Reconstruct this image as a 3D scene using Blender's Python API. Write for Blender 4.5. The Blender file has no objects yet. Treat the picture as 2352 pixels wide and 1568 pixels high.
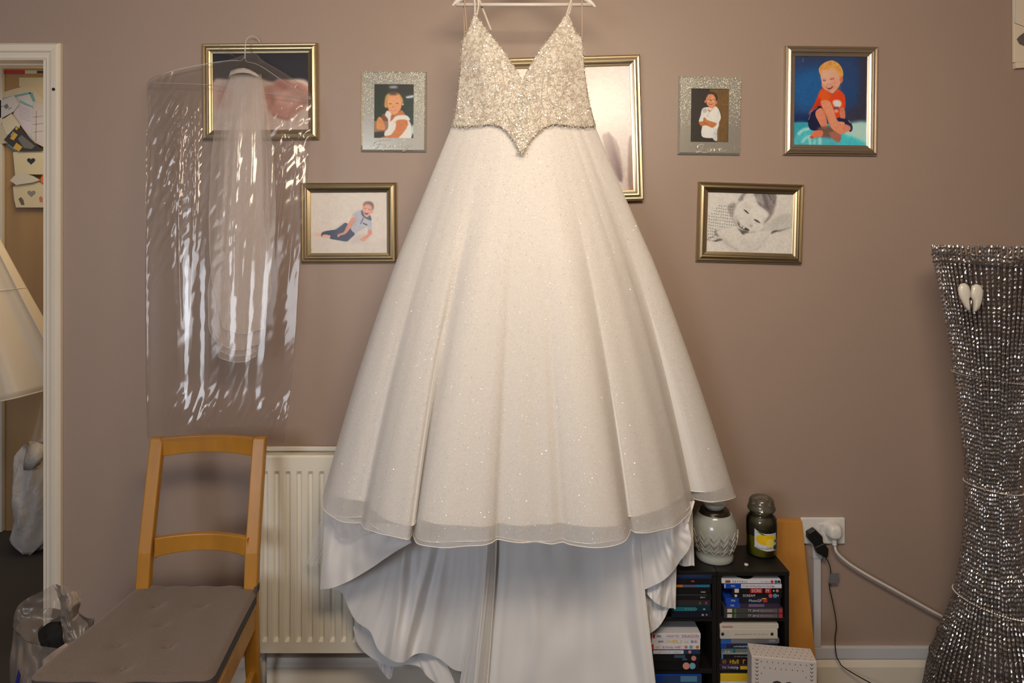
import bpy, bmesh, math, random
import numpy as np
from mathutils import Vector, Matrix, Euler
random.seed(7)
np.random.seed(7)
SC = bpy.context.scene
COL = SC.collection
PI = math.pi

# ------------------------------------------------------------------ camera
F_PX, HX, HY, CAM_D, CAM_H = 1540.0, 1176.0, 560.0, 2.23, 1.447
cam_d = bpy.data.cameras.new('camera')
cam = bpy.data.objects.new('camera', cam_d)
COL.objects.link(cam)
cam.location = (0, -CAM_D, CAM_H)
cam.rotation_euler = (PI / 2, 0, 0)
cam_d.sensor_width = 36.0
cam_d.lens = F_PX / 2352 * 36
cam_d.shift_y = -(784 - HY) / 2352
cam_d.clip_start = 0.02
SC.camera = cam

# ------------------------------------------------------------------ world, lights, exposure
w = bpy.data.worlds.new('world')
SC.world = w
w.use_nodes = True
w.node_tree.nodes['Background'].inputs[0].default_value = (0.62, 0.75, 1.0, 1)
w.node_tree.nodes['Background'].inputs[1].default_value = 1.0


def area(name, loc, target, size, size_y, power, color, spread=PI):
    d = bpy.data.lights.new(name, 'AREA')
    d.shape = 'RECTANGLE'
    d.size, d.size_y, d.energy, d.color = size, size_y, power, color
    d.spread = spread
    o = bpy.data.objects.new(name, d)
    COL.objects.link(o)
    o.location = loc
    o.rotation_euler = (Vector(target) - Vector(loc)).to_track_quat('-Z', 'Y').to_euler()
    return o


# warm flash bounced off the ceiling patch in front of the wall; cool daylight from the windows behind
area('ceiling_bounce', (0.22, -1.90, 2.37), (0.12, -0.10, 1.5), 1.0, 0.5, 43.0, (1.0, 0.82, 0.61))
area('window_light', (-1.75, -4.12, 1.72), (-0.7, 0, 0.8), 1.3, 0.85, 33.0, (0.87, 0.93, 1.0))
area('hall_light', (-1.9, 0.55, 2.36), (-1.9, 0.6, 0), 0.4, 0.5, 9.0, (1.0, 0.82, 0.55))

SC.view_settings.view_transform = 'Standard'
SC.view_settings.look = 'None'
SC.view_settings.exposure = 0.0
SC.view_settings.gamma = 1.0
SC.view_settings.use_curve_mapping = False
SC.cycles.use_denoising = True
SC.cycles.max_bounces = 9
SC.cycles.transparent_max_bounces = 24
SC.cycles.sample_clamp_indirect = 4.0

# ------------------------------------------------------------------ helpers


def at(px, py, Y):
    """photo pixel -> point of the plane at depth Y"""
    d = Y + CAM_D
    return Vector(((px - HX) * d / F_PX, Y, CAM_H - (py - HY) * d / F_PX))


def scl(Y):
    return F_PX / (Y + CAM_D)


def lin(c):
    out = []
    for v in c[:3]:
        v = v / 255.0
        out.append(v / 12.92 if v <= 0.04045 else ((v + 0.055) / 1.055) ** 2.4)
    return tuple(out)


class MB:
    def __init__(s):
        s.v, s.f, s.m = [], [], []

    def add(s, vs, fs, m=0):
        b = len(s.v)
        s.v += [tuple(p) for p in vs]
        s.f += [tuple(i + b for i in f) for f in fs]
        s.m += [m] * len(fs)

    def box(s, a, b, m=0):
        (x0, y0, z0), (x1, y1, z1) = [[min(p, q) for p, q in zip(a, b)], [max(p, q) for p, q in zip(a, b)]]
        s.add([(x0, y0, z0), (x1, y0, z0), (x1, y1, z0), (x0, y1, z0), (x0, y0, z1), (x1, y0, z1), (x1, y1, z1), (x0, y1, z1)],
              [(0, 3, 2, 1), (4, 5, 6, 7), (0, 1, 5, 4), (1, 2, 6, 5), (2, 3, 7, 6), (3, 0, 4, 7)], m)

    def hexa(s, lo, hi, m=0):
        """four low points and four high points, same order"""
        s.add(list(lo) + list(hi), [(0, 3, 2, 1), (4, 5, 6, 7), (0, 1, 5, 4), (1, 2, 6, 5), (2, 3, 7, 6), (3, 0, 4, 7)], m)

    def grid(s, rows, close_u=False, m=0):
        nu = len(rows[0])
        vs = [p for r in rows for p in r]
        fs = []
        for j in range(len(rows) - 1):
            for i in range(nu if close_u else nu - 1):
                a, b = j * nu + i, j * nu + (i + 1) % nu
                fs.append((a, b, b + nu, a + nu))
        s.add(vs, fs, m)

    def lathe(s, prof, c=(0, 0, 0), n=32, m=0, a0=0.0, a1=2 * PI):
        full = abs(a1 - a0 - 2 * PI) < 1e-6
        k = n if full else n + 1
        rows = []
        for r, z in prof:
            rows.append([(c[0] + r * math.cos(a0 + (a1 - a0) * i / n), c[1] + r * math.sin(a0 + (a1 - a0) * i / n), c[2] + z) for i in range(k)])
        s.grid(rows, full, m)

    def tube(s, pts, r, n=8, m=0, cap=True):
        pts = [Vector(p) for p in pts]
        rr = r if hasattr(r, '__len__') else [r] * len(pts)
        rows, up = [], None
        for i, p in enumerate(pts):
            t = (pts[min(i + 1, len(pts) - 1)] - pts[max(i - 1, 0)]).normalized()
            if up is None:
                up = Vector((0, 0, 1)) if abs(t.z) < 0.9 else Vector((1, 0, 0))
            x = (up - t * up.dot(t)).normalized()
            y = t.cross(x)
            up = x
            rows.append([p + (x * math.cos(2 * PI * k / n) + y * math.sin(2 * PI * k / n)) * rr[i] for k in range(n)])
        b = len(s.v)
        s.grid(rows, True, m)
        if cap:
            s.f += [tuple(b + k for k in range(n))[::-1], tuple(b + (len(pts) - 1) * n + k for k in range(n))]
            s.m += [m, m]

    def prism(s, outline, y0, y1, m=0):
        """outline of (x, z) extruded along y"""
        n = len(outline)
        vs = [(x, y0, z) for x, z in outline] + [(x, y1, z) for x, z in outline]
        fs = [tuple(range(n)), tuple(range(2 * n - 1, n - 1, -1))]
        fs += [(i, i + n, (i + 1) % n + n, (i + 1) % n) for i in range(n)]
        s.add(vs, fs, m)

    def disc(s, c, n, r, k=8, m=0):
        n = Vector(n).normalized()
        x = n.orthogonal().normalized()
        y = n.cross(x)
        c = Vector(c)
        s.add([c + (x * math.cos(2 * PI * i / k) + y * math.sin(2 * PI * i / k)) * r for i in range(k)], [tuple(range(k))], m)

    def bead(s, c, r, m=0, sq=1.0):
        c = Vector(c)
        s.add([c + Vector(d) * r for d in ((1, 0, 0), (0, 0, 1), (-1, 0, 0), (0, 0, -1), (0, -sq, 0), (0, sq, 0))],
              [(0, 1, 4), (1, 2, 4), (2, 3, 4), (3, 0, 4), (1, 0, 5), (2, 1, 5), (3, 2, 5), (0, 3, 5)], m)


BASE = {}


def put(name, me, parent=None):
    o = bpy.data.objects.new(name, me)
    COL.objects.link(o)
    if parent is not None:
        o.parent = parent
    return o


def part(name, mb, mats, parent=None, smooth=False, bevel=0.0, solid=0.0, world=True, kind=None, label=None, seg=2, sub=0, offset=0.0):
    """one mesh object from an MB; under a thing its vertices are made relative to the thing's base"""
    vs = mb.v
    if parent is not None and world:
        b = BASE.get(parent.name, Vector((0, 0, 0)))
        vs = [(p[0] - b.x, p[1] - b.y, p[2] - b.z) for p in vs]
    me = bpy.data.meshes.new(name)
    me.from_pydata(vs, [], mb.f)
    if not isinstance(mats, (list, tuple)):
        mats = [mats]
    for mt in mats:
        me.materials.append(mt)
    if len(mats) > 1:
        me.polygons.foreach_set('material_index', mb.m)
    if smooth:
        me.polygons.foreach_set('use_smooth', [True] * len(mb.f))
    me.validate()
    me.update()
    o = put(name, me, parent)
    if parent is not None:
        BASE[o.name] = BASE.get(parent.name, Vector((0, 0, 0)))
    if solid:
        md = o.modifiers.new('thickness', 'SOLIDIFY')
        md.thickness = solid
        md.offset = offset
    if bevel:
        md = o.modifiers.new('bevel', 'BEVEL')
        md.width, md.segments, md.limit_method = bevel, seg, 'ANGLE'
    if sub:
        md = o.modifiers.new('sub', 'SUBSURF')
        md.levels = md.render_levels = sub
    if kind:
        o['kind'] = kind
    if label:
        o['label'] = label
    return o


def tag(o, label, cat, group=None):
    o['label'], o['category'] = label, cat
    if group:
        o['group'] = group
    return o


def thing(name, label, cat, loc=(0, 0, 0), group=None, rot=(0, 0, 0)):
    o = bpy.data.objects.new(name, None)
    COL.objects.link(o)
    o.location, o.rotation_euler = loc, rot
    o.empty_display_size = 0.05
    BASE[o.name] = Vector(loc)
    return tag(o, label, cat, group)


def struct(name, mb, mats, **k):
    return part(name, mb, mats, kind='structure', **k)


# text as flat, slightly raised mesh lettering
def text_mb(body, size, origin, xdir=(1, 0, 0), zdir=(0, 0, 1), depth=0.0004, align='LEFT', sx=1.0, shear=0.0):
    cu = bpy.data.curves.new('txt', 'FONT')
    cu.body, cu.size, cu.align_x, cu.align_y = body, size, align, 'CENTER'
    cu.shear = shear
    cu.extrude = depth / 2
    cu.resolution_u = 2
    to = bpy.data.objects.new('txt', cu)
    COL.objects.link(to)
    dg = bpy.context.evaluated_depsgraph_get()
    me = bpy.data.meshes.new_from_object(to.evaluated_get(dg))
    X, Z, O = Vector(xdir), Vector(zdir), Vector(origin)
    N = X.cross(Z)  # into the surface
    mb = MB()
    mb.add([O + X * v.co.x * sx + Z * v.co.y - N * v.co.z for v in me.vertices], [tuple(p.vertices) for p in me.polygons])
    bpy.data.objects.remove(to)
    bpy.data.curves.remove(cu)
    bpy.data.meshes.remove(me)
    return mb


# ------------------------------------------------------------------ materials
def mat(name, color=(0.8, 0.8, 0.8), rough=0.5, metal=0.0, spec=0.5, noise=None, bump=None, sheen=0.0, coat=0.0, alpha=None, aniso=0.0):
    m = bpy.data.materials.new(name)
    m.use_nodes = True
    nt = m.node_tree
    b = nt.nodes['Principled BSDF']
    b.inputs['Base Color'].default_value = (*color, 1)
    b.inputs['Roughness'].default_value = rough
    b.inputs['Metallic'].default_value = metal
    b.inputs['Specular IOR Level'].default_value = spec
    if sheen:
        b.inputs['Sheen Weight'].default_value = sheen
    if coat:
        b.inputs['Coat Weight'].default_value = coat
    tc = nt.nodes.new('ShaderNodeTexCoord')
    if noise:  # (scale, amount, detail, stretch)
        sc, amt = noise[0], noise[1]
        st = noise[2] if len(noise) > 2 else (1, 1, 1)
        mp = nt.nodes.new('ShaderNodeMapping')
        mp.inputs['Scale'].default_value = st
        n = nt.nodes.new('ShaderNodeTexNoise')
        n.inputs['Scale'].default_value = sc
        n.inputs['Detail'].default_value = 4
        mx = nt.nodes.new('ShaderNodeMix')
        mx.data_type = 'RGBA'
        mx.inputs[6].default_value = (*[c * (1 - amt) for c in color], 1)
        mx.inputs[7].default_value = (*[min(1, c * (1 + amt)) for c in color], 1)
        nt.links.new(tc.outputs['Object'], mp.inputs[0])
        nt.links.new(mp.outputs[0], n.inputs['Vector'])
        nt.links.new(n.outputs['Fac'], mx.inputs[0])
        nt.links.new(mx.outputs[2], b.inputs['Base Color'])
    if bump:  # (scale, strength, stretch)
        mp = nt.nodes.new('ShaderNodeMapping')
        mp.inputs['Scale'].default_value = bump[2] if len(bump) > 2 else (1, 1, 1)
        n = nt.nodes.new('ShaderNodeTexNoise')
        n.inputs['Scale'].default_value = bump[0]
        n.inputs['Detail'].default_value = 5
        bp = nt.nodes.new('ShaderNodeBump')
        bp.inputs['Strength'].default_value = bump[1]
        bp.inputs['Distance'].default_value = 0.002
        nt.links.new(tc.outputs['Object'], mp.inputs[0])
        nt.links.new(mp.outputs[0], n.inputs['Vector'])
        nt.links.new(n.outputs['Fac'], bp.inputs['Height'])
        nt.links.new(bp.outputs[0], b.inputs['Normal'])
    return m


def film(name, tint=(0.95, 0.95, 0.95), gloss=0.1, rough=0.08, haze=0.0, haze_col=(0.8, 0.8, 0.8), bump=None, fres=1.45, cap=1.0):
    """clear film or pane: see-through, with a glossy reflection by Fresnel and a little milky haze"""
    m = bpy.data.materials.new(name)
    m.use_nodes = True
    nt = m.node_tree
    nt.nodes.remove(nt.nodes['Principled BSDF'])
    out = nt.nodes['Material Output']
    tr = nt.nodes.new('ShaderNodeBsdfTransparent')
    tr.inputs[0].default_value = (*tint, 1)
    gl = nt.nodes.new('ShaderNodeBsdfGlossy')
    gl.inputs['Roughness'].default_value = rough
    lw = nt.nodes.new('ShaderNodeFresnel')
    lw.inputs['IOR'].default_value = fres
    ad = nt.nodes.new('ShaderNodeMath')
    ad.operation = 'MULTIPLY_ADD'
    ad.inputs[1].default_value = 1.0
    ad.inputs[2].default_value = gloss
    ad.use_clamp = True
    nt.links.new(lw.outputs[0], ad.inputs[0])
    mx = nt.nodes.new('ShaderNodeMixShader')
    mn = nt.nodes.new('ShaderNodeMath')
    mn.operation = 'MINIMUM'
    mn.inputs[1].default_value = cap
    nt.links.new(ad.outputs[0], mn.inputs[0])
    nt.links.new(mn.outputs[0], mx.inputs[0])
    nt.links.new(tr.outputs[0], mx.inputs[1])
    nt.links.new(gl.outputs[0], mx.inputs[2])
    last = mx
    if haze:
        df = nt.nodes.new('ShaderNodeBsdfDiffuse')
        df.inputs[0].default_value = (*haze_col, 1)
        m2 = nt.nodes.new('ShaderNodeMixShader')
        m2.inputs[0].default_value = haze
        nt.links.new(mx.outputs[0], m2.inputs[1])
        nt.links.new(df.outputs[0], m2.inputs[2])
        last = m2
    nt.links.new(last.outputs[0], out.inputs['Surface'])
    if bump:
        tc = nt.nodes.new('ShaderNodeTexCoord')
        mp = nt.nodes.new('ShaderNodeMapping')
        mp.inputs['Scale'].default_value = bump[2]
        n = nt.nodes.new('ShaderNodeTexNoise')
        n.inputs['Scale'].default_value = bump[0]
        n.inputs['Detail'].default_value = 3
        bp = nt.nodes.new('ShaderNodeBump')
        bp.inputs['Strength'].default_value = bump[1]
        bp.inputs['Distance'].default_value = 0.01
        nt.links.new(tc.outputs['Object'], mp.inputs[0])
        nt.links.new(mp.outputs[0], n.inputs['Vector'])
        nt.links.new(n.outputs['Fac'], bp.inputs['Height'])
        nt.links.new(bp.outputs[0], gl.inputs['Normal'])
        nt.links.new(bp.outputs[0], lw.inputs['Normal'])
    return m


def sheer(name, color, cover, grain=0.0, gscale=900.0, stretch=(1, 1, 1)):
    """woven sheer cloth: threads (diffuse + translucent) over open gaps"""
    m = bpy.data.materials.new(name)
    m.use_nodes = True
    nt = m.node_tree
    nt.nodes.remove(nt.nodes['Principled BSDF'])
    out = nt.nodes['Material Output']
    tr = nt.nodes.new('ShaderNodeBsdfTransparent')
    df = nt.nodes.new('ShaderNodeBsdfDiffuse')
    df.inputs[0].default_value = (*color, 1)
    tl = nt.nodes.new('ShaderNodeBsdfTranslucent')
    tl.inputs[0].default_value = (*color, 1)
    mt = nt.nodes.new('ShaderNodeMixShader')
    mt.inputs[0].default_value = 0.22
    nt.links.new(df.outputs[0], mt.inputs[1])
    nt.links.new(tl.outputs[0], mt.inputs[2])
    mx = nt.nodes.new('ShaderNodeMixShader')
    mx.inputs[0].default_value = cover
    nt.links.new(tr.outputs[0], mx.inputs[1])
    nt.links.new(mt.outputs[0], mx.inputs[2])
    # seen edge-on the threads close up
    lw = nt.nodes.new('ShaderNodeLayerWeight')
    lw.inputs['Blend'].default_value = 0.35
    ma = nt.nodes.new('ShaderNodeMath')
    ma.operation = 'MULTIPLY_ADD'
    ma.inputs[1].default_value = 0.5
    ma.inputs[2].default_value = cover
    ma.use_clamp = True
    nt.links.new(lw.outputs['Facing'], ma.inputs[0])
    last = ma
    if grain:
        tc = nt.nodes.new('ShaderNodeTexCoord')
        mp = nt.nodes.new('ShaderNodeMapping')
        mp.inputs['Scale'].default_value = stretch
        n = nt.nodes.new('ShaderNodeTexNoise')
        n.inputs['Scale'].default_value = gscale
        m3 = nt.nodes.new('ShaderNodeMath')
        m3.operation = 'MULTIPLY_ADD'
        m3.inputs[1].default_value = grain
        nt.links.new(tc.outputs['Object'], mp.inputs[0])
        nt.links.new(mp.outputs[0], n.inputs['Vector'])
        nt.links.new(n.outputs['Fac'], m3.inputs[0])
        sb = nt.nodes.new('ShaderNodeMath')
        sb.operation = 'SUBTRACT'
        sb.inputs[1].default_value = grain / 2
        nt.links.new(ma.outputs[0], sb.inputs[0])
        nt.links.new(sb.outputs[0], m3.inputs[2])
        m3.use_clamp = True
        last = m3
    nt.links.new(last.outputs[0], mx.inputs[0])
    nt.links.new(mx.outputs[0], out.inputs['Surface'])
    return m


def satin(name, color, rough=0.42, trans=0.2):
    m = mat(name, color, rough, sheen=0.25, bump=(60, 0.12, (1, 1, 0.3)))
    m.node_tree.nodes['Principled BSDF'].inputs['Specular IOR Level'].default_value = 0.45
    nt = m.node_tree
    b = nt.nodes['Principled BSDF']
    tl = nt.nodes.new('ShaderNodeBsdfTranslucent')
    tl.inputs[0].default_value = (*color, 1)
    mx = nt.nodes.new('ShaderNodeMixShader')
    mx.inputs[0].default_value = trans
    nt.links.new(b.outputs[0], mx.inputs[1])
    nt.links.new(tl.outputs[0], mx.inputs[2])
    nt.links.new(mx.outputs[0], nt.nodes['Material Output'].inputs['Surface'])
    return m


# ------------------------------------------------------------------ printed pictures: a painted grid with a colour attribute
class Canvas:
    """paints soft shapes; coordinates are free, mapped by the three corners tl, tr, bl"""

    def __init__(s, w, h, tl, tr, bl, bg):
        w, h = int(w * 1.6), int(h * 1.6)
        s.w, s.h = w, h
        s.tl = np.array(tl, float)
        M = np.array([[tr[0] - tl[0], bl[0] - tl[0]], [tr[1] - tl[1], bl[1] - tl[1]]], float)
        s.Mi = np.linalg.inv(M)
        s.a = np.zeros((h, w, 3))
        s.a[:] = np.array(bg, float)
        yy, xx = np.mgrid[0:h, 0:w]
        s.xx, s.yy = xx + 0.5, yy + 0.5

    def tx(s, pts):
        p = (np.array(pts, float) - s.tl) @ s.Mi.T
        return p * np.array([s.w, s.h])

    def _blur(s, m, r):
        one = r < 2
        r = int(r + 0.01)
        if r < 1:
            return m
        k = np.ones(2 * r + 1) / (2 * r + 1)
        for _ in range(1 if one else 2):
            m = np.apply_along_axis(lambda v: np.convolve(np.pad(v, r, mode='edge'), k, mode='valid'), 0, m)
            m = np.apply_along_axis(lambda v: np.convolve(np.pad(v, r, mode='edge'), k, mode='valid'), 1, m)
        return m

    def comp(s, m, col, op):
        m = (m * op)[..., None]
        s.a = s.a * (1 - m) + np.array(col, float) * m

    def poly(s, pts, col, blur=1, op=1.0, smooth=True):
        p = s.tx(pts)
        if smooth and len(p) > 3:
            q = []
            n = len(p)
            for i in range(n):
                p0, p1, p2, p3 = p[i - 1], p[i], p[(i + 1) % n], p[(i + 2) % n]
                for t in np.linspace(0, 1, 6, endpoint=False):
                    q.append(0.5 * (2 * p1 + (p2 - p0) * t + (2 * p0 - 5 * p1 + 4 * p2 - p3) * t * t + (3 * p1 - p0 - 3 * p2 + p3) * t ** 3))
            p = np.array(q)
        ins = np.zeros((s.h, s.w), bool)
        n = len(p)
        for i in range(n):
            x0, y0 = p[i]
            x1, y1 = p[(i + 1) % n]
            if y0 == y1:
                continue
            c = ((s.yy > y0) != (s.yy > y1)) & (s.xx < (x1 - x0) * (s.yy - y0) / (y1 - y0) + x0)
            ins ^= c
        s.comp(s._blur(ins.astype(float), blur), col, op)

    def ell(s, c, rx, ry, col, blur=1, op=1.0, ang=0.0):
        a = math.radians(ang)
        s.poly([(c[0] + rx * math.cos(t) * math.cos(a) - ry * math.sin(t) * math.sin(a),
                 c[1] + rx * math.cos(t) * math.sin(a) + ry * math.sin(t) * math.cos(a)) for t in np.linspace(0, 2 * PI, 16, endpoint=False)], col, blur, op)

    def line(s, pts, wd, col, blur=0.6, op=1.0):
        pts = [np.array(p, float) for p in pts]
        for a, b in zip(pts[:-1], pts[1:]):
            t = (b - a) / (np.linalg.norm(b - a) + 1e-9)
            n = np.array([-t[1], t[0]]) * wd / 2
            s.poly([a + n, b + n, b - n, a - n], col, blur, op, smooth=False)

    def grain(s, amt):
        n = np.random.normal(0, amt * 1.3, s.a.shape[:2])
        for r in (2, 6):
            q = s._blur(np.random.normal(0, 1, s.a.shape[:2]), r)
            n = n + q / q.std() * amt * (1.1 if r == 2 else 0.55)
        s.a = s.a * (1 + n[..., None] / 110)

    def mesh(s, name, parent, w, h, y, mt, illum=(0.72, 0.62, 0.50), x0=0.0, z0=0.0):
        """flat print of w x h metres centred on (x0, z0) in the parent's own frame, facing -y"""
        nx, nz = s.w, s.h
        xs = np.linspace(-w / 2, w / 2, nx + 1) + x0
        zs = np.linspace(h / 2, -h / 2, nz + 1) + z0
        X, Z = np.meshgrid(xs, zs)
        V = np.stack([X, np.full_like(X, y), Z], -1).reshape(-1, 3)
        idx = np.arange((nx + 1) * (nz + 1)).reshape(nz + 1, nx + 1)
        Fc = np.stack([idx[:-1, :-1], idx[1:, :-1], idx[1:, 1:], idx[:-1, 1:]], -1).reshape(-1, 4)
        me = bpy.data.meshes.new(name)
        me.vertices.add(len(V))
        me.vertices.foreach_set('co', V.ravel())
        me.loops.add(Fc.size)
        me.loops.foreach_set('vertex_index', Fc.ravel())
        me.polygons.add(len(Fc))
        me.polygons.foreach_set('loop_start', np.arange(0, Fc.size, 4))
        me.update()
        me.validate()
        c = np.clip(s.a, 0, 255) / 255.0
        c = np.where(c <= 0.04045, c / 12.92, ((c + 0.055) / 1.055) ** 2.4)
        c = np.clip(c / np.array(illum), 0.003, 0.88).reshape(-1, 3)
        at_ = me.color_attributes.new('print', 'FLOAT_COLOR', 'CORNER')
        cc = np.ones((len(Fc), 4, 4))
        cc[..., :3] = c[:, None, :]
        at_.data.foreach_set('color', cc.ravel())
        me.materials.append(mt)
        return put(name, me, parent)


def print_mat(name, rough=0.35, coat=0.0):
    m = mat(name, rough=rough, coat=coat)
    nt = m.node_tree
    v = nt.nodes.new('ShaderNodeVertexColor')
    v.layer_name = 'print'
    nt.links.new(v.outputs[0], nt.nodes['Principled BSDF'].inputs['Base Color'])
    return m


def smooth_path(pts, n=6):
    """Catmull-Rom through points (any dimension), open"""
    p = [np.array(q, float) for q in pts]
    p = [2 * p[0] - p[1]] + p + [2 * p[-1] - p[-2]]
    out = []
    for i in range(1, len(p) - 2):
        for t in np.linspace(0, 1, n, endpoint=False):
            out.append(0.5 * (2 * p[i] + (p[i + 1] - p[i - 1]) * t + (2 * p[i - 1] - 5 * p[i] + 4 * p[i + 1] - p[i + 2]) * t * t
                              + (3 * p[i] - p[i - 1] - 3 * p[i + 1] + p[i + 2]) * t ** 3))
    out.append(p[-2])
    return out


def resample(pts, n):
    p = np.array([tuple(q) for q in pts], float)
    d = np.r_[0, np.cumsum(np.linalg.norm(np.diff(p, axis=0), axis=1))]
    t = np.linspace(0, d[-1], n)
    return np.stack([np.interp(t, d, p[:, k]) for k in range(p.shape[1])], -1)


M = {}
M['wall'] = mat('wall_paint', (0.385, 0.288, 0.238), 0.42, spec=0.45, noise=(3, 0.03), bump=(220, 0.10))
M['white_paint'] = mat('cream_gloss_paint', (0.82, 0.74, 0.63), 0.35, noise=(5, 0.05), bump=(40, 0.05, (1, 1, 0.1)))
M['plain_white'] = mat('white_ceiling_paint', (0.80, 0.77, 0.72), 0.8)
M['carpet'] = mat('charcoal_carpet', (0.035, 0.029, 0.026), 0.95, noise=(300, 0.45), bump=(500, 0.8))
M['radiator'] = mat('cream_radiator_enamel', (0.80, 0.75, 0.65), 0.35, noise=(3, 0.03))
M['white_plastic'] = mat('white_plastic', (0.78, 0.76, 0.74), 0.35)
M['grey_plastic'] = mat('pale_grey_plastic', (0.62, 0.62, 0.66), 0.4)
M['black_plastic'] = mat('black_plastic', (0.012, 0.012, 0.012), 0.35)
M['black_wood'] = mat('black_brown_laminate', (0.009, 0.0075, 0.007), 0.48, noise=(30, 0.3, (1, 1, 8)))
M['orange_wood'] = mat('beech_veneer', (0.52, 0.235, 0.045), 0.45, noise=(60, 0.10, (1, 1, 0.15)))
M['chair_wood'] = mat('honey_stained_wood', (0.45, 0.205, 0.026), 0.36, noise=(13, 0.42, (1, 1, 0.22)), bump=(50, 0.04, (1, 1, 0.1)))
M['cushion'] = mat('taupe_cushion_cloth', (0.165, 0.122, 0.098), 0.9, noise=(350, 0.25), bump=(400, 0.5), sheen=0.2)
M['cushion_side'] = mat('charcoal_cushion_edge', (0.075, 0.066, 0.062), 0.95, bump=(200, 0.8, (1, 0.1, 0.1)))

# ================================================================== the setting
XL, XR, YR, ZC = -2.75, 1.92, -4.3, 2.42
DX0, DX1, DZ = -2.40, -1.544, 2.060       # doorway
b = MB()
b.box((XL - 0.1, 0, 0), (DX0, 0.10, ZC))
b.box((DX0, 0, DZ), (DX1, 0.10, ZC))
b.box((DX1, 0, 0), (XR + 0.1, 0.10, ZC))
struct('wall_back', b, M['wall'])
b = MB(); b.box((XR, YR, 0), (XR + 0.1, 0, ZC)); struct('wall_right', b, M['wall'])
b = MB(); b.box((XL - 0.1, YR, 0), (XL, 0, ZC)); struct('wall_left', b, M['wall'])
WX0, WX1, WZ0, WZ1 = -2.45, -1.05, 1.22, 2.22
b = MB()
b.box((XL - 0.1, YR - 0.1, 0), (WX0, YR, ZC)); b.box((WX1, YR - 0.1, 0), (XR + 0.1, YR, ZC))
b.box((WX0, YR - 0.1, 0), (WX1, YR, WZ0)); b.box((WX0, YR - 0.1, WZ1), (WX1, YR, ZC))
struct('wall_front', b, M['wall'])
b = MB()
for x0, x1, z0, z1 in ((WX0, WX1, WZ0, WZ0 + .05), (WX0, WX1, WZ1 - .05, WZ1), (WX0, WX0 + .05, WZ0 + .05, WZ1 - .05), (WX1 - .05, WX1, WZ0 + .05, WZ1 - .05), (-1.78, -1.72, WZ0 + .05, WZ1 - .05)):
    b.box((x0, YR - 0.07, z0), (x1, YR - 0.03, z1))
win = struct('window_1', b, M['white_plastic'])
BASE[win.name] = Vector((0, 0, 0))
b = MB(); b.box((WX0 + .05, YR - 0.052, WZ0 + .05), (-1.78, YR - 0.048, WZ1 - .05)); b.box((-1.72, YR - 0.052, WZ0 + .05), (WX1 - .05, YR - 0.048, WZ1 - .05))
part('pane', b, film('window_glass', gloss=0.02, rough=0.02), win)
b = MB(); b.box((XL - 0.8, YR - 0.1, -0.06), (XR + 0.1, 1.3, 0)); struct('floor', b, M['carpet'])
b = MB(); b.box((XL - 0.8, YR - 0.1, ZC), (XR + 0.1, 1.3, ZC + 0.06)); struct('ceiling', b, M['plain_white'])
M['hall_wall'] = mat('hall_magnolia_paint', (0.62, 0.52, 0.36), 0.6)
HY1 = 1.18
b = MB(); b.box((XL - 0.8, HY1, 0), (-1.2, HY1 + 0.1, ZC)); struct('wall_hall', b, M['hall_wall'])
b = MB(); b.box((XL - 0.8, 0.1, 0), (XL - 0.7, HY1, ZC)); struct('wall_hall_left', b, M['hall_wall'])
b = MB(); b.box((-1.3, 0.1, 0), (-1.2, HY1, ZC)); struct('wall_hall_right', b, M['hall_wall'])

# doorway: lining and moulded architrave
door = bpy.data.objects.new('door_1', None)
COL.objects.link(door)
door['kind'] = 'structure'
BASE['door_1'] = Vector((0, 0, 0))
b = MB()
T = 0.012
b.box((DX1 - T, -0.004, 0), (DX1, 0.104, DZ)); b.box((DX0, -0.004, 0), (DX0 + T, 0.104, DZ)); b.box((DX0 + T, -0.004, DZ - .003), (DX1 - T, 0.104, DZ))
part('door_lining', b, M['white_paint'], door)
b = MB()
b.box((DX1 - T - .010, 0.04, 0), (DX1 - T, 0.075, DZ - T)); b.box((DX0 + T, 0.04, 0), (DX0 + T + .010, 0.075, DZ - T)); b.box((DX0 + T + .010, 0.04, DZ - .008), (DX1 - T - .010, 0.075, DZ - .003))
part('door_stop', b, M['white_paint'], door)
# architrave profile: offset from the opening's edge, projection from the wall
AP = [(-0.002, 0.0), (-0.002, 0.006), (0.004, 0.010), (0.010, 0.010), (0.019, 0.013), (0.024, 0.019), (0.037, 0.021), (0.043, 0.021), (0.047, 0.017), (0.051, 0.012), (0.051, 0.0)]
path = [(DX1, 0.0, 1, 0), (DX1, DZ, 1, 1), (DX0, DZ, -1, 1), (DX0, 0.0, -1, 0)]
for (xa, za, sa, ta), (xb, zb, sb, tb) in zip(path[:-1], path[1:]):
    rows = []
    for x, z, sx, tz in ((xa, za, sa, ta), (xb, zb, sb, tb)):
        rows.append([(x + sx * o, -p - 0.0005, z + tz * o) for o, p in AP])
    b = MB(); b.grid(rows)
    part('architrave', b, M['white_paint'], door)
b = MB(); p = at(123, 205, -0.0222); b.disc(p, (0, -1, 0), 0.005, 12)
b.tube([p + Vector((0, 0.0004, 0)), p + Vector((0, -0.0012, 0))], 0.0052, 12)
part('screw_hole', b, M['black_plastic'], door)

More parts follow.
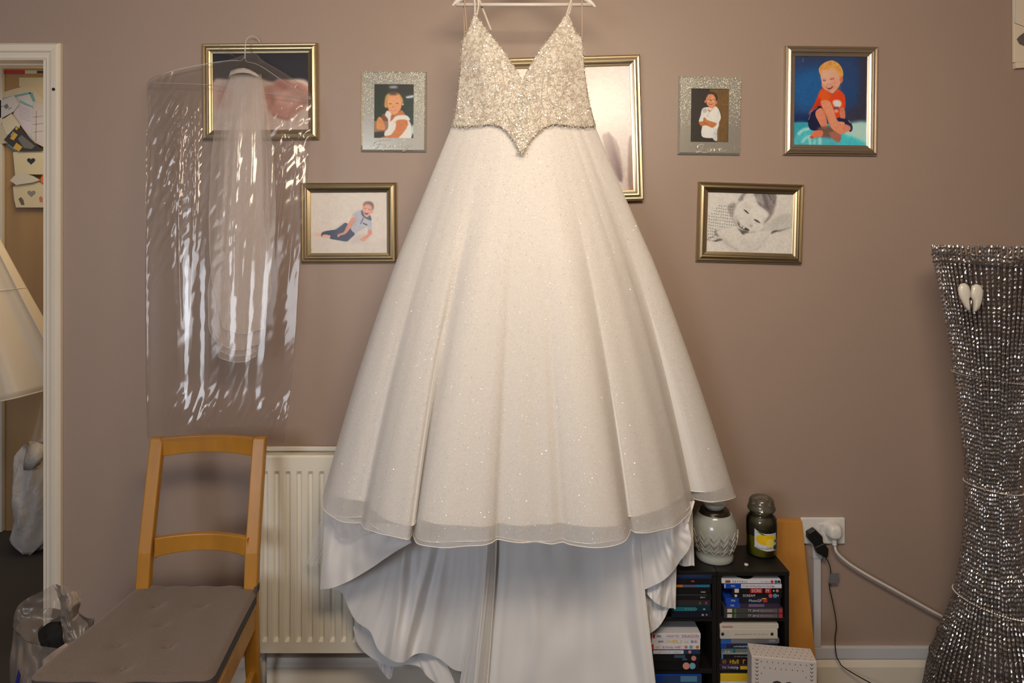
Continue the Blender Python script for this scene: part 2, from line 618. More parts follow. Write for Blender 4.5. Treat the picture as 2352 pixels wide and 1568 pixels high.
# skirting and the mini trunking that runs along it
SK = 0.078
b = MB()
rows = [[(x, -p, z) for p, z in ((0.0, 0.0), (0.020, 0.0), (0.020, 0.052), (0.015, 0.066), (0.010, SK), (0.0, SK))] for x in (-1.495, XR)]
b.grid(rows)
struct('baseboard_back', b, M['white_paint'])
tr = thing('cable_trunking', 'pale grey plastic trunking along the skirting and up to the wall socket', 'trunking', at(1990, 1490, 0))
for o in ('x',):
    b = MB(); b.box(at(1858, 1507, 0) + Vector((0, -0.0005, 0.0)), (XR, -0.016, SK + 0.036)); part('horizontal_trunk', b, M['grey_plastic'], tr, bevel=0.002)
    zt = at(0, 1246, 0).z
    b = MB(); b.box((0.997, -0.0005, SK + 0.0365), (1.021, -0.016, zt - 0.045)); part('riser_trunk', b, M['grey_plastic'], tr, bevel=0.002)
    b = MB(); b.box((0.994, -0.0005, zt - 0.045), (1.024, -0.019, zt)); part('trunk_collar', b, M['grey_plastic'], tr, bevel=0.002)

# ================================================================== radiator
r = thing('radiator', 'cream double panel radiator with vertical flutes below the dress', 'radiator', (-0.31, -0.08, 0.17))
RX0, RX1, RZ0, RZ1 = -0.815, 0.20, 0.168, 0.783


def flute_panel(yf, thick, sgn):
    mb = MB()
    pitch = 0.0353
    n = int((RX1 - RX0 - 0.02) / pitch)
    x = RX0 + 0.012
    prof = []
    for i in range(n):
        x0 = x + i * pitch
        prof += [(x0, 0.0), (x0 + 0.004, 0.0075), (x0 + 0.006, 0.0085), (x0 + 0.019, 0.0085), (x0 + 0.021, 0.0075), (x0 + 0.025, 0.0)]
    prof = [(RX0, 0.0)] + prof + [(RX1, 0.0)]
    zr = [(RZ0, 0), (RZ0 + 0.034, 0), (RZ0 + 0.046, 1), (RZ1 - 0.058, 1), (RZ1 - 0.046, 0), (RZ1 - 0.004, 0), (RZ1, -0.35)]
    rows = []
    for z, k in zr:
        rows.append([(px, yf + sgn * (0.0085 - pz) if k == 1 else yf + sgn * (0.0 if k == 0 else 0.004), z) for px, pz in prof])
    mb.grid(rows)
    return mb


# ribs are the proud parts between pressed grooves
part('front_panel', flute_panel(-0.132, 0.012, 1), M['radiator'], r, smooth=False, solid=0.003)
part('rear_panel', flute_panel(-0.030, 0.012, -1), M['radiator'], r, solid=0.003)
b = MB()
b.box((RX0 + 0.002, -0.126, RZ1 - 0.012), (RX1, -0.118, RZ1 + 0.001)); b.box((RX0 + 0.002, -0.042, RZ1 - 0.012), (RX1, -0.034, RZ1 + 0.001))
part('top_edge', b, M['radiator'], r, bevel=0.002)
b = MB(); n = 46
for i in range(n):
    x = RX0 + 0.03 + (RX1 - RX0 - 0.06) * i / n
    b.box((x, -0.117, RZ0 + 0.05), (x + 0.0016, -0.045, RZ1 - 0.03))
part('convector_fins', b, M['radiator'], r, kind='stuff')
b = MB(); b.box((RX0, -0.134, RZ0 + 0.01), (RX0 + 0.003, -0.028, RZ1 - 0.002)); part('side_cover', b, M['radiator'], r)
b = MB(); b.box((RX0 + 0.004, -0.128, RZ0 + 0.002), (RX1, -0.122, RZ0 + 0.010)); part('bottom_edge', b, M['radiator'], r)
for x in (-0.62, 0.05):
    b = MB(); b.box((x, -0.03, RZ0 + 0.1), (x + 0.03, -0.0005, RZ1 - 0.05)); part('wall_bracket', b, M['radiator'], r)
M['copper'] = mat('painted_pipe', (0.55, 0.5, 0.42), 0.4)
b = MB(); b.tube([(RX1 - 0.02, -0.08, 0.0005), (RX1 - 0.02, -0.08, RZ0 + 0.03)], 0.008, 10); part('pipe', b, M['copper'], r, smooth=True)
b = MB(); b.tube([(RX0 + 0.02, -0.08, 0.0005), (RX0 + 0.02, -0.08, RZ0 + 0.03)], 0.008, 10); part('pipe', b, M['copper'], r, smooth=True)

# ================================================================== socket, plugs and cables
sk = thing('double_socket', 'white double wall socket with two switches above the leaning board', 'socket', at(1888, 1214, -0.005))
a0, a1 = at(1837, 1186, 0), at(1938, 1246, 0)
b = MB(); b.box((a0.x, -0.0005, a1.z), (a1.x, -0.011, a0.z)); fp = part('face_plate', b, M['white_plastic'], sk, bevel=0.004, seg=3)
for px in (1884, 1893):
    p = at(px, 1211, -0.011)
    b = MB(); b.hexa([(p.x - .005, -0.0105, p.z - .012), (p.x + .005, -0.0105, p.z - .012), (p.x + .005, -0.0105, p.z + .012), (p.x - .005, -0.0105, p.z + .012)],
                     [(p.x - .005, -0.0125, p.z - .012), (p.x + .005, -0.0125, p.z - .012), (p.x + .005, -0.0165, p.z + .012), (p.x - .005, -0.0165, p.z + .012)])
    part('rocker_switch', b, M['white_plastic'], fp, bevel=0.001)
for px, pz in ((1843, 1216), (1932, 1216)):
    p = at(px, pz, -0.011); b = MB(); b.tube([p, p + Vector((0, -0.0008, 0))], 0.0025, 12); part('fixing_screw', b, M['grey_plastic'], fp)


def cable(name, pts, rad, m, lab, cat):
    b = MB()
    b.tube(smooth_path(pts, 8), rad, 8)
    return part(name, b, m, smooth=True)


wp = thing('white_plug', 'white mains plug in the right half of the wall socket, with its thick white cable', 'plug', at(1917, 1222, -0.03))
c = at(1917, 1221, -0.03)
b = MB()
prof = [(0.0, 0.034), (0.012, 0.034), (0.018, 0.031), (0.0215, 0.022), (0.023, 0.010), (0.024, 0.0)]
rows = []
for rr, dy in prof[::-1]:
    rows.append([(c.x + rr * 1.02 * math.copysign(abs(math.cos(t)) ** 0.7, math.cos(t)), -0.0115 - dy, c.z + rr * 1.12 * math.copysign(abs(math.sin(t)) ** 0.7, math.sin(t))) for t in np.linspace(0, 2 * PI, 28, endpoint=False)])
b.grid(rows, True)
part('plug_body', b, M['white_plastic'], wp, smooth=True)
b = MB()
b.tube(smooth_path([(c.x, -0.027, c.z - 0.018), (c.x + .0005, -0.027, c.z - 0.034), (c.x + .001, -0.028, c.z - 0.045)], 4), [0.0085] * 5 + [0.0075] * 4, 12)
part('strain_relief', b, M['white_plastic'], wp, smooth=True)
cp = [(c.x + .001, -0.028, c.z - 0.043)] + [tuple(at(px, py, yy)) for px, py, yy in ((1922, 1268, -0.03), (1945, 1290, -0.03), (1985, 1316, -0.03), (2060, 1358, -0.03), (2130, 1397, -0.03), (2190, 1430, -0.03), (2240, 1466, -0.035), (2275, 1530, -0.04))] + [(1.42, -0.06, 0.02), (1.49, -0.08, 0.006)]
b = MB(); b.tube(smooth_path(cp, 8), 0.0044, 10); part('white_cable', b, M['white_plastic'], wp, smooth=True)

bp = thing('black_plug', 'black mains adaptor plug in the left half of the wall socket, thin black cable', 'plug', at(1866, 1235, -0.03))
q = [at(x, y, 0) for x, y in ((1846, 1214), (1861, 1206), (1880, 1224), (1871, 1262), (1884, 1262))]
b = MB()
def oct_body(pts, y0, y1):
    mb = MB(); mb.prism([(p.x, p.z) for p in pts], y0, y1); return mb
part('plug_body', oct_body([at(x, y, 0) for x, y in ((1846, 1214), (1862, 1205), (1879, 1222), (1880, 1236), (1862, 1244), (1846, 1228))], -0.0115, -0.036), M['black_plastic'], bp, bevel=0.004, seg=3)
part('adaptor_block', oct_body([at(x, y, 0) for x, y in ((1860, 1243), (1880, 1234), (1890, 1248), (1888, 1266), (1884, 1268), (1864, 1257))], -0.020, -0.044), M['black_plastic'], bp, bevel=0.004, seg=3)
b = MB(); b.tube([at(1884, 1264, -0.03), at(1889, 1274, -0.03)], 0.004, 10); part('strain_relief', b, M['black_plastic'], bp, smooth=True)
cp = [at(px, py, yy) for px, py, yy in ((1888, 1270, -0.03), (1903, 1291, -0.025), (1908, 1315, -0.02), (1905, 1345, -0.02), (1911, 1375, -0.02), (1918, 1410, -0.022), (1921, 1440, -0.024), (1918, 1465, -0.026), (1920, 1500, -0.03), (1927, 1518, -0.034), (1945, 1537, -0.04))]
cp += [(1.20, -0.075, 0.012), (1.25, -0.09, 0.005), (1.33, -0.10, 0.005), (1.40, -0.085, 0.02), (1.46, -0.06, 0.045), (1.51, -0.05, 0.05)]
b = MB(); b.tube(smooth_path([tuple(p) for p in cp], 8), 0.0017, 6); part('black_cable', b, M['black_plastic'], bp, smooth=True)
M['tag'] = mat('grey_paper_label', (0.16, 0.155, 0.18), 0.6, noise=(200, 0.2))
p = at(1905, 1316, -0.02)
b = MB(); b.box((p.x - .002, p.y - .004, p.z - .031), (p.x + .029, p.y - .0034, p.z)); part('cable_tag', b, M['tag'], bp, solid=0.0003)

# ================================================================== leaning plank
zt = at(0, 1192, 0).z
b = MB()
xa, xb = 0.832, 0.958
b.hexa([(xa, -0.150, 0.001), (xb, -0.150, 0.001), (xb, -0.135, 0.001), (xa, -0.135, 0.001)],
       [(xa, -0.017, zt), (xb, -0.017, zt), (xb, -0.002, zt + .004), (xa, -0.002, zt + .004)])
pl = part('wooden_board', b, M['orange_wood'], bevel=0.0015)
tag(pl, 'orange beech veneered board leaning on the wall under the socket', 'board')

# ================================================================== media shelves: two black cube units side by side
RYF, RYB, RZT = -0.255, -0.085, 0.484
TH = 0.013


def shelf_unit(x0, x1, lab):
    t = thing('media_shelf_unit', lab, 'shelf', ((x0 + x1) / 2, (RYF + RYB) / 2, 0))
    def pn(nm, a, c, **k):
        mb = MB(); mb.box(a, c); return part(nm, mb, M['black_wood'], t, bevel=0.001, **k)
    pn('side_panel', (x0, RYF, 0.0005), (x0 + TH, RYB, RZT - TH))
    pn('side_panel', (x1 - TH, RYF, 0.0005), (x1, RYB, RZT - TH))
    pn('top_panel', (x0, RYF - 0.003, RZT - TH), (x1, RYB, RZT))
    for z in SHZ:
        pn('shelf_board', (x0 + TH, RYF + 0.001, z - TH), (x1 - TH, RYB, z))
    pn('back_panel', (x0 + TH, RYB - 0.004, 0.03), (x1 - TH, RYB, RZT - TH))
    return t


SF = scl(RYF)
zof = lambda py: CAM_H - (py - HY) / SF
xof = lambda px: (px - HX) / SF
SHZ = [zof(1417), zof(1537), 0.035]
RACK_X = (0.388, 0.6035, 0.8165)
shelf_unit(RACK_X[0], RACK_X[1] - 0.0006, 'black two column shelf unit, left half partly behind the dress train')
shelf_unit(RACK_X[1] + 0.0006, RACK_X[2], 'black shelf unit, right half beside the leaning orange board')

# ---------------------------------------------------------------- disc cases
COLS = {}


def cmat(name, c, rough=0.3):
    k = (name, tuple(c))
    if k not in COLS:
        COLS[k] = mat(name, c, rough, coat=0.2)
    return COLS[k]


CREAM, WHITE, BLACK, NAVY, BLUE, RED, YEL, GREY, TEAL, PURP, GREEN, ORANGE, SKY, BRN = (
    (0.62, 0.58, 0.52), (0.72, 0.72, 0.78), (0.012, 0.012, 0.014), (0.015, 0.03, 0.09), (0.01, 0.06, 0.42), (0.55, 0.03, 0.04), (0.75, 0.50, 0.03),
    (0.30, 0.29, 0.32), (0.02, 0.16, 0.20), (0.09, 0.04, 0.14), (0.08, 0.22, 0.05), (0.62, 0.20, 0.03), (0.08, 0.35, 0.70), (0.18, 0.09, 0.05))


def disc_case(px0, px1, py0, py1, spine, label, group, texts=(), blocks=(), badges=(), jut=0.0, shell=None, depth=None):
    """a case lying flat, spine to the front; blocks, badges and texts sit along the spine, u from 0 to 1"""
    y = RYF - 0.004 - jut
    s = scl(y)
    x0, x1 = (px0 - HX) / s, (px1 - HX) / s
    z0, z1 = CAM_H - (py1 - HY) / s, CAM_H - (py0 - HY) / s
    zm, h, L = (z0 + z1) / 2, z1 - z0, x1 - x0
    dp = depth or 0.137
    t = thing('disc_case', label, 'disc case', ((x0 + x1) / 2, y, z0), group)
    b = MB(); b.box((x0, y + 0.0012, z0), (x1, y + dp, z1)); part('case_shell', b, cmat('case_plastic', shell or (BLUE if any(q[4] is BLUE for q in blocks) else spine)), t, bevel=0.0012)
    b = MB(); b.box((x0 + 0.0006, y, z0 + 0.0008), (x1 - 0.0006, y + 0.0014, z1 - 0.0008)); ss = part('spine_sleeve', b, cmat('printed_sleeve', spine), t)
    for u0, u1, v0, v1, c in blocks:
        b = MB(); b.box((x0 + L * u0, y - 0.0002, z0 + h * v0), (x0 + L * u1, y + 0.0006, z0 + h * v1)); part('colour_block', b, cmat('printed_sleeve', c), ss)
    for u, rr, c in badges:
        b = MB(); b.tube([(x0 + L * u, y - 0.0005, zm), (x0 + L * u, y + 0.0005, zm)], h * rr, 14); part('rating_badge', b, cmat('printed_sleeve', c), ss)
    for body, u, sz, c in texts:
        if not isinstance(body, str):
            part('lettering', illegible(x0 + L * u, x0 + L * body, zm, h * sz * .72, y - 0.0005, int(px0 * 7 + py0 * 13)), cmat('printed_ink', c), ss)
            continue
        mb = text_mb(body, h * sz, (x0 + L * u, y - 0.0005, zm), depth=0.0003)
        if mb.f:
            part('lettering', mb, cmat('printed_ink', c), ss)
    return t


def illegible(x0, x1, zm, h, y, seed):
    """print too small to read: a line of little upright strokes and bars"""
    rg_ = random.Random(seed)
    mb = MB()
    x = x0
    while x < x1 - h * .3:
        wd = h * rg_.uniform(.28, .6)
        if rg_.random() < .16:
            x += h * .45
            continue
        hh = h * rg_.uniform(.62, 1.0)
        mb.box((x, y, zm - h / 2), (x + wd * .34, y + .0005, zm - h / 2 + hh))
        k = rg_.random()
        zz = zm - h / 2 + (0 if k < .33 else hh * .42 if k < .66 else hh * .82)
        mb.box((x + wd * .34, y, zz), (x + wd, y + .0005, zz + h * .18))
        if rg_.random() < .5:
            mb.box((x + wd * .72, y, zm - h / 2), (x + wd, y + .0005, zm - h / 2 + hh * .9))
        x += wd + h * .16
    return mb


INK = (0.03, 0.03, 0.035)
PALE = (0.65, 0.65, 0.68)
CX = lambda cx: 1480 + cx * 360 / 1960
CY = lambda cy: 1280 + cy * 360 / 1960
G1 = 'disc cases on the upper right shelf'
G2 = 'disc cases on the middle right shelf'
G3 = 'disc cases on the upper left shelf'
G4 = 'disc cases on the middle left shelf'
G5 = 'disc cases on the bottom shelves'
bot = CY(742)
stack = [  # crop y0, y1, x0, x1
    (264, 312, 968, 1708, WHITE, 'white disc case on top of the upper right stack, dark spaced capitals', [('S K Y F A L L', .18, .70, INK), (.82, .66, .45, (0.45, 0.4, 0.3))], [(.06, .145, .2, .85, BRN)], [(.85, .38, RED), (.915, .42, (0.05, .15, .45)), (.965, .36, INK)], 0.0),
    (312, 368, 1000, 1720, WHITE, 'white disc case with blue left end, second in the upper right stack', [('PS4', .115, .6, PALE), ('TT Isle Of Man Ride On The Edge', .31, .52, (.12, .12, .16))], [(0.02, .29, 0, 1, BLUE)], [], 0.002),
    (368, 430, 1100, 1724, BLACK, 'black disc case with a red and white block spine, third in the upper right stack', [('SCRE', .385, .85, PALE), ('M', .67, .85, PALE)], [(.045, .13, .12, .9, PALE), (.36, .60, .05, .95, RED), (.655, .775, .05, .95, RED)], [(.90, .30, (0.6, .2, .2)), (.83, .16, PALE)], 0.001),
    (430, 488, 1100, 1720, BLACK, 'black disc case with pale ghostly lettering and red and blue badges', [('SCREAM', .21, .72, PALE), ('18', .88, .6, PALE)], [], [(.07, .30, PALE), (.77, .44, (.6, .1, .12)), (.86, .44, (.1, .28, .5))], 0.001),
    (488, 552, 1015, 1705, BLACK, 'black disc case with blue left end and white title and small red block', [('PS4', .10, .55, PALE), ('MotoGP', .42, .74, PALE)], [(0, .24, 0, 1, BLUE), (.68, .755, .2, .85, RED), (.66, .74, .82, 1.0, YEL)], [], 0.0015),
    (552, 608, 1030, 1700, (0.03, .02, .05), 'dark purple disc case with blue left end, below the white titled one', [('PS4', .07, .55, PALE)], [(0, .25, 0, 1, BLUE), (.41, .70, .2, .8, (.16, .12, .24))], [], 0.001),
    (608, 672, 1000, 1735, (0.05, .05, .055), 'dark grey disc case with green mark, second from the foot of the upper right stack', [('TT 2014', .40, .6, PALE), ('Official Review', .60, .42, GREY)], [(.05, .13, .15, .85, CREAM), (.17, .20, .1, .9, GREEN), (.57, .90, .15, .85, (.13, .10, .13)), (.93, .985, .1, .9, RED)], [], 0.0025),
    (672, 736, 1000, 1735, (0.05, .05, .055), 'dark grey disc case lowest in the upper right stack, green mark', [('TT 2013', .40, .6, PALE), ('Official Review', .60, .42, GREY)], [(.05, .13, .15, .85, CREAM), (.17, .20, .1, .9, GREEN), (.57, .90, .15, .85, (.13, .10, .13)), (.93, .985, .1, .9, RED)], [], 0.0025),
]
def stacked(stack, bottom_z, grp, x_of=CX):
    """each case rests on the one below"""
    n = len(stack)
    z = bottom_z
    for cy0, cy1, cx0, cx1, spine, lab, texts, blocks, badges, jut in stack[::-1]:
        y = RYF - 0.004 - jut
        s = scl(y)
        h = (CY(cy1) - CY(cy0)) / s
        py1 = HY + (CAM_H - z) * s
        py0 = HY + (CAM_H - z - h) * s
        disc_case(x_of(cx0), x_of(cx1), py0, py1, spine, lab, grp, texts, blocks, badges, jut)
        z += h + 0.0002
stacked(stack, SHZ[0] + 0.0002, G1)
for o in [o for o in COL.objects if o.name.startswith('disc_case') and 'on top of the upper right stack' in o['label']]:
    zt = max(v.co.z for c in o.children for v in c.data.vertices)
    mb = MB(); mb.lathe([(0.0, zt + .0004), (1.0, zt + .0004), (1.0, zt - .0003)], (0, 0, 0), 24)
    mb.v = [(-.012 + .030 * v[0], .040 + .036 * v[1], v[2]) for v in mb.v]
    part('cover_art', mb, cmat('printed_sleeve', BLACK), o, world=False)

stack = [
    (805, 862, 945, 1680, CREAM, 'cream disc case with faint red print, topmost on the middle right shelf', [], [(.04, .22, .2, .6, (.45, .25, .25))], [], 0.0),
    (862, 985, 950, 1668, CREAM, 'thick white box set with thin grey lettering on the middle right shelf', [(.84, .25, .24, (.36, .33, .30))], [(.0, .17, .1, .9, (.56, .54, .5))], [(.04, .17, INK), (.90, .16, INK)], 0.002),
    (985, 1046, 960, 1690, (.20, .21, .24), 'grey and blue disc case under the thick white box set', [], [(0, .17, 0, 1, (.03, .12, .45)), (.82, .93, .3, .8, (.3, .34, .45))], [], 0.0),
    (1046, 1104, 960, 1670, (.02, .025, .05), 'dark navy disc case with red and blue badges on the middle right shelf', [(.60, .22, .5, PALE), (.93, .84, .6, PALE)], [(0, .09, 0, 1, BLUE)], [(.62, .36, (.6, .18, .15)), (.69, .36, (.1, .3, .55)), (.76, .36, (.1, .25, .5))], 0.002),
    (1104, 1176, 965, 1690, (.13, .20, .20), 'pale teal disc case in the middle of the middle right stack', [(.16, .06, .42, PALE)], [(0, .9, .0, .35, (.30, .32, .31)), (.2, .24, .3, .9, TEAL)], [], 0.001),
    (1176, 1234, 965, 1690, BLACK, 'black disc case with blue left end and thin grey lettering', [(.48, .22, .40, GREY)], [(0, .025, 0, 1, SKY)], [], 0.0),
    (1234, 1300, 950, 1690, (.03, .02, .02), 'black disc case with big orange lettering', [(.50, .13, 1.05, YEL), (.78, .56, 1.05, (.65, .28, .02))], [(.03, .10, .15, .85, BRN)], [], 0.001),
    (1300, 1376, 940, 1690, (.03, .022, .05), 'purple black disc case with a yellow label, lowest on the middle right shelf', [('TO THREE', .04, .50, PALE), (.315, .285, .8, PALE)], [(.345, .56, .2, .75, YEL), (0, .8, .85, 1.0, PURP)], [], 0.0015),
]
stacked(stack, SHZ[1] + 0.0002, G2)

stack = [
    (205, 262, 340, 845, NAVY, 'navy disc case topmost in the dark upper left stack', [], [(.1, .8, .55, .8, (.02, .05, .14))], [], 0.0),
    (262, 322, 340, 850, BLACK, 'black disc case with a red mark in the upper left stack', [], [(.48, .56, .4, .7, RED)], [], 0.0),
    (322, 384, 340, 832, BLACK, 'black disc case with orange to blue stripe in the upper left stack', [], [(.1, .28, .35, .85, ORANGE), (.28, .60, .35, .85, (.10, .12, .22)), (.60, .97, .35, .85, (.02, .20, .38))], [], 0.0),
    (384, 450, 340, 830, BLACK, 'black disc case with two tiny pale marks under the striped one', [(.87, .75, .42, PALE)], [], [], 0.001),
    (450, 520, 340, 840, (.014, .013, .016), 'charcoal disc case with two tiny pale badges in the upper left stack', [(.86, .72, .42, PALE)], [(.0, .9, .8, 1.0, (.05, .05, .06))], [], 0.0),
    (520, 598, 340, 830, (.035, .033, .036), 'dark grey disc case above the teal one', [], [(.86, .91, .3, .7, (.35, .05, .18)), (.70, .75, .3, .7, (.12, .14, .05))], [], 0.0),
    (598, 662, 340, 830, (.005, .035, .055), 'dark teal disc case with pale spaced capitals', [('O A M A K', .34, .52, (.20, .42, .45)), (.86, .75, .45, PALE)], [(.05, .62, .1, .9, TEAL)], [], 0.001),
    (662, 742, 340, 850, (.012, .014, .03), 'black disc case with tiny orange badge, lowest in the upper left stack', [(.79, .74, .45, PALE)], [], [(.86, .16, (.4, .2, .08))], 0.0),
]
stacked(stack, SHZ[0] + 0.0002, G3)

stack = [
    (934, 1000, 92, 706, WHITE, 'white disc case with red and brown title, top of the middle left shelf', [('HOW TO', .30, .55, RED), ('DRAGON', .61, .75, (.5, .1, .04))], [(.02, .07, .15, .85, RED), (.10, .19, .3, .7, GREY)], [], 0.0),
    (1000, 1064, 92, 702, WHITE, 'white disc case with yellow lettering, second on the middle left shelf', [('ONE', .27, .85, YEL), (.75, .45, .85, YEL)], [(.13, .24, .3, .7, (.30, .33, .45))], [(.83, .28, (.25, .3, .5)), (.90, .28, (.6, .3, .3))], 0.0),
    (1064, 1130, 85, 700, WHITE, 'white disc case with red lettering and orange left end', [(.62, .24, .62, (.5, .12, .1)), (.18, .10, .5, GREY)], [(.0, .05, .0, 1, RED)], [(.71, .3, (.6, .2, .2)), (.81, .32, (.25, .35, .5)), (.94, .3, ORANGE)], 0.001),
    (1130, 1190, 100, 700, (.02, .05, .12), 'white and dark blue disc case with grey lettering on the middle left shelf', [(.60, .13, .6, (.30, .34, .42))], [(.02, .65, .1, .85, WHITE)], [(.78, .34, (.6, .25, .25))], 0.0),
    (1190, 1278, 110, 700, BLACK, 'black disc case with blue glow and one red badge', [], [(.45, .68, .55, .95, (.05, .10, .17)), (.62, .72, .2, .5, (.05, .10, .17))], [(.86, .36, (.62, .25, .22))], 0.0015),
    (1278, 1388, 115, 690, (.010, .010, .012), 'thick black disc case with large red and blue badges, lowest on the middle left shelf', [], [], [(.71, .40, (.70, .32, .25)), (.845, .36, (.20, .45, .62))], 0.0),
]
stacked(stack, SHZ[1] + 0.0002, G4)

# bottom shelf tops that just reach the lower edge of the frame
def bottom_stack(x0, x1, cols, labs, y0=1545):
    s = scl(RYF - 0.004)
    ztop = CAM_H - (y0 - HY) / s
    z = SHZ[2] + 0.0002
    n = len(cols)
    h = (ztop - z) / n - 0.0002
    for c, lab, tx, bl in list(zip(*([cols] + [labs] + [[l[1] for l in BT]] + [[l[2] for l in BT]])))[::-1]:
        py1 = HY + (CAM_H - z) * s
        py0 = HY + (CAM_H - z - h) * s
        disc_case(x0, x1, py0, py1, c, lab, G5, tx, bl, [], 0.0)
        z += h + 0.0002


BT = [(0, [], [(.1, .3, .2, .9, YEL), (.35, .9, .2, .9, YEL)]), (0, [('TT 20', .40, .6, INK)], [(.05, .12, .2, .8, BLACK)])] + [(0, [], [])] * 5
bottom_stack(1655, 1795, [YEL, WHITE, BLACK, NAVY, GREY, BLACK, NAVY],
             ['yellow disc case on the bottom right shelf behind the patterned gift box', 'white disc case with black TT lettering on the bottom right shelf',
              'black disc case low on the bottom right shelf', 'navy disc case low on the bottom right shelf', 'grey disc case low on the bottom right shelf', 'second black disc case low on the bottom right shelf', 'lowest navy disc case on the bottom right shelf'], 1548)
BT = [(0, [], [(.05, .2, .2, .9, BLUE), (.55, .9, .2, .9, (.1, .25, .4))])] + [(0, [], [])] * 5
bottom_stack(1503, 1612, [(.03, .06, .16), (.02, .08, .13), BLACK, NAVY, BLACK, GREY],
             ['dark blue disc case with light blue patches on the bottom left shelf', 'dark teal disc case on the bottom left shelf', 'black disc case on the bottom left shelf', 'navy disc case on the bottom left shelf', 'second black disc case on the bottom left shelf', 'grey disc case lowest on the bottom left shelf'], 1550)

# ================================================================== wax warmer
M['ceramic'] = mat('grey_green_glaze', (0.40, 0.42, 0.39), 0.16, coat=0.4)
M['ceramic_line'] = mat('raised_cream_glaze', (0.58, 0.55, 0.47), 0.3)
M['ceramic_dark'] = mat('matt_grey_zigzag_ground', (0.24, 0.24, 0.235), 0.35)
M['bronze'] = mat('dark_bronze_collar', (0.08, 0.06, 0.045), 0.3, metal=0.8)
wy = -0.17
s = scl(wy)
wx = (1641 - HX) / s
wm = thing('wax_warmer', 'grey ceramic wax warmer with cream zigzag lines on the black shelf', 'wax warmer', (wx, wy, RZT))
PR = [(0.0, 0.0005), (0.054, 0.0005), (0.056, 0.004), (0.056, 0.016), (0.0535, 0.021), (0.0555, 0.028), (0.062, 0.046), (0.0675, 0.068), (0.069, 0.088), (0.0665, 0.108), (0.060, 0.124), (0.0535, 0.134), (0.0515, 0.139), (0.0490, 0.141), (0.0465, 0.138), (0.045, 0.128), (0.0, 0.120)]
b = MB(); b.lathe(PR, (wx, wy, RZT), 48); pot = part('pot', b, M['ceramic'], wm, smooth=True)


def rad_at(z, prof=PR[2:14]):
    return float(np.interp(z, [p[1] for p in prof], [p[0] for p in prof]))


NZ = 30
for k, (z0, am) in enumerate(((0.087, .0105), (0.069, .0105), (0.052, .0105), (0.038, .007))):
    pts = []
    for i in range(NZ):
        a = -PI + 2 * PI * i / NZ
        za, zb = (z0 + am, z0 - am) if i % 2 else (z0 - am, z0 + am)
        for q in range(4):
            zz = za + (zb - za) * q / 4
            aa = a + 2 * PI / NZ * q / 4
            rr = rad_at(zz) + 0.0007
            pts.append((wx + rr * math.cos(aa), wy + rr * math.sin(aa), RZT + zz))
    pts.append(pts[0])
    b = MB(); b.tube(pts, 0.0010, 5, cap=False); part('zigzag_line', b, M['ceramic_line'], pot)
rows = [[], [], []]
for i in range(NZ * 2 + 1):
    a = -PI + 2 * PI * i / (NZ * 2)
    zt = 0.087 + (.0105 if i % 4 == 2 else -.0105 if i % 4 == 0 else 0)
    for r_, f in zip(rows, (0.0, 0.5, 1.0)):
        zz = 0.034 + (zt - 0.034) * f
        r_.append((wx + (rad_at(zz) + .0004) * math.cos(a), wy + (rad_at(zz) + .0004) * math.sin(a), RZT + zz))
b = MB(); b.grid(rows); part('grey_band', b, M['ceramic_dark'], pot, smooth=True)
b = MB(); b.lathe([(0.047, 0.128), (0.0485, 0.136), (0.0455, 0.137), (0.043, 0.143), (0.043, 0.149), (0.039, 0.151), (0.0, 0.151)], (wx, wy, RZT), 40); part('collar', b, M['bronze'], wm, smooth=True)
b = MB(); b.lathe([(0.0, 0.152), (0.026, 0.152), (0.030, 0.158), (0.034, 0.169), (0.033, 0.170), (0.028, 0.162), (0.0, 0.160)], (wx, wy, RZT), 36); part('wax_dish', b, M['ceramic'], wm, smooth=True)

# ================================================================== candle jar
jy = -0.14
s = scl(jy)
jx = (1749 - HX) / s
M['jar_glass'] = film('jar_glass', (0.80, 0.80, 0.72), 0.03, 0.05)
M['lemon_wax'] = mat('yellow_wax', (0.40, 0.36, 0.02), 0.5, noise=(20, 0.2))
M['soot'] = mat('smoky_jar_inside', (0.085, 0.072, 0.045), 0.5, noise=(10, 0.3))
cj = thing('candle_jar', 'glass jar candle with yellow wax, lidded, lemon label, on the black shelf', 'candle', (jx, jy, RZT))
R0 = 0.046
def jz(p):
    return [(r_, z_ * 1.1) for r_, z_ in p]


OUT = [(0.0, 0.0005), (0.040, 0.0005), (R0, 0.006), (R0, 0.092), (0.044, 0.103), (0.037, 0.112), (0.0355, 0.118), (0.037, 0.120), (0.037, 0.124)]
b = MB(); b.lathe(jz(OUT), (jx, jy, RZT), 40); part('glass_body', b, M['jar_glass'], cj, smooth=True)
b = MB(); b.lathe(jz([(0, 0.003), (0.041, 0.003), (0.0445, 0.007), (0.0445, 0.058), (0.0, 0.056)]), (jx, jy, RZT), 40); part('wax', b, M['lemon_wax'], cj, smooth=True)
b = MB(); b.lathe(jz([(0.0443, 0.059), (0.0443, 0.091), (0.042, 0.102), (0.0355, 0.110)]), (jx, jy, RZT), 40); part('smoked_inner_wall', b, M['soot'], cj, smooth=True)
b = MB(); b.lathe(jz([(0.0, 0.1245), (0.041, 0.1245), (0.0425, 0.128), (0.0415, 0.133), (0.0385, 0.136), (0.0385, 0.142), (0.036, 0.152), (0.030, 0.159), (0.018, 0.162), (0.0, 0.1625)]), (jx, jy, RZT), 40); part('glass_lid', b, film('lid_glass', (0.74, 0.73, 0.67), 0.07, 0.06, haze=0.12, haze_col=(0.45, 0.42, 0.33)), cj, smooth=True)
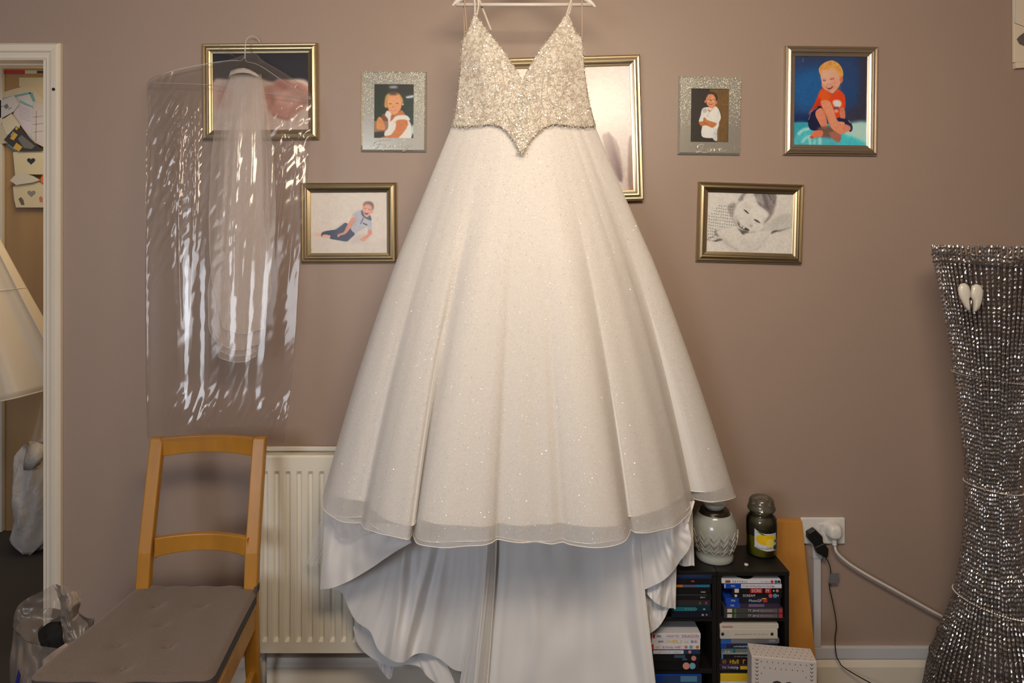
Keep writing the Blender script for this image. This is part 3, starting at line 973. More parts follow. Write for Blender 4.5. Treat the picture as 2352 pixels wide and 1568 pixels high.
b = MB(); b.lathe(jz([(0.0, 0.108), (0.033, 0.108), (0.033, 0.124), (0.020, 0.130), (0.018, 0.150), (0.0, 0.152)]), (jx, jy, RZT), 30); part('lid_plug', b, film('plug_glass', (0.70, 0.69, 0.62), 0.1, 0.06, haze=0.1, haze_col=(0.4, 0.38, 0.3)), cj, smooth=True)


def on_jar(u, z, dr=0.0006):
    """u metres around the jar from the label's middle"""
    a = -PI / 2 - 0.02 + u / R0
    return (jx + (R0 + dr) * math.cos(a), jy + (R0 + dr) * math.sin(a), RZT + z)


def jar_patch(nm, pts, c, dr, rough=0.4, par=None):
    pts = np.array(pts)
    # fan of fine strips along u
    us = np.linspace(pts[:, 0].min(), pts[:, 0].max(), 15)
    rows = []
    n = len(pts)
    for u in us:
        zs = []
        for i in range(n):
            (u0, z0), (u1, z1) = pts[i], pts[(i + 1) % n]
            if (u0 - u) * (u1 - u) <= 0 and u0 != u1:
                zs.append(z0 + (z1 - z0) * (u - u0) / (u1 - u0))
        if not zs:
            continue
        rows.append([on_jar(u, min(zs), dr), on_jar(u, max(zs), dr)])
    mb = MB(); mb.grid(rows)
    return part(nm, mb, cmat(nm, c, rough), par or cj)


pl_ = jar_patch('paper_label', [(-0.036, 0.034), (-0.036, 0.091), (-0.022, 0.083), (-0.008, 0.079), (0.034, 0.079), (0.034, 0.026), (0.0, 0.026)], (0.62, 0.63, 0.70), 0.0006)
def ring(cx, cz, ru, rz, n=20):
    return [(cx + ru * math.cos(t), cz + rz * math.sin(t)) for t in np.linspace(0, 2 * PI, n, endpoint=False)]
jar_patch('lemon_print', ring(-0.008, 0.061, 0.024, 0.016), (0.80, 0.50, 0.01), 0.0009, par=pl_)
jar_patch('lemon_print', ring(0.008, 0.063, 0.020, 0.013), (0.82, 0.56, 0.015), 0.0011, par=pl_)
jar_patch('lemon_slice_print', ring(0.011, 0.051, 0.0135, 0.013), (0.85, 0.68, 0.12), 0.0014, par=pl_)
jar_patch('leaf_print', [(-0.030, 0.084), (-0.018, 0.083), (-0.004, 0.074), (-0.014, 0.075)], (0.05, 0.20, 0.02), 0.0012, par=pl_)
jar_patch('leaf_print', ring(0.029, 0.055, 0.005, 0.004), (0.04, 0.18, 0.04), 0.0014, par=pl_)
jar_patch('green_seal_print', ring(0.029, 0.036, 0.008, 0.0075), (0.02, 0.08, 0.03), 0.0014, par=pl_)


def jar_text(body, size, z, u, col, name, wave=0.0):
    mb = text_mb(body, size, (0, 0, 0), align='CENTER', depth=0.0001)
    mb.v = [on_jar(u + v[0], z + v[2] + wave * abs(v[0]), 0.0013) for v in mb.v]
    return part(name, mb, cmat(name, col), cj)


jar_text('SICILIAN LEMON', 0.0066, 0.0335, -0.008, (0.10, 0.12, 0.2), 'label_lettering', 0.08)
jar_text('YANKEE CANDLE', 0.0075, 0.087, 0.002, (0.05, 0.042, 0.03), 'glass_lettering')
M['pearl'] = mat('white_pebble', (0.62, 0.58, 0.54), 0.4)
p = at(1714, 1284, -0.222)
b = MB(); b.lathe([(0.0, 0.0003), (0.005, 0.0005), (0.0068, 0.003), (0.005, 0.006), (0.0, 0.0068)], (p.x, p.y, RZT), 16)
tag(part('white_bead', b, M['pearl'], smooth=True), 'tiny white round bead lying on the black shelf between warmer and candle', 'bead')

# ================================================================== patterned gift box
M['giftbox'] = mat('white_printed_card', (0.60, 0.55, 0.53), 0.55)
M['ink'] = mat('dark_brown_print', (0.05, 0.04, 0.04), 0.6)
gy = -0.40
s = scl(gy)
gz = CAM_H - (1513 - HY) / s
gb = thing('gift_box', 'white card gift box printed with dark hearts and tiny flecks, before the black shelves', 'box', ((1801 - HX) / s, gy, 0), rot=(0, 0, math.radians(-9)))
W, Dp = 0.170, 0.062
b = MB(); b.box((-W / 2, 0, 0.0005), (W / 2, Dp, gz)); part('carton', b, M['giftbox'], gb, world=False, bevel=0.002)
b = MB()
rg = random.Random(3)
for ix in range(9):
    for iz in range(16):
        x = -W / 2 + 0.026 + ix * 0.0145 + (0.007 if iz % 2 else 0) + rg.uniform(-.001, .001)
        z = gz - 0.012 - iz * 0.0165
        if x > W / 2 - 0.024 or (abs(x) < 0.055 and 0.04 < gz - z < 0.12):
            continue
        b.add([(x - .0012, -.0003, z - .002), (x + .0004, -.0003, z - .002), (x + .0014, -.0003, z + .002), (x - .0002, -.0003, z + .002)], [(0, 1, 2, 3)])
for ix in range(11):
    for iy in range(4):
        x = -W / 2 + 0.010 + ix * 0.0145 + (0.007 if iy % 2 else 0)
        y = 0.008 + iy * 0.014
        b.add([(x - .0012, y - .002, gz + .0003), (x + .0004, y - .002, gz + .0003), (x + .0014, y + .002, gz + .0003), (x - .0002, y + .002, gz + .0003)], [(0, 1, 2, 3)])
part('printed_flecks', b, M['ink'], gb, world=False, kind='stuff')
for sx in (-1, 1):
    b = MB()
    for i in range(14):
        z = gz - 0.012 - i * 0.0105
        x = sx * (W / 2 - 0.014)
        for q in (-1, 1):
            b.add([(x, -.0003, z), (x + q * .0042, -.0003, z + .0045), (x + q * .0042, -.0003, z + .0066), (x, -.0003, z + .0026)], [(0, 1, 2, 3)])
    part('chevron_column', b, M['ink'], gb, world=False)


def heart_outline(cx, cz, s_):
    return [(cx + s_ * 16 * math.sin(t) ** 3 / 17, cz + s_ * (13 * math.cos(t) - 5 * math.cos(2 * t) - 2 * math.cos(3 * t) - math.cos(4 * t)) / 17) for t in np.linspace(0, 2 * PI, 28, endpoint=False)]


b = MB(); b.prism(heart_outline(-0.002, gz - 0.085, 0.034), -0.0006, 0.0004); part('heart_print', b, M['ink'], gb, world=False)

# ================================================================== pictures on the wall
M['brass'] = mat('brushed_brass_moulding', (0.52, 0.42, 0.26), 0.30, metal=1.0, bump=(300, 0.03, (1, 1, 1)))
M['silver_gilt'] = mat('pale_gilt_moulding', (0.78, 0.66, 0.46), 0.28, metal=1.0)
M['champagne'] = mat('champagne_silver_moulding', (0.64, 0.56, 0.45), 0.33, metal=1.0)
M['backing'] = mat('dark_backing_board', (0.05, 0.04, 0.035), 0.8)
M['print'] = print_mat('photo_print', 0.45)
M['glossy_print'] = print_mat('glossy_photo_print', 0.28, coat=0.0)
M['sheen_print'] = print_mat('semi_gloss_photo_print', 0.27, coat=0.0)
M['sheen_print'].node_tree.nodes['Principled BSDF'].inputs['Specular IOR Level'].default_value = 0.9
M['frame_glass'] = film('picture_glass', (0.98, 0.98, 0.97), 0.0, 0.03, fres=1.13)
# moulding: offset inward (fraction of width), height (m)
PROF = [(0.0, 0.0), (0.0, 0.010), (0.06, 0.014), (0.16, 0.0165), (0.22, 0.016), (0.26, 0.0135), (0.32, 0.0150), (0.50, 0.0165), (0.62, 0.0155), (0.68, 0.0125), (0.82, 0.0105), (0.97, 0.0090), (1.0, 0.0085), (1.0, 0.004)]


def moulding(W, H, wd, hs=1.0):
    mb = MB()
    rows = []
    for q, h in PROF:
        o = q * wd
        h = h * hs
        rows.append([(-W / 2 + o, -h, H / 2 - o), (W / 2 - o, -h, H / 2 - o), (W / 2 - o, -h, -H / 2 + o), (-W / 2 + o, -h, -H / 2 + o)])
    # separate faces at the mitres
    for j in range(len(rows) - 1):
        for i in range(4):
            k = (i + 1) % 4
            mb.add([rows[j][i], rows[j][k], rows[j + 1][k], rows[j + 1][i]], [(0, 3, 2, 1)])
    return mb


def picture(name, label, corners, wd, cv, m, pm, illum, group=None, hs=1.0, lean=0.002, glass=True):
    """corners: photo pixels tl, tr, br, bl of the outer frame on the wall"""
    P = [at(x, y, -0.012) for x, y in corners]
    c = sum(P, Vector((0, 0, 0))) / 4
    W = ((P[1] - P[0]).length + (P[2] - P[3]).length) / 2
    H = ((P[0] - P[3]).length + (P[1] - P[2]).length) / 2
    d = (P[1] - P[0]) + (P[2] - P[3])
    e = (P[0] - P[3]) + (P[1] - P[2])
    ang = (math.atan2(-d.z, d.x) + math.atan2(e.x, e.z)) / 2
    t = thing(name, label, 'picture', (c.x, -lean, c.z), group, (0, ang, 0))
    part('moulding', moulding(W, H, wd, hs), m, t, world=False)
    w_, h_ = W - 2 * wd * 0.97, H - 2 * wd * 0.97
    cv.mesh('photo_print', t, w_, h_, -0.0052, pm, illum)
    b = MB(); b.box((-W / 2 + 0.004, -0.0045, -H / 2 + 0.004), (W / 2 - 0.004, -0.0005, H / 2 - 0.004)); part('backing', b, M['backing'], t, world=False)
    if glass:
        b = MB(); b.box((-w_ / 2, -0.0072, -h_ / 2), (w_ / 2, -0.0060, h_ / 2)); part('glass', b, M['frame_glass'], t, world=False)
    return t


SKIN = (205, 140, 112)

# ---- toddler in a red shirt
cv = Canvas(206, 254, (140, 150), (1170, 155), (138, 1418), (38, 58, 96))
cv.ell((420, 640), 330, 330, (28, 84, 138), 26, 0.85)
cv.ell((900, 560), 150, 260, (30, 66, 112), 24, 0.7)
cv.poly([(1050, 150), (1180, 150), (1180, 1120), (860, 1100), (900, 940), (1040, 820), (1060, 400)], (50, 48, 62), 12, 0.9)
cv.ell((330, 160), 300, 90, (44, 52, 82), 18, 0.8)
cv.poly([(138, 980), (520, 1000), (520, 1110), (138, 1110)], (20, 40, 84), 10, 0.8)
cv.line([(265, 180), (262, 240)], 14, (90, 120, 150), 2, 0.6)
cv.poly([(130, 1100), (420, 1096), (760, 1120), (1180, 1092), (1180, 1430), (130, 1430)], (70, 158, 170), 1, 1, False)
cv.poly([(900, 1120), (1180, 1092), (1180, 1400), (1000, 1330), (850, 1260)], (160, 198, 198), 8)
cv.poly([(140, 1110), (340, 1104), (380, 1200), (240, 1220), (140, 1300)], (48, 140, 156), 5)
for pts, wdt in (([(200, 1270), (270, 1200), (370, 1185)], 40), ([(260, 1380), (330, 1300), (420, 1280)], 30), ([(380, 1410), (360, 1300)], 26), ([(430, 1410), (450, 1330)], 22), ([(510, 1410), (515, 1310)], 40)):
    cv.line(pts, wdt, (175, 212, 212), 4, 0.8)
cv.poly([(800, 1260), (960, 1290), (1170, 1380), (1170, 1418), (780, 1418)], (60, 170, 185), 6, 0.8)
cv.poly([(345, 985), (430, 830), (505, 650), (560, 610), (680, 690), (760, 620), (845, 690), (866, 780), (862, 885), (800, 910), (790, 1000), (740, 1030), (560, 960), (440, 900)], (200, 62, 26), 1)
cv.poly([(500, 660), (590, 630), (660, 760), (600, 780), (520, 800)], (222, 84, 30), 5, 0.8)
cv.poly([(430, 840), (500, 740), (520, 860), (430, 900), (360, 960)], (160, 40, 26), 5, 0.7)
cv.poly([(345, 1000), (440, 890), (520, 862), (560, 950), (610, 1150), (500, 1205), (400, 1205), (355, 1160), (342, 1080)], (28, 28, 58), 1)
cv.line([(350, 1060), (380, 950), (470, 880)], 8, (180, 180, 200), 1, 0.7)
cv.poly([(455, 930), (530, 890), (590, 1000), (612, 1160), (560, 1195), (510, 1120), (450, 1000)], (196, 118, 92), 1)
cv.poly([(790, 900), (852, 890), (864, 1030), (800, 1040)], (186, 110, 82), 1)
cv.poly([(750, 1030), (870, 1045), (940, 1085), (972, 1170), (935, 1225), (840, 1130)], (30, 32, 66), 1)
cv.line([(910, 1060), (945, 1100)], 10, (150, 165, 190), 1)
cv.poly([(480, 1180), (600, 1150), (720, 1160), (760, 1300), (640, 1310), (520, 1290)], (104, 78, 70), 5)
cv.poly([(830, 1120), (930, 1140), (938, 1200), (850, 1248), (790, 1230)], (196, 120, 95), 2)
cv.poly([(372, 1300), (430, 1218), (545, 1212), (545, 1285), (450, 1308), (402, 1325)], (206, 106, 80), 1)
cv.ell((400, 1305), 30, 14, (170, 66, 46), 2)
cv.poly([(640, 1240), (740, 1220), (810, 1270), (800, 1360), (770, 1375), (700, 1335)], (150, 92, 78), 2)
cv.poly([(520, 800), (570, 775), (640, 790), (690, 880), (752, 1060), (820, 1080), (858, 1095), (850, 1140), (810, 1255), (760, 1240), (690, 1190), (650, 1130), (590, 980), (545, 880)], (206, 128, 98), 1)
cv.line([(560, 900), (600, 1010), (650, 1120)], 22, (168, 96, 72), 4, 0.7)
for p in ([(760, 1140), (800, 1235)], [(730, 1160), (770, 1260)], [(790, 1120), (835, 1190)]):
    cv.line(p, 8, (165, 92, 70), 2, 0.8)
cv.poly([(690, 790), (740, 770), (800, 790), (808, 850), (760, 880), (705, 850)], (196, 190, 186), 3)
cv.line([(705, 890), (770, 880)], 26, (60, 66, 110), 2)
cv.ell((740, 930), 30, 22, (190, 150, 140), 3)
cv.poly([(515, 400), (560, 340), (700, 330), (780, 400), (795, 520), (760, 600), (720, 650), (680, 682), (620, 650), (545, 600), (528, 520)], (208, 146, 124), 1)
cv.ell((600, 430), 80, 60, (220, 160, 138), 10, 0.6)
cv.ell((720, 560), 60, 70, (196, 126, 104), 10, 0.7)
cv.ell((802, 480), 26, 52, (212, 118, 82), 2)
cv.ell((800, 485), 10, 28, (170, 80, 56), 3, 0.8)
cv.poly([(488, 330), (530, 270), (600, 225), (690, 212), (780, 270), (826, 360), (828, 440), (790, 430), (768, 450), (745, 380), (700, 340), (630, 335), (570, 350), (525, 370), (518, 420), (498, 395)], (206, 144, 76), 1)
for p in ([(520, 330), (580, 280)], [(560, 340), (620, 270)], [(620, 320), (650, 250)], [(720, 280), (770, 360)], [(760, 290), (805, 390)], [(680, 240), (740, 260)]):
    cv.line(p, 14, (172, 108, 48), 3, 0.7)
cv.line([(540, 492), (590, 498)], 13, (96, 52, 44), 2)
cv.line([(640, 480), (705, 466)], 13, (96, 52, 44), 2)
cv.line([(535, 465), (590, 470)], 9, (170, 110, 84), 2, 0.7)
cv.line([(635, 452), (710, 440)], 9, (170, 110, 84), 2, 0.7)
cv.ell((620, 525), 30, 26, (224, 156, 136), 4)
cv.line([(595, 550), (650, 548)], 8, (160, 90, 74), 2)
cv.poly([(590, 590), (640, 588), (690, 575), (670, 612), (630, 622)], (110, 50, 44), 2)
cv.line([(605, 594), (665, 588)], 10, (225, 205, 190), 1)
cv.line([(600, 640), (650, 640)], 14, (190, 110, 96), 4, 0.7)
for k in range(40):
    a = random.uniform(-2.9, -0.2); x, y = 660 + 150 * math.cos(a), 345 + 118 * math.sin(a)
    cv.line([(x, y), (x + random.uniform(-30, 24), y + random.uniform(18, 52))], 7, random.choice([(226, 170, 102), (180, 118, 56), (214, 152, 84), (168, 104, 48)]), 1, .6)
cv.poly([(520, 560), (560, 600), (620, 650), (680, 682), (640, 640), (570, 570)], (178, 108, 88), 5, .6)
cv.poly([(860, 420), (960, 300), (1060, 420), (1010, 620), (900, 640)], (44, 60, 98), 14, .5)
cv.grain(2.2)
picture('picture_frame', 'champagne framed photo of a toddler in a red shirt on blue', [(1803, 104), (2017, 108), (2014, 357), (1801, 355)], 0.0335, cv, M['champagne'], M['glossy_print'], (0.62, 0.57, 0.52))

# ---- black and white face
cv = Canvas(266, 190, (256, 213), (1855, 250), (226, 1340), (200, 190, 182))
cv.poly([(240, 640), (400, 480), (560, 420), (700, 400), (760, 560), (800, 860), (560, 1100), (360, 1150), (230, 1130)], (196, 188, 180), 3)
cv.poly([(640, 470), (780, 420), (760, 560), (720, 690), (660, 620)], (150, 142, 136), 4)
rg = random.Random(5)
for i in range(15):
    for j in range(13):
        x, y = 262 + i * 42 + j * 4, 1120 - j * 56 + i * 5
        if y > 1150 - max(0, x - 330) * 0.55 + 60 or y < 660 - (x - 250) * 0.85 or y < 420 or x > 790:
            continue
        if x > 440 and y > 880:
            continue
        cv.ell((x + rg.uniform(-5, 5), y + rg.uniform(-5, 5)), 11, 9, (92, 84, 84), 0.6, 0.85, 25)
cv.line([(230, 1130), (400, 1030), (470, 990)], 12, (110, 100, 96), 2)
cv.poly([(360, 1150), (470, 1100), (555, 1110), (480, 1135)], (70, 62, 60), 3)
cv.poly([(380, 970), (430, 930), (480, 1060), (420, 1040)], (110, 102, 98), 3, 0.7)
# forearms
cv.poly([(430, 960), (620, 880), (760, 870), (920, 1010), (1100, 970), (1300, 920), (1430, 960), (1330, 1110), (1180, 1290), (1080, 1345), (860, 1345), (700, 1240), (520, 1080)], (198, 188, 180), 3)
cv.poly([(480, 1010), (640, 1160), (860, 1330), (1050, 1345), (820, 1345), (600, 1200)], (165, 158, 152), 12, 0.8)
cv.poly([(880, 1010), (960, 1120), (1180, 1200), (1350, 1060), (1200, 1290), (950, 1300)], (182, 174, 168), 16, 0.7)
cv.poly([(1230, 920), (1400, 790), (1600, 640), (1760, 625), (1840, 680), (1835, 870), (1640, 935), (1480, 950), (1330, 925)], (186, 178, 170), 4)
cv.poly([(1400, 800), (1600, 655), (1760, 640), (1700, 760), (1500, 870)], (172, 164, 156), 12, 0.7)
cv.poly([(1440, 1000), (1490, 940), (1620, 928), (1830, 870), (1640, 935), (1520, 965)], (62, 55, 53), 3)
cv.line([(1000, 960), (1120, 955), (1260, 930), (1400, 940)], 8, (140, 130, 124), 3, 0.7)
# face
cv.poly([(790, 430), (880, 300), (940, 215), (1500, 225), (1530, 400), (1470, 620), (1380, 780), (1290, 880), (1160, 940), (1030, 965), (930, 930), (800, 840), (730, 700), (740, 600)], (202, 192, 184), 2)
cv.poly([(745, 600), (775, 720), (860, 830), (800, 850), (728, 720)], (172, 164, 158), 7, 0.7)
cv.poly([(1300, 860), (1470, 640), (1510, 520), (1420, 620), (1340, 740)], (150, 138, 132), 5, 0.8)
# hair
cv.poly([(840, 380), (880, 290), (940, 215), (1010, 215), (950, 270), (900, 370)], (120, 112, 112), 5)
cv.poly([(830, 360), (860, 320), (880, 350), (850, 380)], (140, 132, 130), 3)
cv.poly([(1140, 215), (1480, 215), (1530, 300), (1530, 430), (1480, 560), (1430, 640), (1370, 580), (1340, 560), (1250, 470), (1190, 400), (1160, 330)], (124, 112, 112), 5)
cv.poly([(1190, 250), (1260, 260), (1300, 380), (1330, 470), (1240, 440), (1190, 360)], (176, 168, 164), 8, 0.9)
for p in ([(1190, 400), (1260, 470)], [(1300, 240), (1340, 400), (1400, 540)], [(1380, 230), (1440, 330), (1500, 400)], [(1450, 230), (1510, 320)]):
    cv.line(p, 22, (78, 68, 70), 4, 0.8)
cv.line([(1340, 240), (1400, 350), (1480, 470)], 12, (186, 174, 172), 3, 0.8)
cv.line([(1310, 790), (1400, 700), (1450, 600)], 16, (92, 82, 80), 4, 0.8)
# eyes, nose, mouth
cv.poly([(930, 540), (985, 565), (1030, 620), (1005, 615), (960, 580)], (52, 46, 46), 1.5)
cv.line([(910, 500), (990, 480), (1060, 520)], 12, (168, 158, 152), 4, 0.8)
cv.line([(930, 590), (1000, 640)], 9, (160, 150, 144), 3, 0.8)
cv.poly([(1120, 725), (1180, 735), (1245, 795), (1200, 785), (1150, 760)], (58, 52, 50), 1.5)
cv.line([(1190, 700), (1270, 720), (1310, 760)], 10, (165, 155, 148), 4, 0.8)
cv.line([(1130, 790), (1210, 820)], 9, (158, 148, 142), 3, 0.8)
cv.ell((1070, 840), 24, 30, (120, 110, 106), 4, 0.9)
cv.line([(930, 800), (980, 860), (1050, 860)], 16, (172, 162, 156), 5, 0.8)
cv.line([(800, 730), (860, 705), (940, 715)], 9, (160, 150, 142), 3, 0.8)
cv.poly([(815, 750), (850, 800), (900, 850), (1000, 900), (1040, 940), (960, 930), (880, 890), (830, 830)], (48, 40, 40), 2)
for x, y in ((870, 840), (890, 862), (925, 885), (940, 890)):
    cv.ell((x, y), 17, 15, (205, 196, 186), 1.2, 1)
cv.poly([(830, 900), (900, 930), (1010, 950), (1020, 975), (960, 990), (920, 1015), (870, 960)], (82, 74, 72), 3)
cv.line([(1080, 950), (1180, 900), (1230, 860)], 9, (160, 148, 142), 3, 0.8)
cv.line([(728, 690), (745, 590), (790, 450), (840, 390)], 12, (120, 112, 108), 3, 0.8)
cv.line([(735, 720), (800, 840), (870, 930), (940, 975)], 10, (128, 120, 116), 3, 0.8)
cv.poly([(760, 640), (800, 760), (880, 860), (850, 760), (800, 660)], (176, 167, 160), 6, 0.8)
cv.ell((1230, 640), 120, 90, (212, 203, 196), 10, 0.8)
cv.line([(880, 470), (960, 430), (1060, 460)], 12, (172, 163, 156), 4, 0.8)
cv.line([(1170, 640), (1270, 660), (1340, 720)], 12, (172, 163, 156), 4, 0.8)
cv.poly([(1040, 640), (1010, 760), (1040, 850), (1100, 840), (1090, 740)], (190, 180, 173), 7, 0.8)
cv.line([(1010, 720), (985, 800)], 10, (165, 156, 150), 4, 0.7)
cv.line([(400, 970), (560, 890), (720, 860)], 7, (150, 142, 137), 3, 0.7)
cv.line([(480, 1080), (640, 1200), (830, 1330)], 9, (140, 132, 127), 4, 0.8)
cv.line([(1060, 1330), (1190, 1290), (1330, 1120), (1420, 980)], 8, (150, 142, 136), 4, 0.8)
cv.line([(930, 1020), (1000, 985), (1150, 960)], 9, (130, 121, 116), 3, 0.8)
for k in range(26):
    t = k / 25; x = 1190 + 320 * t; y = 225 + 40 * math.sin(t * 5)
    cv.line([(x, y), (x + 40, y + 120), (x + 60 - 90 * t, y + 250)], 8, random.choice([(150, 138, 138), (92, 82, 84), (112, 101, 102), (170, 160, 158)]), 1, 0.55)
cv.grain(1.6)
picture('picture_frame', 'bronze framed black and white photo of a smiling child resting on folded arms', [(1605, 417), (1847, 424), (1841, 605), (1598, 601)], 0.0335, cv, M['brass'], M['print'], (0.72, 0.66, 0.60))

# ---- boy lying on a white floor
cv = Canvas(222, 176, (213, 235), (1632, 230), (222, 1350), (200, 184, 166))
cv.poly([(200, 900), (900, 1140), (1640, 1120), (1640, 1360), (210, 1360)], (192, 175, 158), 20, 0.6)
cv.poly([(600, 1090), (900, 1140), (1100, 1000), (1300, 1080), (900, 1180)], (172, 154, 146), 12, 0.7)
cv.poly([(285, 1025), (330, 985), (410, 970), (420, 1020), (330, 1032)], (220, 160, 125), 2)
cv.poly([(430, 1035), (500, 1005), (580, 1025), (575, 1058), (450, 1055)], (206, 150, 120), 2)
cv.poly([(865, 790), (780, 850), (690, 910), (600, 925), (450, 955), (412, 1010), (425, 1050), (440, 1015), (500, 1005), (590, 1030), (580, 1080), (760, 1115), (890, 1130), (950, 1080), (1035, 1000), (1000, 900), (940, 860)], (30, 32, 58), 1)
cv.poly([(700, 920), (860, 830), (900, 900), (780, 1000)], (40, 44, 74), 8, 0.8)
cv.poly([(985, 650), (1060, 585), (1145, 570), (1200, 680), (1320, 680), (1345, 745), (1342, 920), (1275, 925), (1262, 870), (1110, 940), (1045, 985), (960, 890), (1040, 700)], (170, 164, 166), 1)
for k in range(9):
    cv.line([(985, 740 + k * 24), (1250, 750 + k * 24)], 4, (148, 142, 148), 1, 0.5)
cv.poly([(1040, 690), (1080, 640), (1030, 800), (1000, 870)], (128, 122, 128), 4, 0.7)
cv.poly([(985, 690), (1042, 705), (1000, 820), (900, 960), (830, 1010), (770, 1020), (735, 1055), (712, 1020), (760, 985), (830, 960), (880, 860), (950, 740)], (196, 126, 100), 1)
cv.poly([(1280, 925), (1348, 925), (1348, 1000), (1280, 1060), (1215, 1120), (1170, 1130), (1140, 1095), (1200, 1040), (1270, 1000)], (196, 126, 100), 1)
for k in range(3):
    cv.line([(1180 + k * 22, 1080), (1172 + k * 24, 1128)], 6, (222, 172, 148), 1)
cv.poly([(1150, 570), (1190, 570), (1210, 650), (1260, 690), (1310, 645), (1345, 745), (1260, 725), (1200, 690), (1160, 640)], (74, 78, 90), 1)
cv.line([(1195, 700), (1140, 815)], 26, (98, 104, 120), 1)
cv.line([(1185, 798), (1265, 835)], 18, (44, 42, 44), 1)
cv.poly([(1185, 480), (1220, 430), (1330, 440), (1370, 500), (1355, 590), (1310, 650), (1260, 690), (1210, 640), (1178, 560)], (206, 140, 118), 1)
cv.poly([(1188, 490), (1200, 430), (1260, 398), (1330, 405), (1378, 450), (1384, 520), (1360, 560), (1345, 490), (1290, 455), (1220, 460)], (112, 82, 58), 2)
cv.poly([(1195, 470), (1230, 425), (1290, 430), (1240, 460)], (150, 108, 74), 3)
cv.ell((1350, 590), 12, 24, (196, 120, 96), 1)
cv.line([(1205, 525), (1245, 530)], 8, (84, 56, 50), 1)
cv.line([(1285, 545), (1335, 555)], 8, (84, 56, 50), 1)
cv.ell((1255, 570), 18, 14, (220, 152, 130), 2)
cv.poly([(1210, 595), (1250, 605), (1290, 610), (1265, 642), (1230, 635)], (110, 50, 48), 1)
cv.line([(1218, 600), (1280, 610)], 9, (230, 210, 196), 1)
cv.grain(1.6)
picture('picture_frame', 'brass framed photo of a boy in a grey shirt lying on a white floor', [(690, 420), (911, 419), (910, 602), (692, 604)], 0.032, cv, M['brass'], M['print'], (0.74, 0.68, 0.58))

# ---- dark print behind the bagged veil
cv = Canvas(206, 170, (285, 245), (1600, 245), (285, 1330), (30, 23, 28))
cv.poly([(285, 660), (480, 600), (900, 590), (1100, 640), (1600, 660), (1600, 1335), (285, 1335)], (196, 168, 150), 4)
cv.poly([(300, 245), (1600, 245), (1600, 300), (300, 300)], (24, 19, 24), 8)
cv.poly([(980, 740), (1100, 690), (1180, 600), (1300, 640), (1500, 670), (1600, 760), (1560, 980), (1440, 1090), (1300, 1180), (1100, 1120), (1020, 950)], (180, 124, 106), 4)
cv.poly([(1120, 800), (1240, 760), (1440, 790), (1500, 900), (1380, 1000), (1200, 960)], (198, 146, 126), 8)
cv.poly([(1180, 620), (1330, 650), (1300, 760), (1150, 740)], (170, 104, 90), 6)
cv.line([(1010, 800), (1100, 840), (1110, 1000)], 24, (150, 92, 80), 5)
cv.line([(1100, 1110), (1300, 1180), (1330, 1130)], 16, (120, 72, 64), 4)
cv.poly([(330, 760), (520, 720), (560, 980), (380, 1020)], (178, 130, 112), 10, 0.8)
cv.grain(1.6)
dark_pic = picture('picture_frame', 'brass framed dark photo with a sleeping baby, partly behind the clear garment bag', [(463, 100), (729, 99), (732, 321), (467, 321)], 0.033, cv, M['brass'], M['print'], (0.66, 0.57, 0.46))

# ---- large pale picture behind the dress
cv = Canvas(180, 210, (1190, 180), (1450, 180), (1190, 440), (206, 188, 176))
cv.poly([(1385, 325), (1405, 325), (1420, 350), (1428, 410), (1420, 420), (1400, 380)], (140, 112, 112), 2)
cv.poly([(1396, 326), (1406, 328), (1424, 400), (1420, 418)], (110, 84, 88), 2, 0.8)
cv.poly([(1443, 338), (1456, 338), (1456, 440), (1440, 440)], (150, 116, 102), 2)
cv.line([(1410, 330), (1430, 400), (1440, 440)], 3, (196, 160, 146), 2, 0.7)
cv.poly([(1200, 330), (1260, 300), (1330, 330), (1360, 440), (1200, 440)], (180, 140, 124), 8)
cv.grain(1.4)
picture('picture_frame', 'large pale gilt framed picture hanging behind the wedding dress', [(1152, 136), (1467, 128), (1479, 462), (1164, 467)], 0.0355, cv, M['silver_gilt'], M['sheen_print'], (0.80, 0.70, 0.58), lean=0.016, glass=False)

# ---------------------------------------------------------------- two mirrored glitter frames
M['mirror_plate'] = mat('mirror_glass_plate', (0.46, 0.44, 0.39), 0.22, metal=0.45, coat=0.4)
M['mirror_bevel'] = mat('bevelled_glass_edge', (0.60, 0.60, 0.55), 0.15, metal=0.6)
M['glitter'] = mat('silver_glitter', (0.82, 0.82, 0.76), 0.42, metal=0.55)
M['glitter_warm'] = mat('warm_silver_glitter', (0.66, 0.64, 0.50), 0.42, metal=0.6)
M['frost'] = mat('frosted_glitter_ground', (0.42, 0.40, 0.34), 0.45, metal=0.7, noise=(600, 0.5))

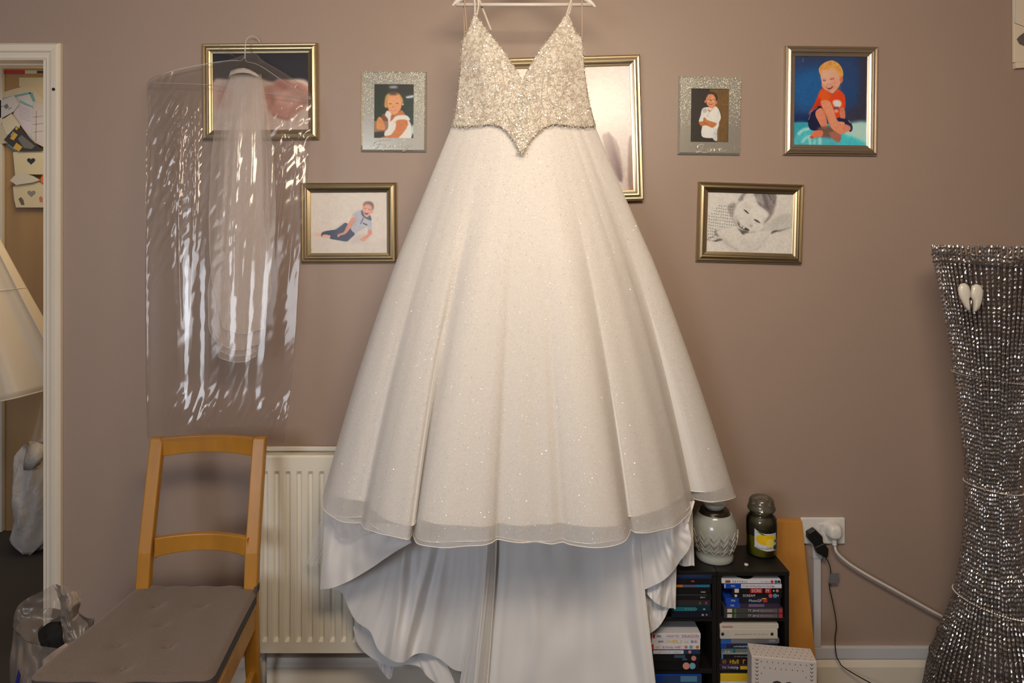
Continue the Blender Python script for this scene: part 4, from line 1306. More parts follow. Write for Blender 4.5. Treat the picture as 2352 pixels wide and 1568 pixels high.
SCRIPT = {
    'Family': [
        [(0.02, 0.42), (0.00, 0.55), (0.05, 0.72), (0.14, 0.86), (0.30, 0.92), (0.44, 0.96)], [(0.19, 0.90), (0.15, 0.55), (0.10, 0.28), (0.03, 0.24), (0.02, 0.34)], [(0.08, 0.58), (0.24, 0.62)],
        [(0.33, 0.50), (0.27, 0.53), (0.23, 0.40), (0.27, 0.33), (0.33, 0.45), (0.34, 0.36), (0.38, 0.36)],
        [(0.38, 0.36), (0.42, 0.52), (0.42, 0.34), (0.47, 0.53), (0.48, 0.34), (0.53, 0.53), (0.53, 0.36), (0.58, 0.40)],
        [(0.60, 0.52), (0.60, 0.36), (0.64, 0.38)], [(0.625, 0.64), (0.63, 0.66)], [(0.64, 0.38), (0.74, 0.84), (0.77, 0.92), (0.75, 0.95), (0.70, 0.60), (0.70, 0.36), (0.75, 0.40)],
        [(0.77, 0.54), (0.78, 0.38), (0.86, 0.54), (0.82, 0.20), (0.76, 0.04), (0.73, 0.10), (0.84, 0.34), (0.96, 0.52)]],
    'Love': [
        [(0.02, 0.60), (0.04, 0.78), (0.16, 0.92), (0.22, 0.86), (0.17, 0.55), (0.10, 0.22), (0.03, 0.10), (-0.02, 0.16), (0.08, 0.22), (0.22, 0.10), (0.34, 0.14)],
        [(0.42, 0.52), (0.35, 0.45), (0.35, 0.28), (0.42, 0.25), (0.46, 0.40), (0.42, 0.52)],
        [(0.46, 0.46), (0.55, 0.52), (0.56, 0.28), (0.66, 0.54), (0.72, 0.46)], [(0.70, 0.38), (0.80, 0.46), (0.78, 0.54), (0.72, 0.45), (0.74, 0.28), (0.86, 0.30), (0.98, 0.42)]],
}


def glitter_frame(label, corners, word, pr, cv, illum, word_box, seed, group):
    P = [at(x, y, -0.008) for x, y in corners]
    c = sum(P, Vector((0, 0, 0))) / 4
    W = (P[1] - P[0]).length
    H = (P[0] - P[3]).length
    d = (P[1] - P[0]) + (P[2] - P[3])
    e = (P[0] - P[3]) + (P[1] - P[2])
    ang = (math.atan2(-d.z, d.x) + math.atan2(e.x, e.z)) / 2
    t = thing('glitter_frame', label, 'picture', (c.x, -0.0008, c.z), group, (0, ang, 0))
    bw = 0.0065
    yb, yf = -0.0045, -0.0095
    u0, u1, v0, v1 = pr
    x0, x1, z1, z0 = -W / 2 + W * u0, -W / 2 + W * u1, H / 2 - H * v0, H / 2 - H * v1
    # plate round the aperture
    b = MB()
    xs = [-W / 2 + bw, x0, x1, W / 2 - bw]
    zs = [-H / 2 + bw, z0, z1, H / 2 - bw]
    for i in range(3):
        for j in range(3):
            if i == 1 and j == 1:
                continue
            b.add([(xs[i], yf, zs[j]), (xs[i + 1], yf, zs[j]), (xs[i + 1], yf, zs[j + 1]), (xs[i], yf, zs[j + 1])], [(0, 1, 2, 3)])
    for (xa, za, xb_, zb) in ((x0, z0, x1, z0), (x1, z0, x1, z1), (x1, z1, x0, z1), (x0, z1, x0, z0)):
        b.add([(xa, yf, za), (xb_, yf, zb), (xb_, -0.006, zb), (xa, -0.006, za)], [(0, 1, 2, 3)])
    part('mirror_plate', b, M['mirror_plate'], t, world=False)
    b = MB()
    o = [(-W / 2, H / 2), (W / 2, H / 2), (W / 2, -H / 2), (-W / 2, -H / 2)]
    i_ = [(-W / 2 + bw, H / 2 - bw), (W / 2 - bw, H / 2 - bw), (W / 2 - bw, -H / 2 + bw), (-W / 2 + bw, -H / 2 + bw)]
    for k in range(4):
        q = (k + 1) % 4
        b.add([(*[o[k][0], yb], o[k][1]), (o[q][0], yb, o[q][1]), (i_[q][0], yf, i_[q][1]), (i_[k][0], yf, i_[k][1])], [(0, 3, 2, 1)])
        b.add([(o[k][0], -0.0002, o[k][1]), (o[q][0], -0.0002, o[q][1]), (o[q][0], yb, o[q][1]), (o[k][0], yb, o[k][1])], [(0, 3, 2, 1)])
    part('bevel_edge', b, M['mirror_bevel'], t, world=False)
    b = MB(); b.box((-W / 2 + .004, -0.004, -H / 2 + .004), (W / 2 - .004, -0.0002, H / 2 - .004)); part('backing', b, M['backing'], t, world=False)
    cv.mesh('photo_print', t, x1 - x0, z1 - z0, -0.0062, M['print'], illum, (x0 + x1) / 2, (z0 + z1) / 2)
    rg = random.Random(seed)
    bs = [MB(), MB()]
    for _ in range(15000):
        x, z = rg.uniform(-W / 2 + .003, W / 2 - .003), rg.uniform(-H / 2 + .004, H / 2 - .002)
        if x0 - 0.001 < x < x1 + 0.001 and z0 - 0.001 < z < z1 + .001:
            continue
        k = (z + H / 2) / H
        if rg.random() > min(1.0, max(0.012, (k - 0.30) / 0.45)):
            continue
        n = (rg.gauss(0, .30), -1, rg.gauss(0.10, .30))
        bs[rg.random() < .4].disc((x, yf - 0.0006, z), n, rg.uniform(0.0005, 0.00105), 5)
    part('glitter', bs[0], M['glitter'], t, world=False, kind='stuff')
    part('warm_glitter', bs[1], M['glitter_warm'], t, world=False, kind='stuff')
    wx0, wx1, wz0, wz1 = word_box
    b = MB()
    for st in SCRIPT[word]:
        pts = smooth_path([(-W / 2 + W * (wx0 + (wx1 - wx0) * u), yf - 0.0005, H / 2 - H * (wz1 + (wz0 - wz1) * v)) for u, v in st], 5) if len(st) > 2 else [(-W / 2 + W * (wx0 + (wx1 - wx0) * u), yf - 0.0005, H / 2 - H * (wz1 + (wz0 - wz1) * v)) for u, v in st]
        b.tube([tuple(p) for p in pts], 0.0011, 5)
    part('script_lettering', b, M['glitter'], t, world=False)
    b = MB(); b.box((x0, -0.0088, z0), (x1, -0.0080, z1)); part('glass', b, M['frame_glass'], t, world=False)
    return t


cv = Canvas(130, 184, (325, 300), (1005, 300), (310, 1265), (40, 36, 32))
cv.poly([(310, 480), (520, 470), (520, 900), (310, 960)], (28, 42, 26), 12)
cv.poly([(800, 520), (1005, 540), (1005, 1000), (860, 900)], (36, 52, 42), 12)
cv.ell((650, 345), 80, 22, (170, 170, 165), 5)
cv.poly([(870, 515), (990, 488), (995, 528), (885, 545)], (196, 192, 190), 3)
cv.poly([(310, 970), (560, 960), (560, 1130), (310, 1170)], (150, 106, 76), 2)
cv.poly([(310, 1170), (500, 1150), (480, 1265), (310, 1265)], (40, 38, 36), 4)
cv.poly([(440, 850), (500, 830), (545, 940), (470, 950)], (120, 62, 40), 2)
cv.poly([(370, 910), (440, 900), (500, 1090), (430, 1115), (350, 1085)], (206, 130, 72), 2)
cv.poly([(560, 760), (640, 770), (720, 800), (790, 760), (860, 850), (920, 930), (900, 1030), (830, 1130), (700, 1265), (600, 1265), (560, 1000)], (190, 108, 62), 2)
cv.poly([(500, 850), (540, 770), (610, 830), (590, 970), (690, 870), (850, 850), (920, 895), (920, 945), (800, 935), (700, 950), (640, 1010), (560, 1130), (620, 1200), (500, 1230), (490, 1160), (550, 1080), (550, 930)], (224, 214, 206), 2)
cv.poly([(540, 1120), (700, 960), (830, 940), (940, 990), (940, 1265), (700, 1265), (500, 1225)], (222, 212, 204), 2)
cv.poly([(700, 950), (860, 930), (900, 1010), (840, 1130), (720, 1265), (420, 1265), (520, 1225), (600, 1200), (680, 1080)], (196, 112, 62), 2)
cv.poly([(740, 1265), (860, 1130), (935, 1000), (945, 1265)], (226, 218, 212), 2)
cv.ell((975, 1110), 26, 90, (196, 204, 186), 5)
cv.poly([(535, 600), (560, 500), (640, 460), (740, 480), (795, 580), (780, 720), (720, 810), (650, 845), (580, 780), (545, 700)], (222, 146, 96), 2)
cv.poly([(490, 690), (510, 520), (570, 455), (660, 440), (750, 465), (810, 560), (815, 640), (785, 600), (760, 520), (700, 490), (620, 480), (560, 520), (540, 620), (545, 720)], (200, 142, 74), 3)
cv.poly([(560, 455), (640, 430), (720, 440), (700, 480), (620, 490)], (74, 58, 44), 5)
cv.ell((812, 655), 14, 16, (228, 190, 160), 1)
cv.line([(570, 645), (615, 648)], 11, (80, 50, 36), 1.5)
cv.line([(690, 635), (735, 642)], 11, (80, 50, 36), 1.5)
cv.line([(630, 700), (655, 712)], 8, (180, 98, 66), 1.5)
cv.line([(615, 762), (650, 772), (690, 758)], 16, (186, 82, 70), 1.5)
cv.line([(625, 762), (680, 762)], 7, (232, 210, 190), 1)
cv.poly([(600, 860), (660, 850), (760, 780), (660, 870), (620, 950)], (150, 78, 44), 4, 0.8)
cv.grain(2)
glitter_frame('mirrored glitter frame lettered Family around a photo of a girl in white', [(830, 163), (980, 164), (979, 349), (828, 348)], 'Family', (0.205, 0.805, 0.165, 0.83), cv, (0.80, 0.68, 0.54), (0.19, 0.82, 0.845, 1.0), 11, 'mirrored glitter frames')

cv = Canvas(128, 184, (300, 300), (970, 305), (290, 1255), (36, 30, 28))
cv.poly([(632, 300), (975, 300), (955, 1260), (760, 1260), (640, 420)], (104, 74, 36), 2, 1, False)
rg = random.Random(2)
for k in range(60):
    x = rg.uniform(650, 950); y = rg.uniform(310, 1180)
    cv.line([(x, y), (x + rg.uniform(-4, 4), y + rg.uniform(30, 90))], 7, rg.choice([(80, 54, 26), (132, 96, 48), (92, 66, 34)]), 1, 0.6)
    if k < 26:
        y = rg.uniform(420, 1000); cv.line([(x - 40, y), (x + 30, y + 3)], 5, (138, 104, 56), 1, 0.5)
cv.poly([(500, 660), (590, 628), (680, 640), (740, 610), (800, 690), (832, 810), (800, 900), (795, 960), (760, 1080), (765, 1210), (735, 1232), (680, 1180), (640, 1185), (510, 1165), (482, 1080), (495, 960), (440, 885), (470, 780)], (214, 208, 206), 1.5)
cv.poly([(700, 1080), (760, 1020), (765, 1210), (730, 1225), (690, 1180)], (186, 182, 184), 4, 0.8)
cv.poly([(500, 670), (560, 650), (590, 700), (530, 740)], (160, 152, 152), 4, 0.8)
cv.poly([(600, 640), (640, 690), (720, 620), (690, 660), (630, 715), (604, 690)], (176, 102, 62), 2)
cv.poly([(444, 890), (510, 880), (520, 830), (545, 815), (590, 860), (680, 890), (750, 915), (752, 945), (690, 998), (640, 985), (570, 955), (490, 968), (448, 930)], (176, 104, 56), 1.5)
cv.line([(520, 890), (590, 950)], 14, (130, 68, 34), 2.5, 0.8)
cv.line([(560, 870), (700, 930)], 12, (200, 128, 74), 3, 0.7)
cv.poly([(565, 450), (600, 400), (680, 395), (735, 440), (748, 540), (710, 620), (660, 650), (605, 610), (575, 560)], (206, 130, 90), 1.5)
cv.poly([(560, 470), (565, 410), (620, 360), (700, 360), (760, 410), (770, 480), (745, 560), (735, 470), (690, 400), (610, 400), (578, 450)], (52, 34, 30), 2)
cv.ell((553, 530), 13, 28, (200, 124, 84), 1.5)
cv.ell((752, 545), 14, 32, (190, 112, 74), 1.5)
cv.line([(585, 510), (640, 508), (720, 512)], 8, (74, 52, 44), 1)
cv.ell((612, 512), 24, 20, (222, 180, 150), 2, 0.7)
cv.ell((690, 515), 24, 20, (222, 180, 150), 2, 0.7)
cv.line([(615, 565), (650, 578), (695, 562)], 14, (120, 50, 40), 1.2)
cv.line([(622, 564), (688, 563)], 6, (226, 205, 188), 0.8)
cv.line([(500, 690), (480, 780), (450, 870)], 8, (170, 165, 165), 2, .7)
cv.line([(800, 700), (770, 800), (755, 905)], 9, (172, 166, 166), 2, .8)
for p in ([(620, 720), (640, 800), (660, 860)], [(540, 1010), (560, 1150)], [(640, 1010), (650, 1170)], [(710, 1010), (690, 1120)]):
    cv.line(p, 9, (180, 174, 174), 3, .6)
cv.ell((600, 785), 9, 9, (90, 90, 100), 1)
cv.ell((612, 740), 7, 7, (120, 118, 120), 1)
cv.ell((690, 470), 30, 40, (226, 158, 118), 5, .6)
cv.line([(585, 500), (600, 490), (640, 490), (650, 505), (690, 490), (725, 492)], 5, (60, 40, 34), 1)
cv.grain(2)
glitter_frame('mirrored glitter frame lettered Love around a photo of a boy with folded arms', [(1559, 174), (1703, 177), (1701, 356), (1557, 354)], 'Love', (0.20, 0.80, 0.16, 0.84), cv, (0.76, 0.70, 0.62), (0.30, 0.80, 0.86, 0.99), 12, 'mirrored glitter frames')

# ---------------------------------------------------------------- leaf printed panel, top right
M['leaf_card'] = mat('cream_panel_paper', (0.80, 0.70, 0.55), 0.7, noise=(4, 0.05))
M['leaf_grey'] = mat('grey_brown_leaf_print', (0.14, 0.115, 0.10), 0.7)
yq = -0.012
s = scl(yq)
px = lambda x: (x - HX) / s
pz = lambda y: CAM_H - (y - HY) / s
lp = thing('wall_hanging', 'cream panel with a grey leaf at the top right corner of the wall', 'wall hanging', (px(2340), yq, pz(150)))
b = MB(); b.box((px(2329), yq, pz(143)), (px(2420), -0.002, pz(-40))); part('panel_body', b, M['leaf_card'], lp, bevel=0.002)
b = MB(); b.hexa([(px(2332), yq - .004, pz(157)), (px(2420), yq - .004, pz(150)), (px(2420), -0.002, pz(150)), (px(2332), -0.002, pz(157))], [(px(2331), yq - .003, pz(144)), (px(2420), yq - .003, pz(142)), (px(2420), -0.002, pz(142)), (px(2331), -0.002, pz(144))])
part('bottom_lip', b, M['leaf_card'], lp)
b = MB(); b.prism([(px(x), pz(y)) for x, y in ((2335, 90), (2342, 82), (2352, 75), (2370, 72), (2386, 80), (2394, 92), (2378, 104), (2352, 106), (2341, 101))], yq - 0.0008, yq + 0.001); part('leaf_print', b, M['leaf_grey'], lp)
b = MB(); b.tube([(px(2329.5), yq - .001, pz(-20)), (px(2331), yq - .001, pz(15)), (px(2330), yq - .001, pz(52))], 0.0022, 6); part('edge_tape', b, M['grey_plastic'], lp)
b = MB(); b.tube([(px(2330), yq - .0004, pz(53)), (px(2352), yq - .0004, pz(61)), (px(2410), yq - .0004, pz(80))], 0.0009, 5); part('paper_seam', b, M['leaf_grey'], lp)

# ================================================================== chair
YS, YT = -0.319, -0.215        # back posts at seat level and at the top
ZS = 0.430                     # top of the wooden seat
ZTOP = at(0, 1003, YT).z
xl0, xr0 = at(313, 0, YS).x, at(592, 0, YS).x
xl1, xr1 = at(349, 0, YT).x, at(612, 0, YT).x
YF = -0.70
ch = thing('wooden_chair', 'honey coloured wooden chair with open frame back, in front of the wall and radiator', 'chair', ((xl0 + xr0) / 2, -0.5, 0))
PW, PD = 0.038, 0.024


def post(xa, xb_, sgn):
    """rear leg and back post in one, bent at the seat"""
    mb = MB()
    lv = [(0.0005, YS + 0.05, xa), (0.25, YS + 0.012, xa), (ZS, YS, xa), (0.56, YS + 0.022, xa + (xb_ - xa) * .28), (0.72, YS + 0.064, xa + (xb_ - xa) * .65), (ZTOP, YT, xb_)]
    rows = []
    for z, y, x in lv:
        x2 = x + sgn * PW
        rows.append([(x, y - PD / 2, z), (x2, y - PD / 2, z), (x2, y + PD / 2, z), (x, y + PD / 2, z)])
    mb.grid(rows, True)
    n = len(mb.v)
    mb.f += [(3, 2, 1, 0), (n - 4, n - 3, n - 2, n - 1)]; mb.m += [0, 0]
    return mb


part('back_post', post(xl0, xl1, 1), M['chair_wood'], ch, bevel=0.004, seg=3)
part('back_post', post(xr0, xr1, -1), M['chair_wood'], ch, bevel=0.004, seg=3)


def rail(z0, z1, y, x0, x1, bow, arch):
    """curved rail: bows backwards and has an arched lower edge"""
    mb = MB(); rows = []
    n = 14
    for i in range(n + 1):
        u = i / n
        k = 4 * u * (1 - u)
        yy = y + bow * k
        x = x0 + (x1 - x0) * u
        rows.append([(x, yy - 0.009, z0 + arch * k), (x, yy - 0.009, z1 + arch * k * .35), (x, yy + 0.009, z1 + arch * k * .35), (x, yy + 0.009, z0 + arch * k)])
    mb.grid(rows, True)
    m = len(mb.v)
    mb.f += [(0, 1, 2, 3), (m - 1, m - 2, m - 3, m - 4)]; mb.m += [0, 0]
    return mb


part('top_rail', rail(ZTOP - 0.056, ZTOP - 0.001, YT - 0.004, xl1 + PW - .003, xr1 - PW + .003, 0.022, 0.007), M['chair_wood'], ch, bevel=0.003)
zl = at(0, 1276, -0.29).z
part('lower_rail', rail(zl, zl + 0.055, -0.293, xl0 + PW + .006, xr0 - PW + .004, 0.024, 0.010), M['chair_wood'], ch, bevel=0.003)
xfl, xfr = -1.105, -0.685
b = MB()
b.hexa([(xfl, YF, ZS - .018), (xfr, YF, ZS - .018), (xr0, YS - PD / 2, ZS - .018), (xl0, YS - PD / 2, ZS - .018)], [(xfl, YF, ZS), (xfr, YF, ZS), (xr0, YS - PD / 2, ZS), (xl0, YS - PD / 2, ZS)])
part('seat_panel', b, M['chair_wood'], ch, bevel=0.003)


def bar(p, q, hw, z0, z1):
    p, q = Vector(p), Vector(q)
    n = Vector((-(q - p).y, (q - p).x, 0)).normalized() * hw
    mb = MB()
    c = [p - n, q - n, q + n, p + n]
    mb.hexa([(v.x, v.y, z0) for v in c], [(v.x, v.y, z1) for v in c])
    return mb


for nm, p, q in (('side_rail', (xfr - .012, YF + .03, 0), (xr0 - .013, YS - PD / 2, 0)), ('side_rail', (xfl + .012, YF + .03, 0), (xl0 + .013, YS - PD / 2, 0)), ('front_rail', (xfl + .03, YF + .014, 0), (xfr - .03, YF + .014, 0)), ('rear_rail', (xl0 + PW, YS, 0), (xr0 - PW, YS, 0))):
    part(nm, bar(p, q, 0.010, ZS - .075, ZS - .0185), M['chair_wood'], ch, bevel=0.002)
for x in (xfl, xfr - 0.038):
    b = MB(); b.box((x, YF, 0.0005), (x + 0.038, YF + 0.036, ZS - 0.0185)); part('front_leg', b, M['chair_wood'], ch, bevel=0.003)
for sx, xf, xr in ((1, xfr - .02, xr0 - .018), (-1, xfl + .02, xl0 + .018)):
    part('stretcher', bar((xf, YF + .036, 0), (xr, YS + .006, 0), 0.008, 0.19, 0.225), M['chair_wood'], ch, bevel=0.002)

# ---- cushion
cz0, cz1 = ZS + 0.001, ZS + 0.038
cu = thing('seat_cushion', 'taupe buttoned seat cushion with dark ribbed edge lying on the wooden chair', 'cushion', ((xl0 + xr0) / 2, -0.5, cz0))
NX, NY = 56, 52
tuft = [(0.30, 0.33), (0.62, 0.33), (0.46, 0.55), (0.30, 0.77), (0.64, 0.77), (0.46, 0.12)]
front_y, back_y = -0.715, -0.300
cfl, cfr, cbl, cbr = at(62, 0, front_y).x - .004, at(482, 0, front_y).x + .004, at(318, 0, back_y).x + .038, at(590, 0, back_y).x - .036
rows = []


def cpt(u, v):
    # v 0 front, 1 back, with rounded corners
    x0, x1 = cfl + (at(313, 0, YS).x - .004 - cfl) * min(1, v / .93), cfr + (at(590, 0, YS).x + .004 - cfr) * min(1, v / .93)
    if v > 0.93:
        x0, x1 = cbl, cbr
    cr = 0.03
    x = x0 + (x1 - x0) * u
    y = front_y + (back_y - front_y) * v
    return x, y


for j in range(NY + 1):
    v = j / NY
    row = []
    for i in range(NX + 1):
        u = i / NX
        # round the plan a little at the front corners
        a, c_ = 2 * u - 1, 2 * v - 1
        x, y = cpt(u, v)
        du = max(0, abs(a) - .86) / .14
        dv = max(0, -c_ - .86) / .14
        if du > 0 and dv > 0:
            k = math.hypot(du, dv)
            if k > 0:
                f = max(du, dv) / k
                x -= math.copysign(1, a) * (1 - f) * du * .03
                y += (1 - f) * dv * .03
        e = min(1 - abs(a), 1 - abs(c_))
        h = cz1 - 0.010 * max(0, 1 - e / .06) ** 2
        for tu, tv in tuft:
            dd = ((u - tu) * .40) ** 2 + ((v - tv) * .41) ** 2
            h -= 0.0085 * math.exp(-dd / 0.00025) + 0.006 * math.exp(-dd / 0.003)
        h += 0.0012 * math.sin(u * 23 + v * 7)
        row.append((x, y, h))
    rows.append(row)
b = MB(); b.grid(rows)
ct = part('cushion_top', b, M['cushion'], cu, smooth=True)
b = MB()
edge = [rows[0][i] for i in range(NX + 1)] + [rows[j][NX] for j in range(1, NY + 1)] + [rows[NY][i] for i in range(NX - 1, -1, -1)] + [rows[j][0] for j in range(NY - 1, 0, -1)]
b.grid([[(p[0], p[1], cz0) for p in edge], [(p[0] + 0.0, p[1], p[2] - .012) for p in edge], [(p[0], p[1], p[2]) for p in edge]], True)
part('cushion_edge', b, M['cushion_side'], cu, smooth=False)
b = MB(); b.grid([[(p[0], p[1], cz0) for p in rows[0]], [(p[0], p[1], cz0) for p in rows[NY]]]); part('cushion_base', b, M['cushion_side'], cu)
for tu, tv in tuft:
    x, y = cpt(tu, tv); b = MB(); b.lathe([(0.0, 0.0035), (0.006, 0.003), (0.009, 0.0), (0.0085, -0.002)], (x, y, cz1 - 0.0155), 14); part('button', b, M['cushion'], ct, smooth=True)
p = at(588, 1352, YS - .014)
b = MB(); b.grid([[(p.x - .004, p.y - .004, p.z + .006), (p.x + .0035, p.y - .003, p.z + .010), (p.x + .0045, p.y + .012, p.z + .012)], [(p.x - .004, p.y - .006, p.z - .014), (p.x + .003, p.y - .005, p.z - .012), (p.x + .0045, p.y + .012, p.z - .006)]]); part('tie_strap', b, M['cushion_side'], cu, solid=0.003)

# ================================================================== clear bag of things behind the chair
M['clear_bag'] = film('clear_carrier_film', (0.86, 0.84, 0.82), 0.015, 0.28, haze=0.22, haze_col=(0.42, 0.35, 0.30), bump=(9, 0.15, (1, 1, 0.5)))
yb0 = -0.47
bg = thing('clear_plastic_bag', 'clear plastic carrier bag with open handles standing left of the chair', 'bag', at(95, 1568, yb0) * 1.0)
BASE[bg.name] = Vector((at(95, 0, yb0).x, yb0, 0)); bg.location = BASE[bg.name]


def sheet(rows_px, n=8, m=10, wob=0.004, seed=1):
    """cloth or film through rows of (px, py, Y); smooth both ways"""
    rows = [np.array([tuple(at(*p)) for p in r]) for r in rows_px]
    k = max(len(r) for r in rows)
    rows = [np.array(smooth_path(r, m)) if len(r) > 2 else resample(r, m * 2 + 1) for r in rows]
    L = max(len(r) for r in rows)
    rows = [resample(r, L) for r in rows]
    out = []
    cols = []
    for i in range(L):
        c = [r[i] for r in rows]
        cols.append(np.array(smooth_path(c, n)) if len(c) > 2 else resample(c, n + 1))
    A = np.stack(cols, 1)
    rs = np.random.RandomState(seed)
    if wob:
        nz = rs.normal(0, 1, A.shape[:2])
        for _ in range(4):
            nz = (nz + np.roll(nz, 1, 0) + np.roll(nz, -1, 0) + np.roll(nz, 1, 1) + np.roll(nz, -1, 1)) / 5
        A[..., 1] += nz / (nz.std() + 1e-9) * wob
    return A


def grid_of(A):
    mb = MB(); mb.grid([[tuple(p) for p in r] for r in A]); return mb


def handle(px, w0):
    out = []
    for x, y, wx_, yy in px:
        out.append([(x - wx_ / 2, y, yy), (x, y - 3, yy - .012), (x + wx_ / 2, y, yy)])
    return out


part('bag_front', grid_of(sheet([[(30, 1440, yb0 - .02), (60, 1470, yb0 - .05), (130, 1490, yb0 - .07), (190, 1470, yb0 - .04), (215, 1420, yb0)], [(22, 1568, yb0 - .03), (60, 1590, yb0 - .08), (140, 1600, yb0 - .09), (210, 1600, yb0 - .06), (206, 1600, yb0)], [(25, 1780, yb0 - .02), (60, 1800, yb0 - .06), (140, 1805, yb0 - .06), (210, 1800, yb0 - .05), (206, 1780, yb0)]], wob=.003)), M['clear_bag'], bg, smooth=True)
part('bag_back', grid_of(sheet([[(32, 1445, yb0 + .0), (80, 1400, yb0 + .07), (150, 1400, yb0 + .08), (215, 1420, yb0 + .01)], [(22, 1568, yb0), (80, 1560, yb0 + .09), (150, 1560, yb0 + .09), (206, 1590, yb0 + .01)], [(25, 1780, yb0), (80, 1690, yb0 + .08), (150, 1690, yb0 + .08), (206, 1770, yb0 + .01)]], wob=.003, seed=3)), M['clear_bag'], bg, smooth=True)
part('bag_handle', grid_of(sheet([[(28, 1440, yb0 - .02), (60, 1468, yb0 - .05), (95, 1492, yb0 - .05)], [(35, 1400, yb0 - .01), (60, 1430, yb0 - .02), (85, 1450, yb0 - .03)], [(60, 1375, yb0), (90, 1410, yb0), (110, 1428, yb0)], [(100, 1355, yb0), (120, 1375, yb0 + .01), (140, 1410, yb0 + .01)], [(120, 1342, yb0 + .01), (135, 1350, yb0 + .02), (150, 1365, yb0 + .02)]], wob=.002)), M['clear_bag'], bg, smooth=True)
part('bag_handle', grid_of(sheet([[(118, 1342, yb0 + .01), (150, 1345, yb0), (188, 1358, yb0 + .02)], [(138, 1375, yb0), (160, 1385, yb0 - .02), (186, 1385, yb0 + .01)], [(138, 1410, yb0), (158, 1425, yb0 - .02), (180, 1410, yb0 + .01)], [(142, 1440, yb0 - .01), (165, 1460, yb0 - .03), (200, 1430, yb0)], [(150, 1480, yb0 - .02), (180, 1500, yb0 - .05), (208, 1450, yb0)]], wob=.002, seed=5)), M['clear_bag'], bg, smooth=True)
M['bag_blue'] = mat('dark_blue_bag_print', (0.02, 0.02, 0.16), 0.4)
b = MB(); b.prism([(at(x, 0, yb0 - .085).x, at(0, y, yb0 - .085).z) for x, y in ((36, 1568), (43, 1536), (48, 1550), (44, 1575), (30, 1600))], yb0 - .0865, yb0 - .0855); part('blue_print', b, M['bag_blue'], bg)
M['matt_black'] = mat('matt_black_cloth', (0.004, 0.004, 0.005), 0.9)
blk = part('black_pouch', grid_of(sheet([[(76, 1474, yb0 + .01), (100, 1445, yb0 + .02), (124, 1430, yb0 + .03), (138, 1427, yb0 + .03)], [(84, 1490, yb0 - .0), (110, 1468, yb0), (132, 1455, yb0 + .01), (142, 1450, yb0 + .02)], [(97, 1515, yb0 - .01), (112, 1496, yb0 - .01), (135, 1482, yb0), (152, 1474, yb0 + .01)], [(100, 1700, yb0 - .01), (115, 1700, yb0 - .02), (140, 1700, yb0), (156, 1700, yb0 + .01)]], wob=.001)), M['matt_black'], smooth=True, solid=0.02)
tag(blk, 'matt black pouch inside the clear plastic bag left of the chair', 'pouch')
M['pink_card'] = mat('pale_pink_card', (0.48, 0.33, 0.26), 0.7)
cd = part('folded_card', grid_of(sheet([[(99, 1514, yb0 - .035), (125, 1494, yb0 - .035), (152, 1476, yb0 - .03)], [(99, 1560, yb0 - .035), (130, 1530, yb0 - .035), (160, 1508, yb0 - .03)], [(99, 1720, yb0 - .035), (130, 1720, yb0 - .035), (160, 1720, yb0 - .03)]], wob=.0)), M['pink_card'], smooth=True, solid=0.003)
tag(cd, 'pale pink folded card in front of the black pouch in the clear bag', 'card')

# ================================================================== tall beaded vase
M['rod'] = mat('silver_glass_beads', (0.42, 0.39, 0.38), 0.24, metal=0.9)
M['interior_shade'] = mat('painted_interior_shade', (0.075, 0.045, 0.036), 0.6)  # shade of the vase's interior, put into a dark brown colour
M['wire'] = mat('dark_tie_wire', (0.10, 0.10, 0.10), 0.4, metal=0.6)
M['bead_ring'] = mat('clear_silver_bead', (0.72, 0.70, 0.68), 0.18, metal=0.9)
vy = -0.30
s = scl(vy)
vx = (2281 - HX) / s
va = thing('floor_vase', 'tall hourglass floor vase of silver beaded rods at the right edge', 'vase', (vx, vy, 0))
VP = [(565, 118), (600, 114), (680, 101), (800, 82), (900, 70), (1000, 60), (1100, 52), (1200, 54), (1290, 61), (1380, 75), (1450, 95), (1520, 118), (1568, 129), (1640, 139), (1710, 138)]
vz = [CAM_H - (y - HY) / s for y, r_ in VP]
vr = [r_ / s for y, r_ in VP]
zt_, zb_ = vz[0], 0.004


def vrad(z):
    return float(np.interp(z, vz[::-1], vr[::-1]))


# one rod: a chain of little glass beads following the vase's waist
NB = 120
NR = 68
firsts = []
for var in range(4):
    b = MB()
    r5 = random.Random(40 + var)
    rows = []
    for i in range(NB * 2 + 1):
        z = zb_ + (zt_ - zb_) * i / (NB * 2)
        a = 0.10 * math.sin((z / zt_) * PI)
        rr = vrad(z)
        q = (0.0046 if i % 2 else 0.0034) * r5.uniform(.9, 1.08)
        ph = r5.uniform(0, .9)
        rows.append([(rr * math.cos(a) + q * math.cos(ph + PI / 4 * k), rr * math.sin(a) + q * math.sin(ph + PI / 4 * k), z + r5.uniform(-.0006, .0006)) for k in range(8)])
    b.grid(rows, True)
    o = part('beaded_rod', b, M['rod'], va, world=False)
    o.rotation_euler = (0, 0, 2 * PI * var / NR)
    firsts.append(o)
for k in range(4, NR):
    o = firsts[random.randrange(4)].copy()
    COL.objects.link(o)
    o.parent = va
    o.rotation_euler = (0, 0, 2 * PI * k / NR)
    o.location = (0, 0, random.uniform(-0.003, 0.004))
b = MB()
prof = [(vrad(z) - 0.007, z) for z in np.linspace(0.003, CAM_H - (603 - HY) / s, 40)]
b.lathe([(0.0, 0.003)] + prof, (0, 0, 0), 48); part('interior_shade_tube', b, M['interior_shade'], va, world=False, smooth=True)  # added dark tube, stands in for the dim interior seen between the rods


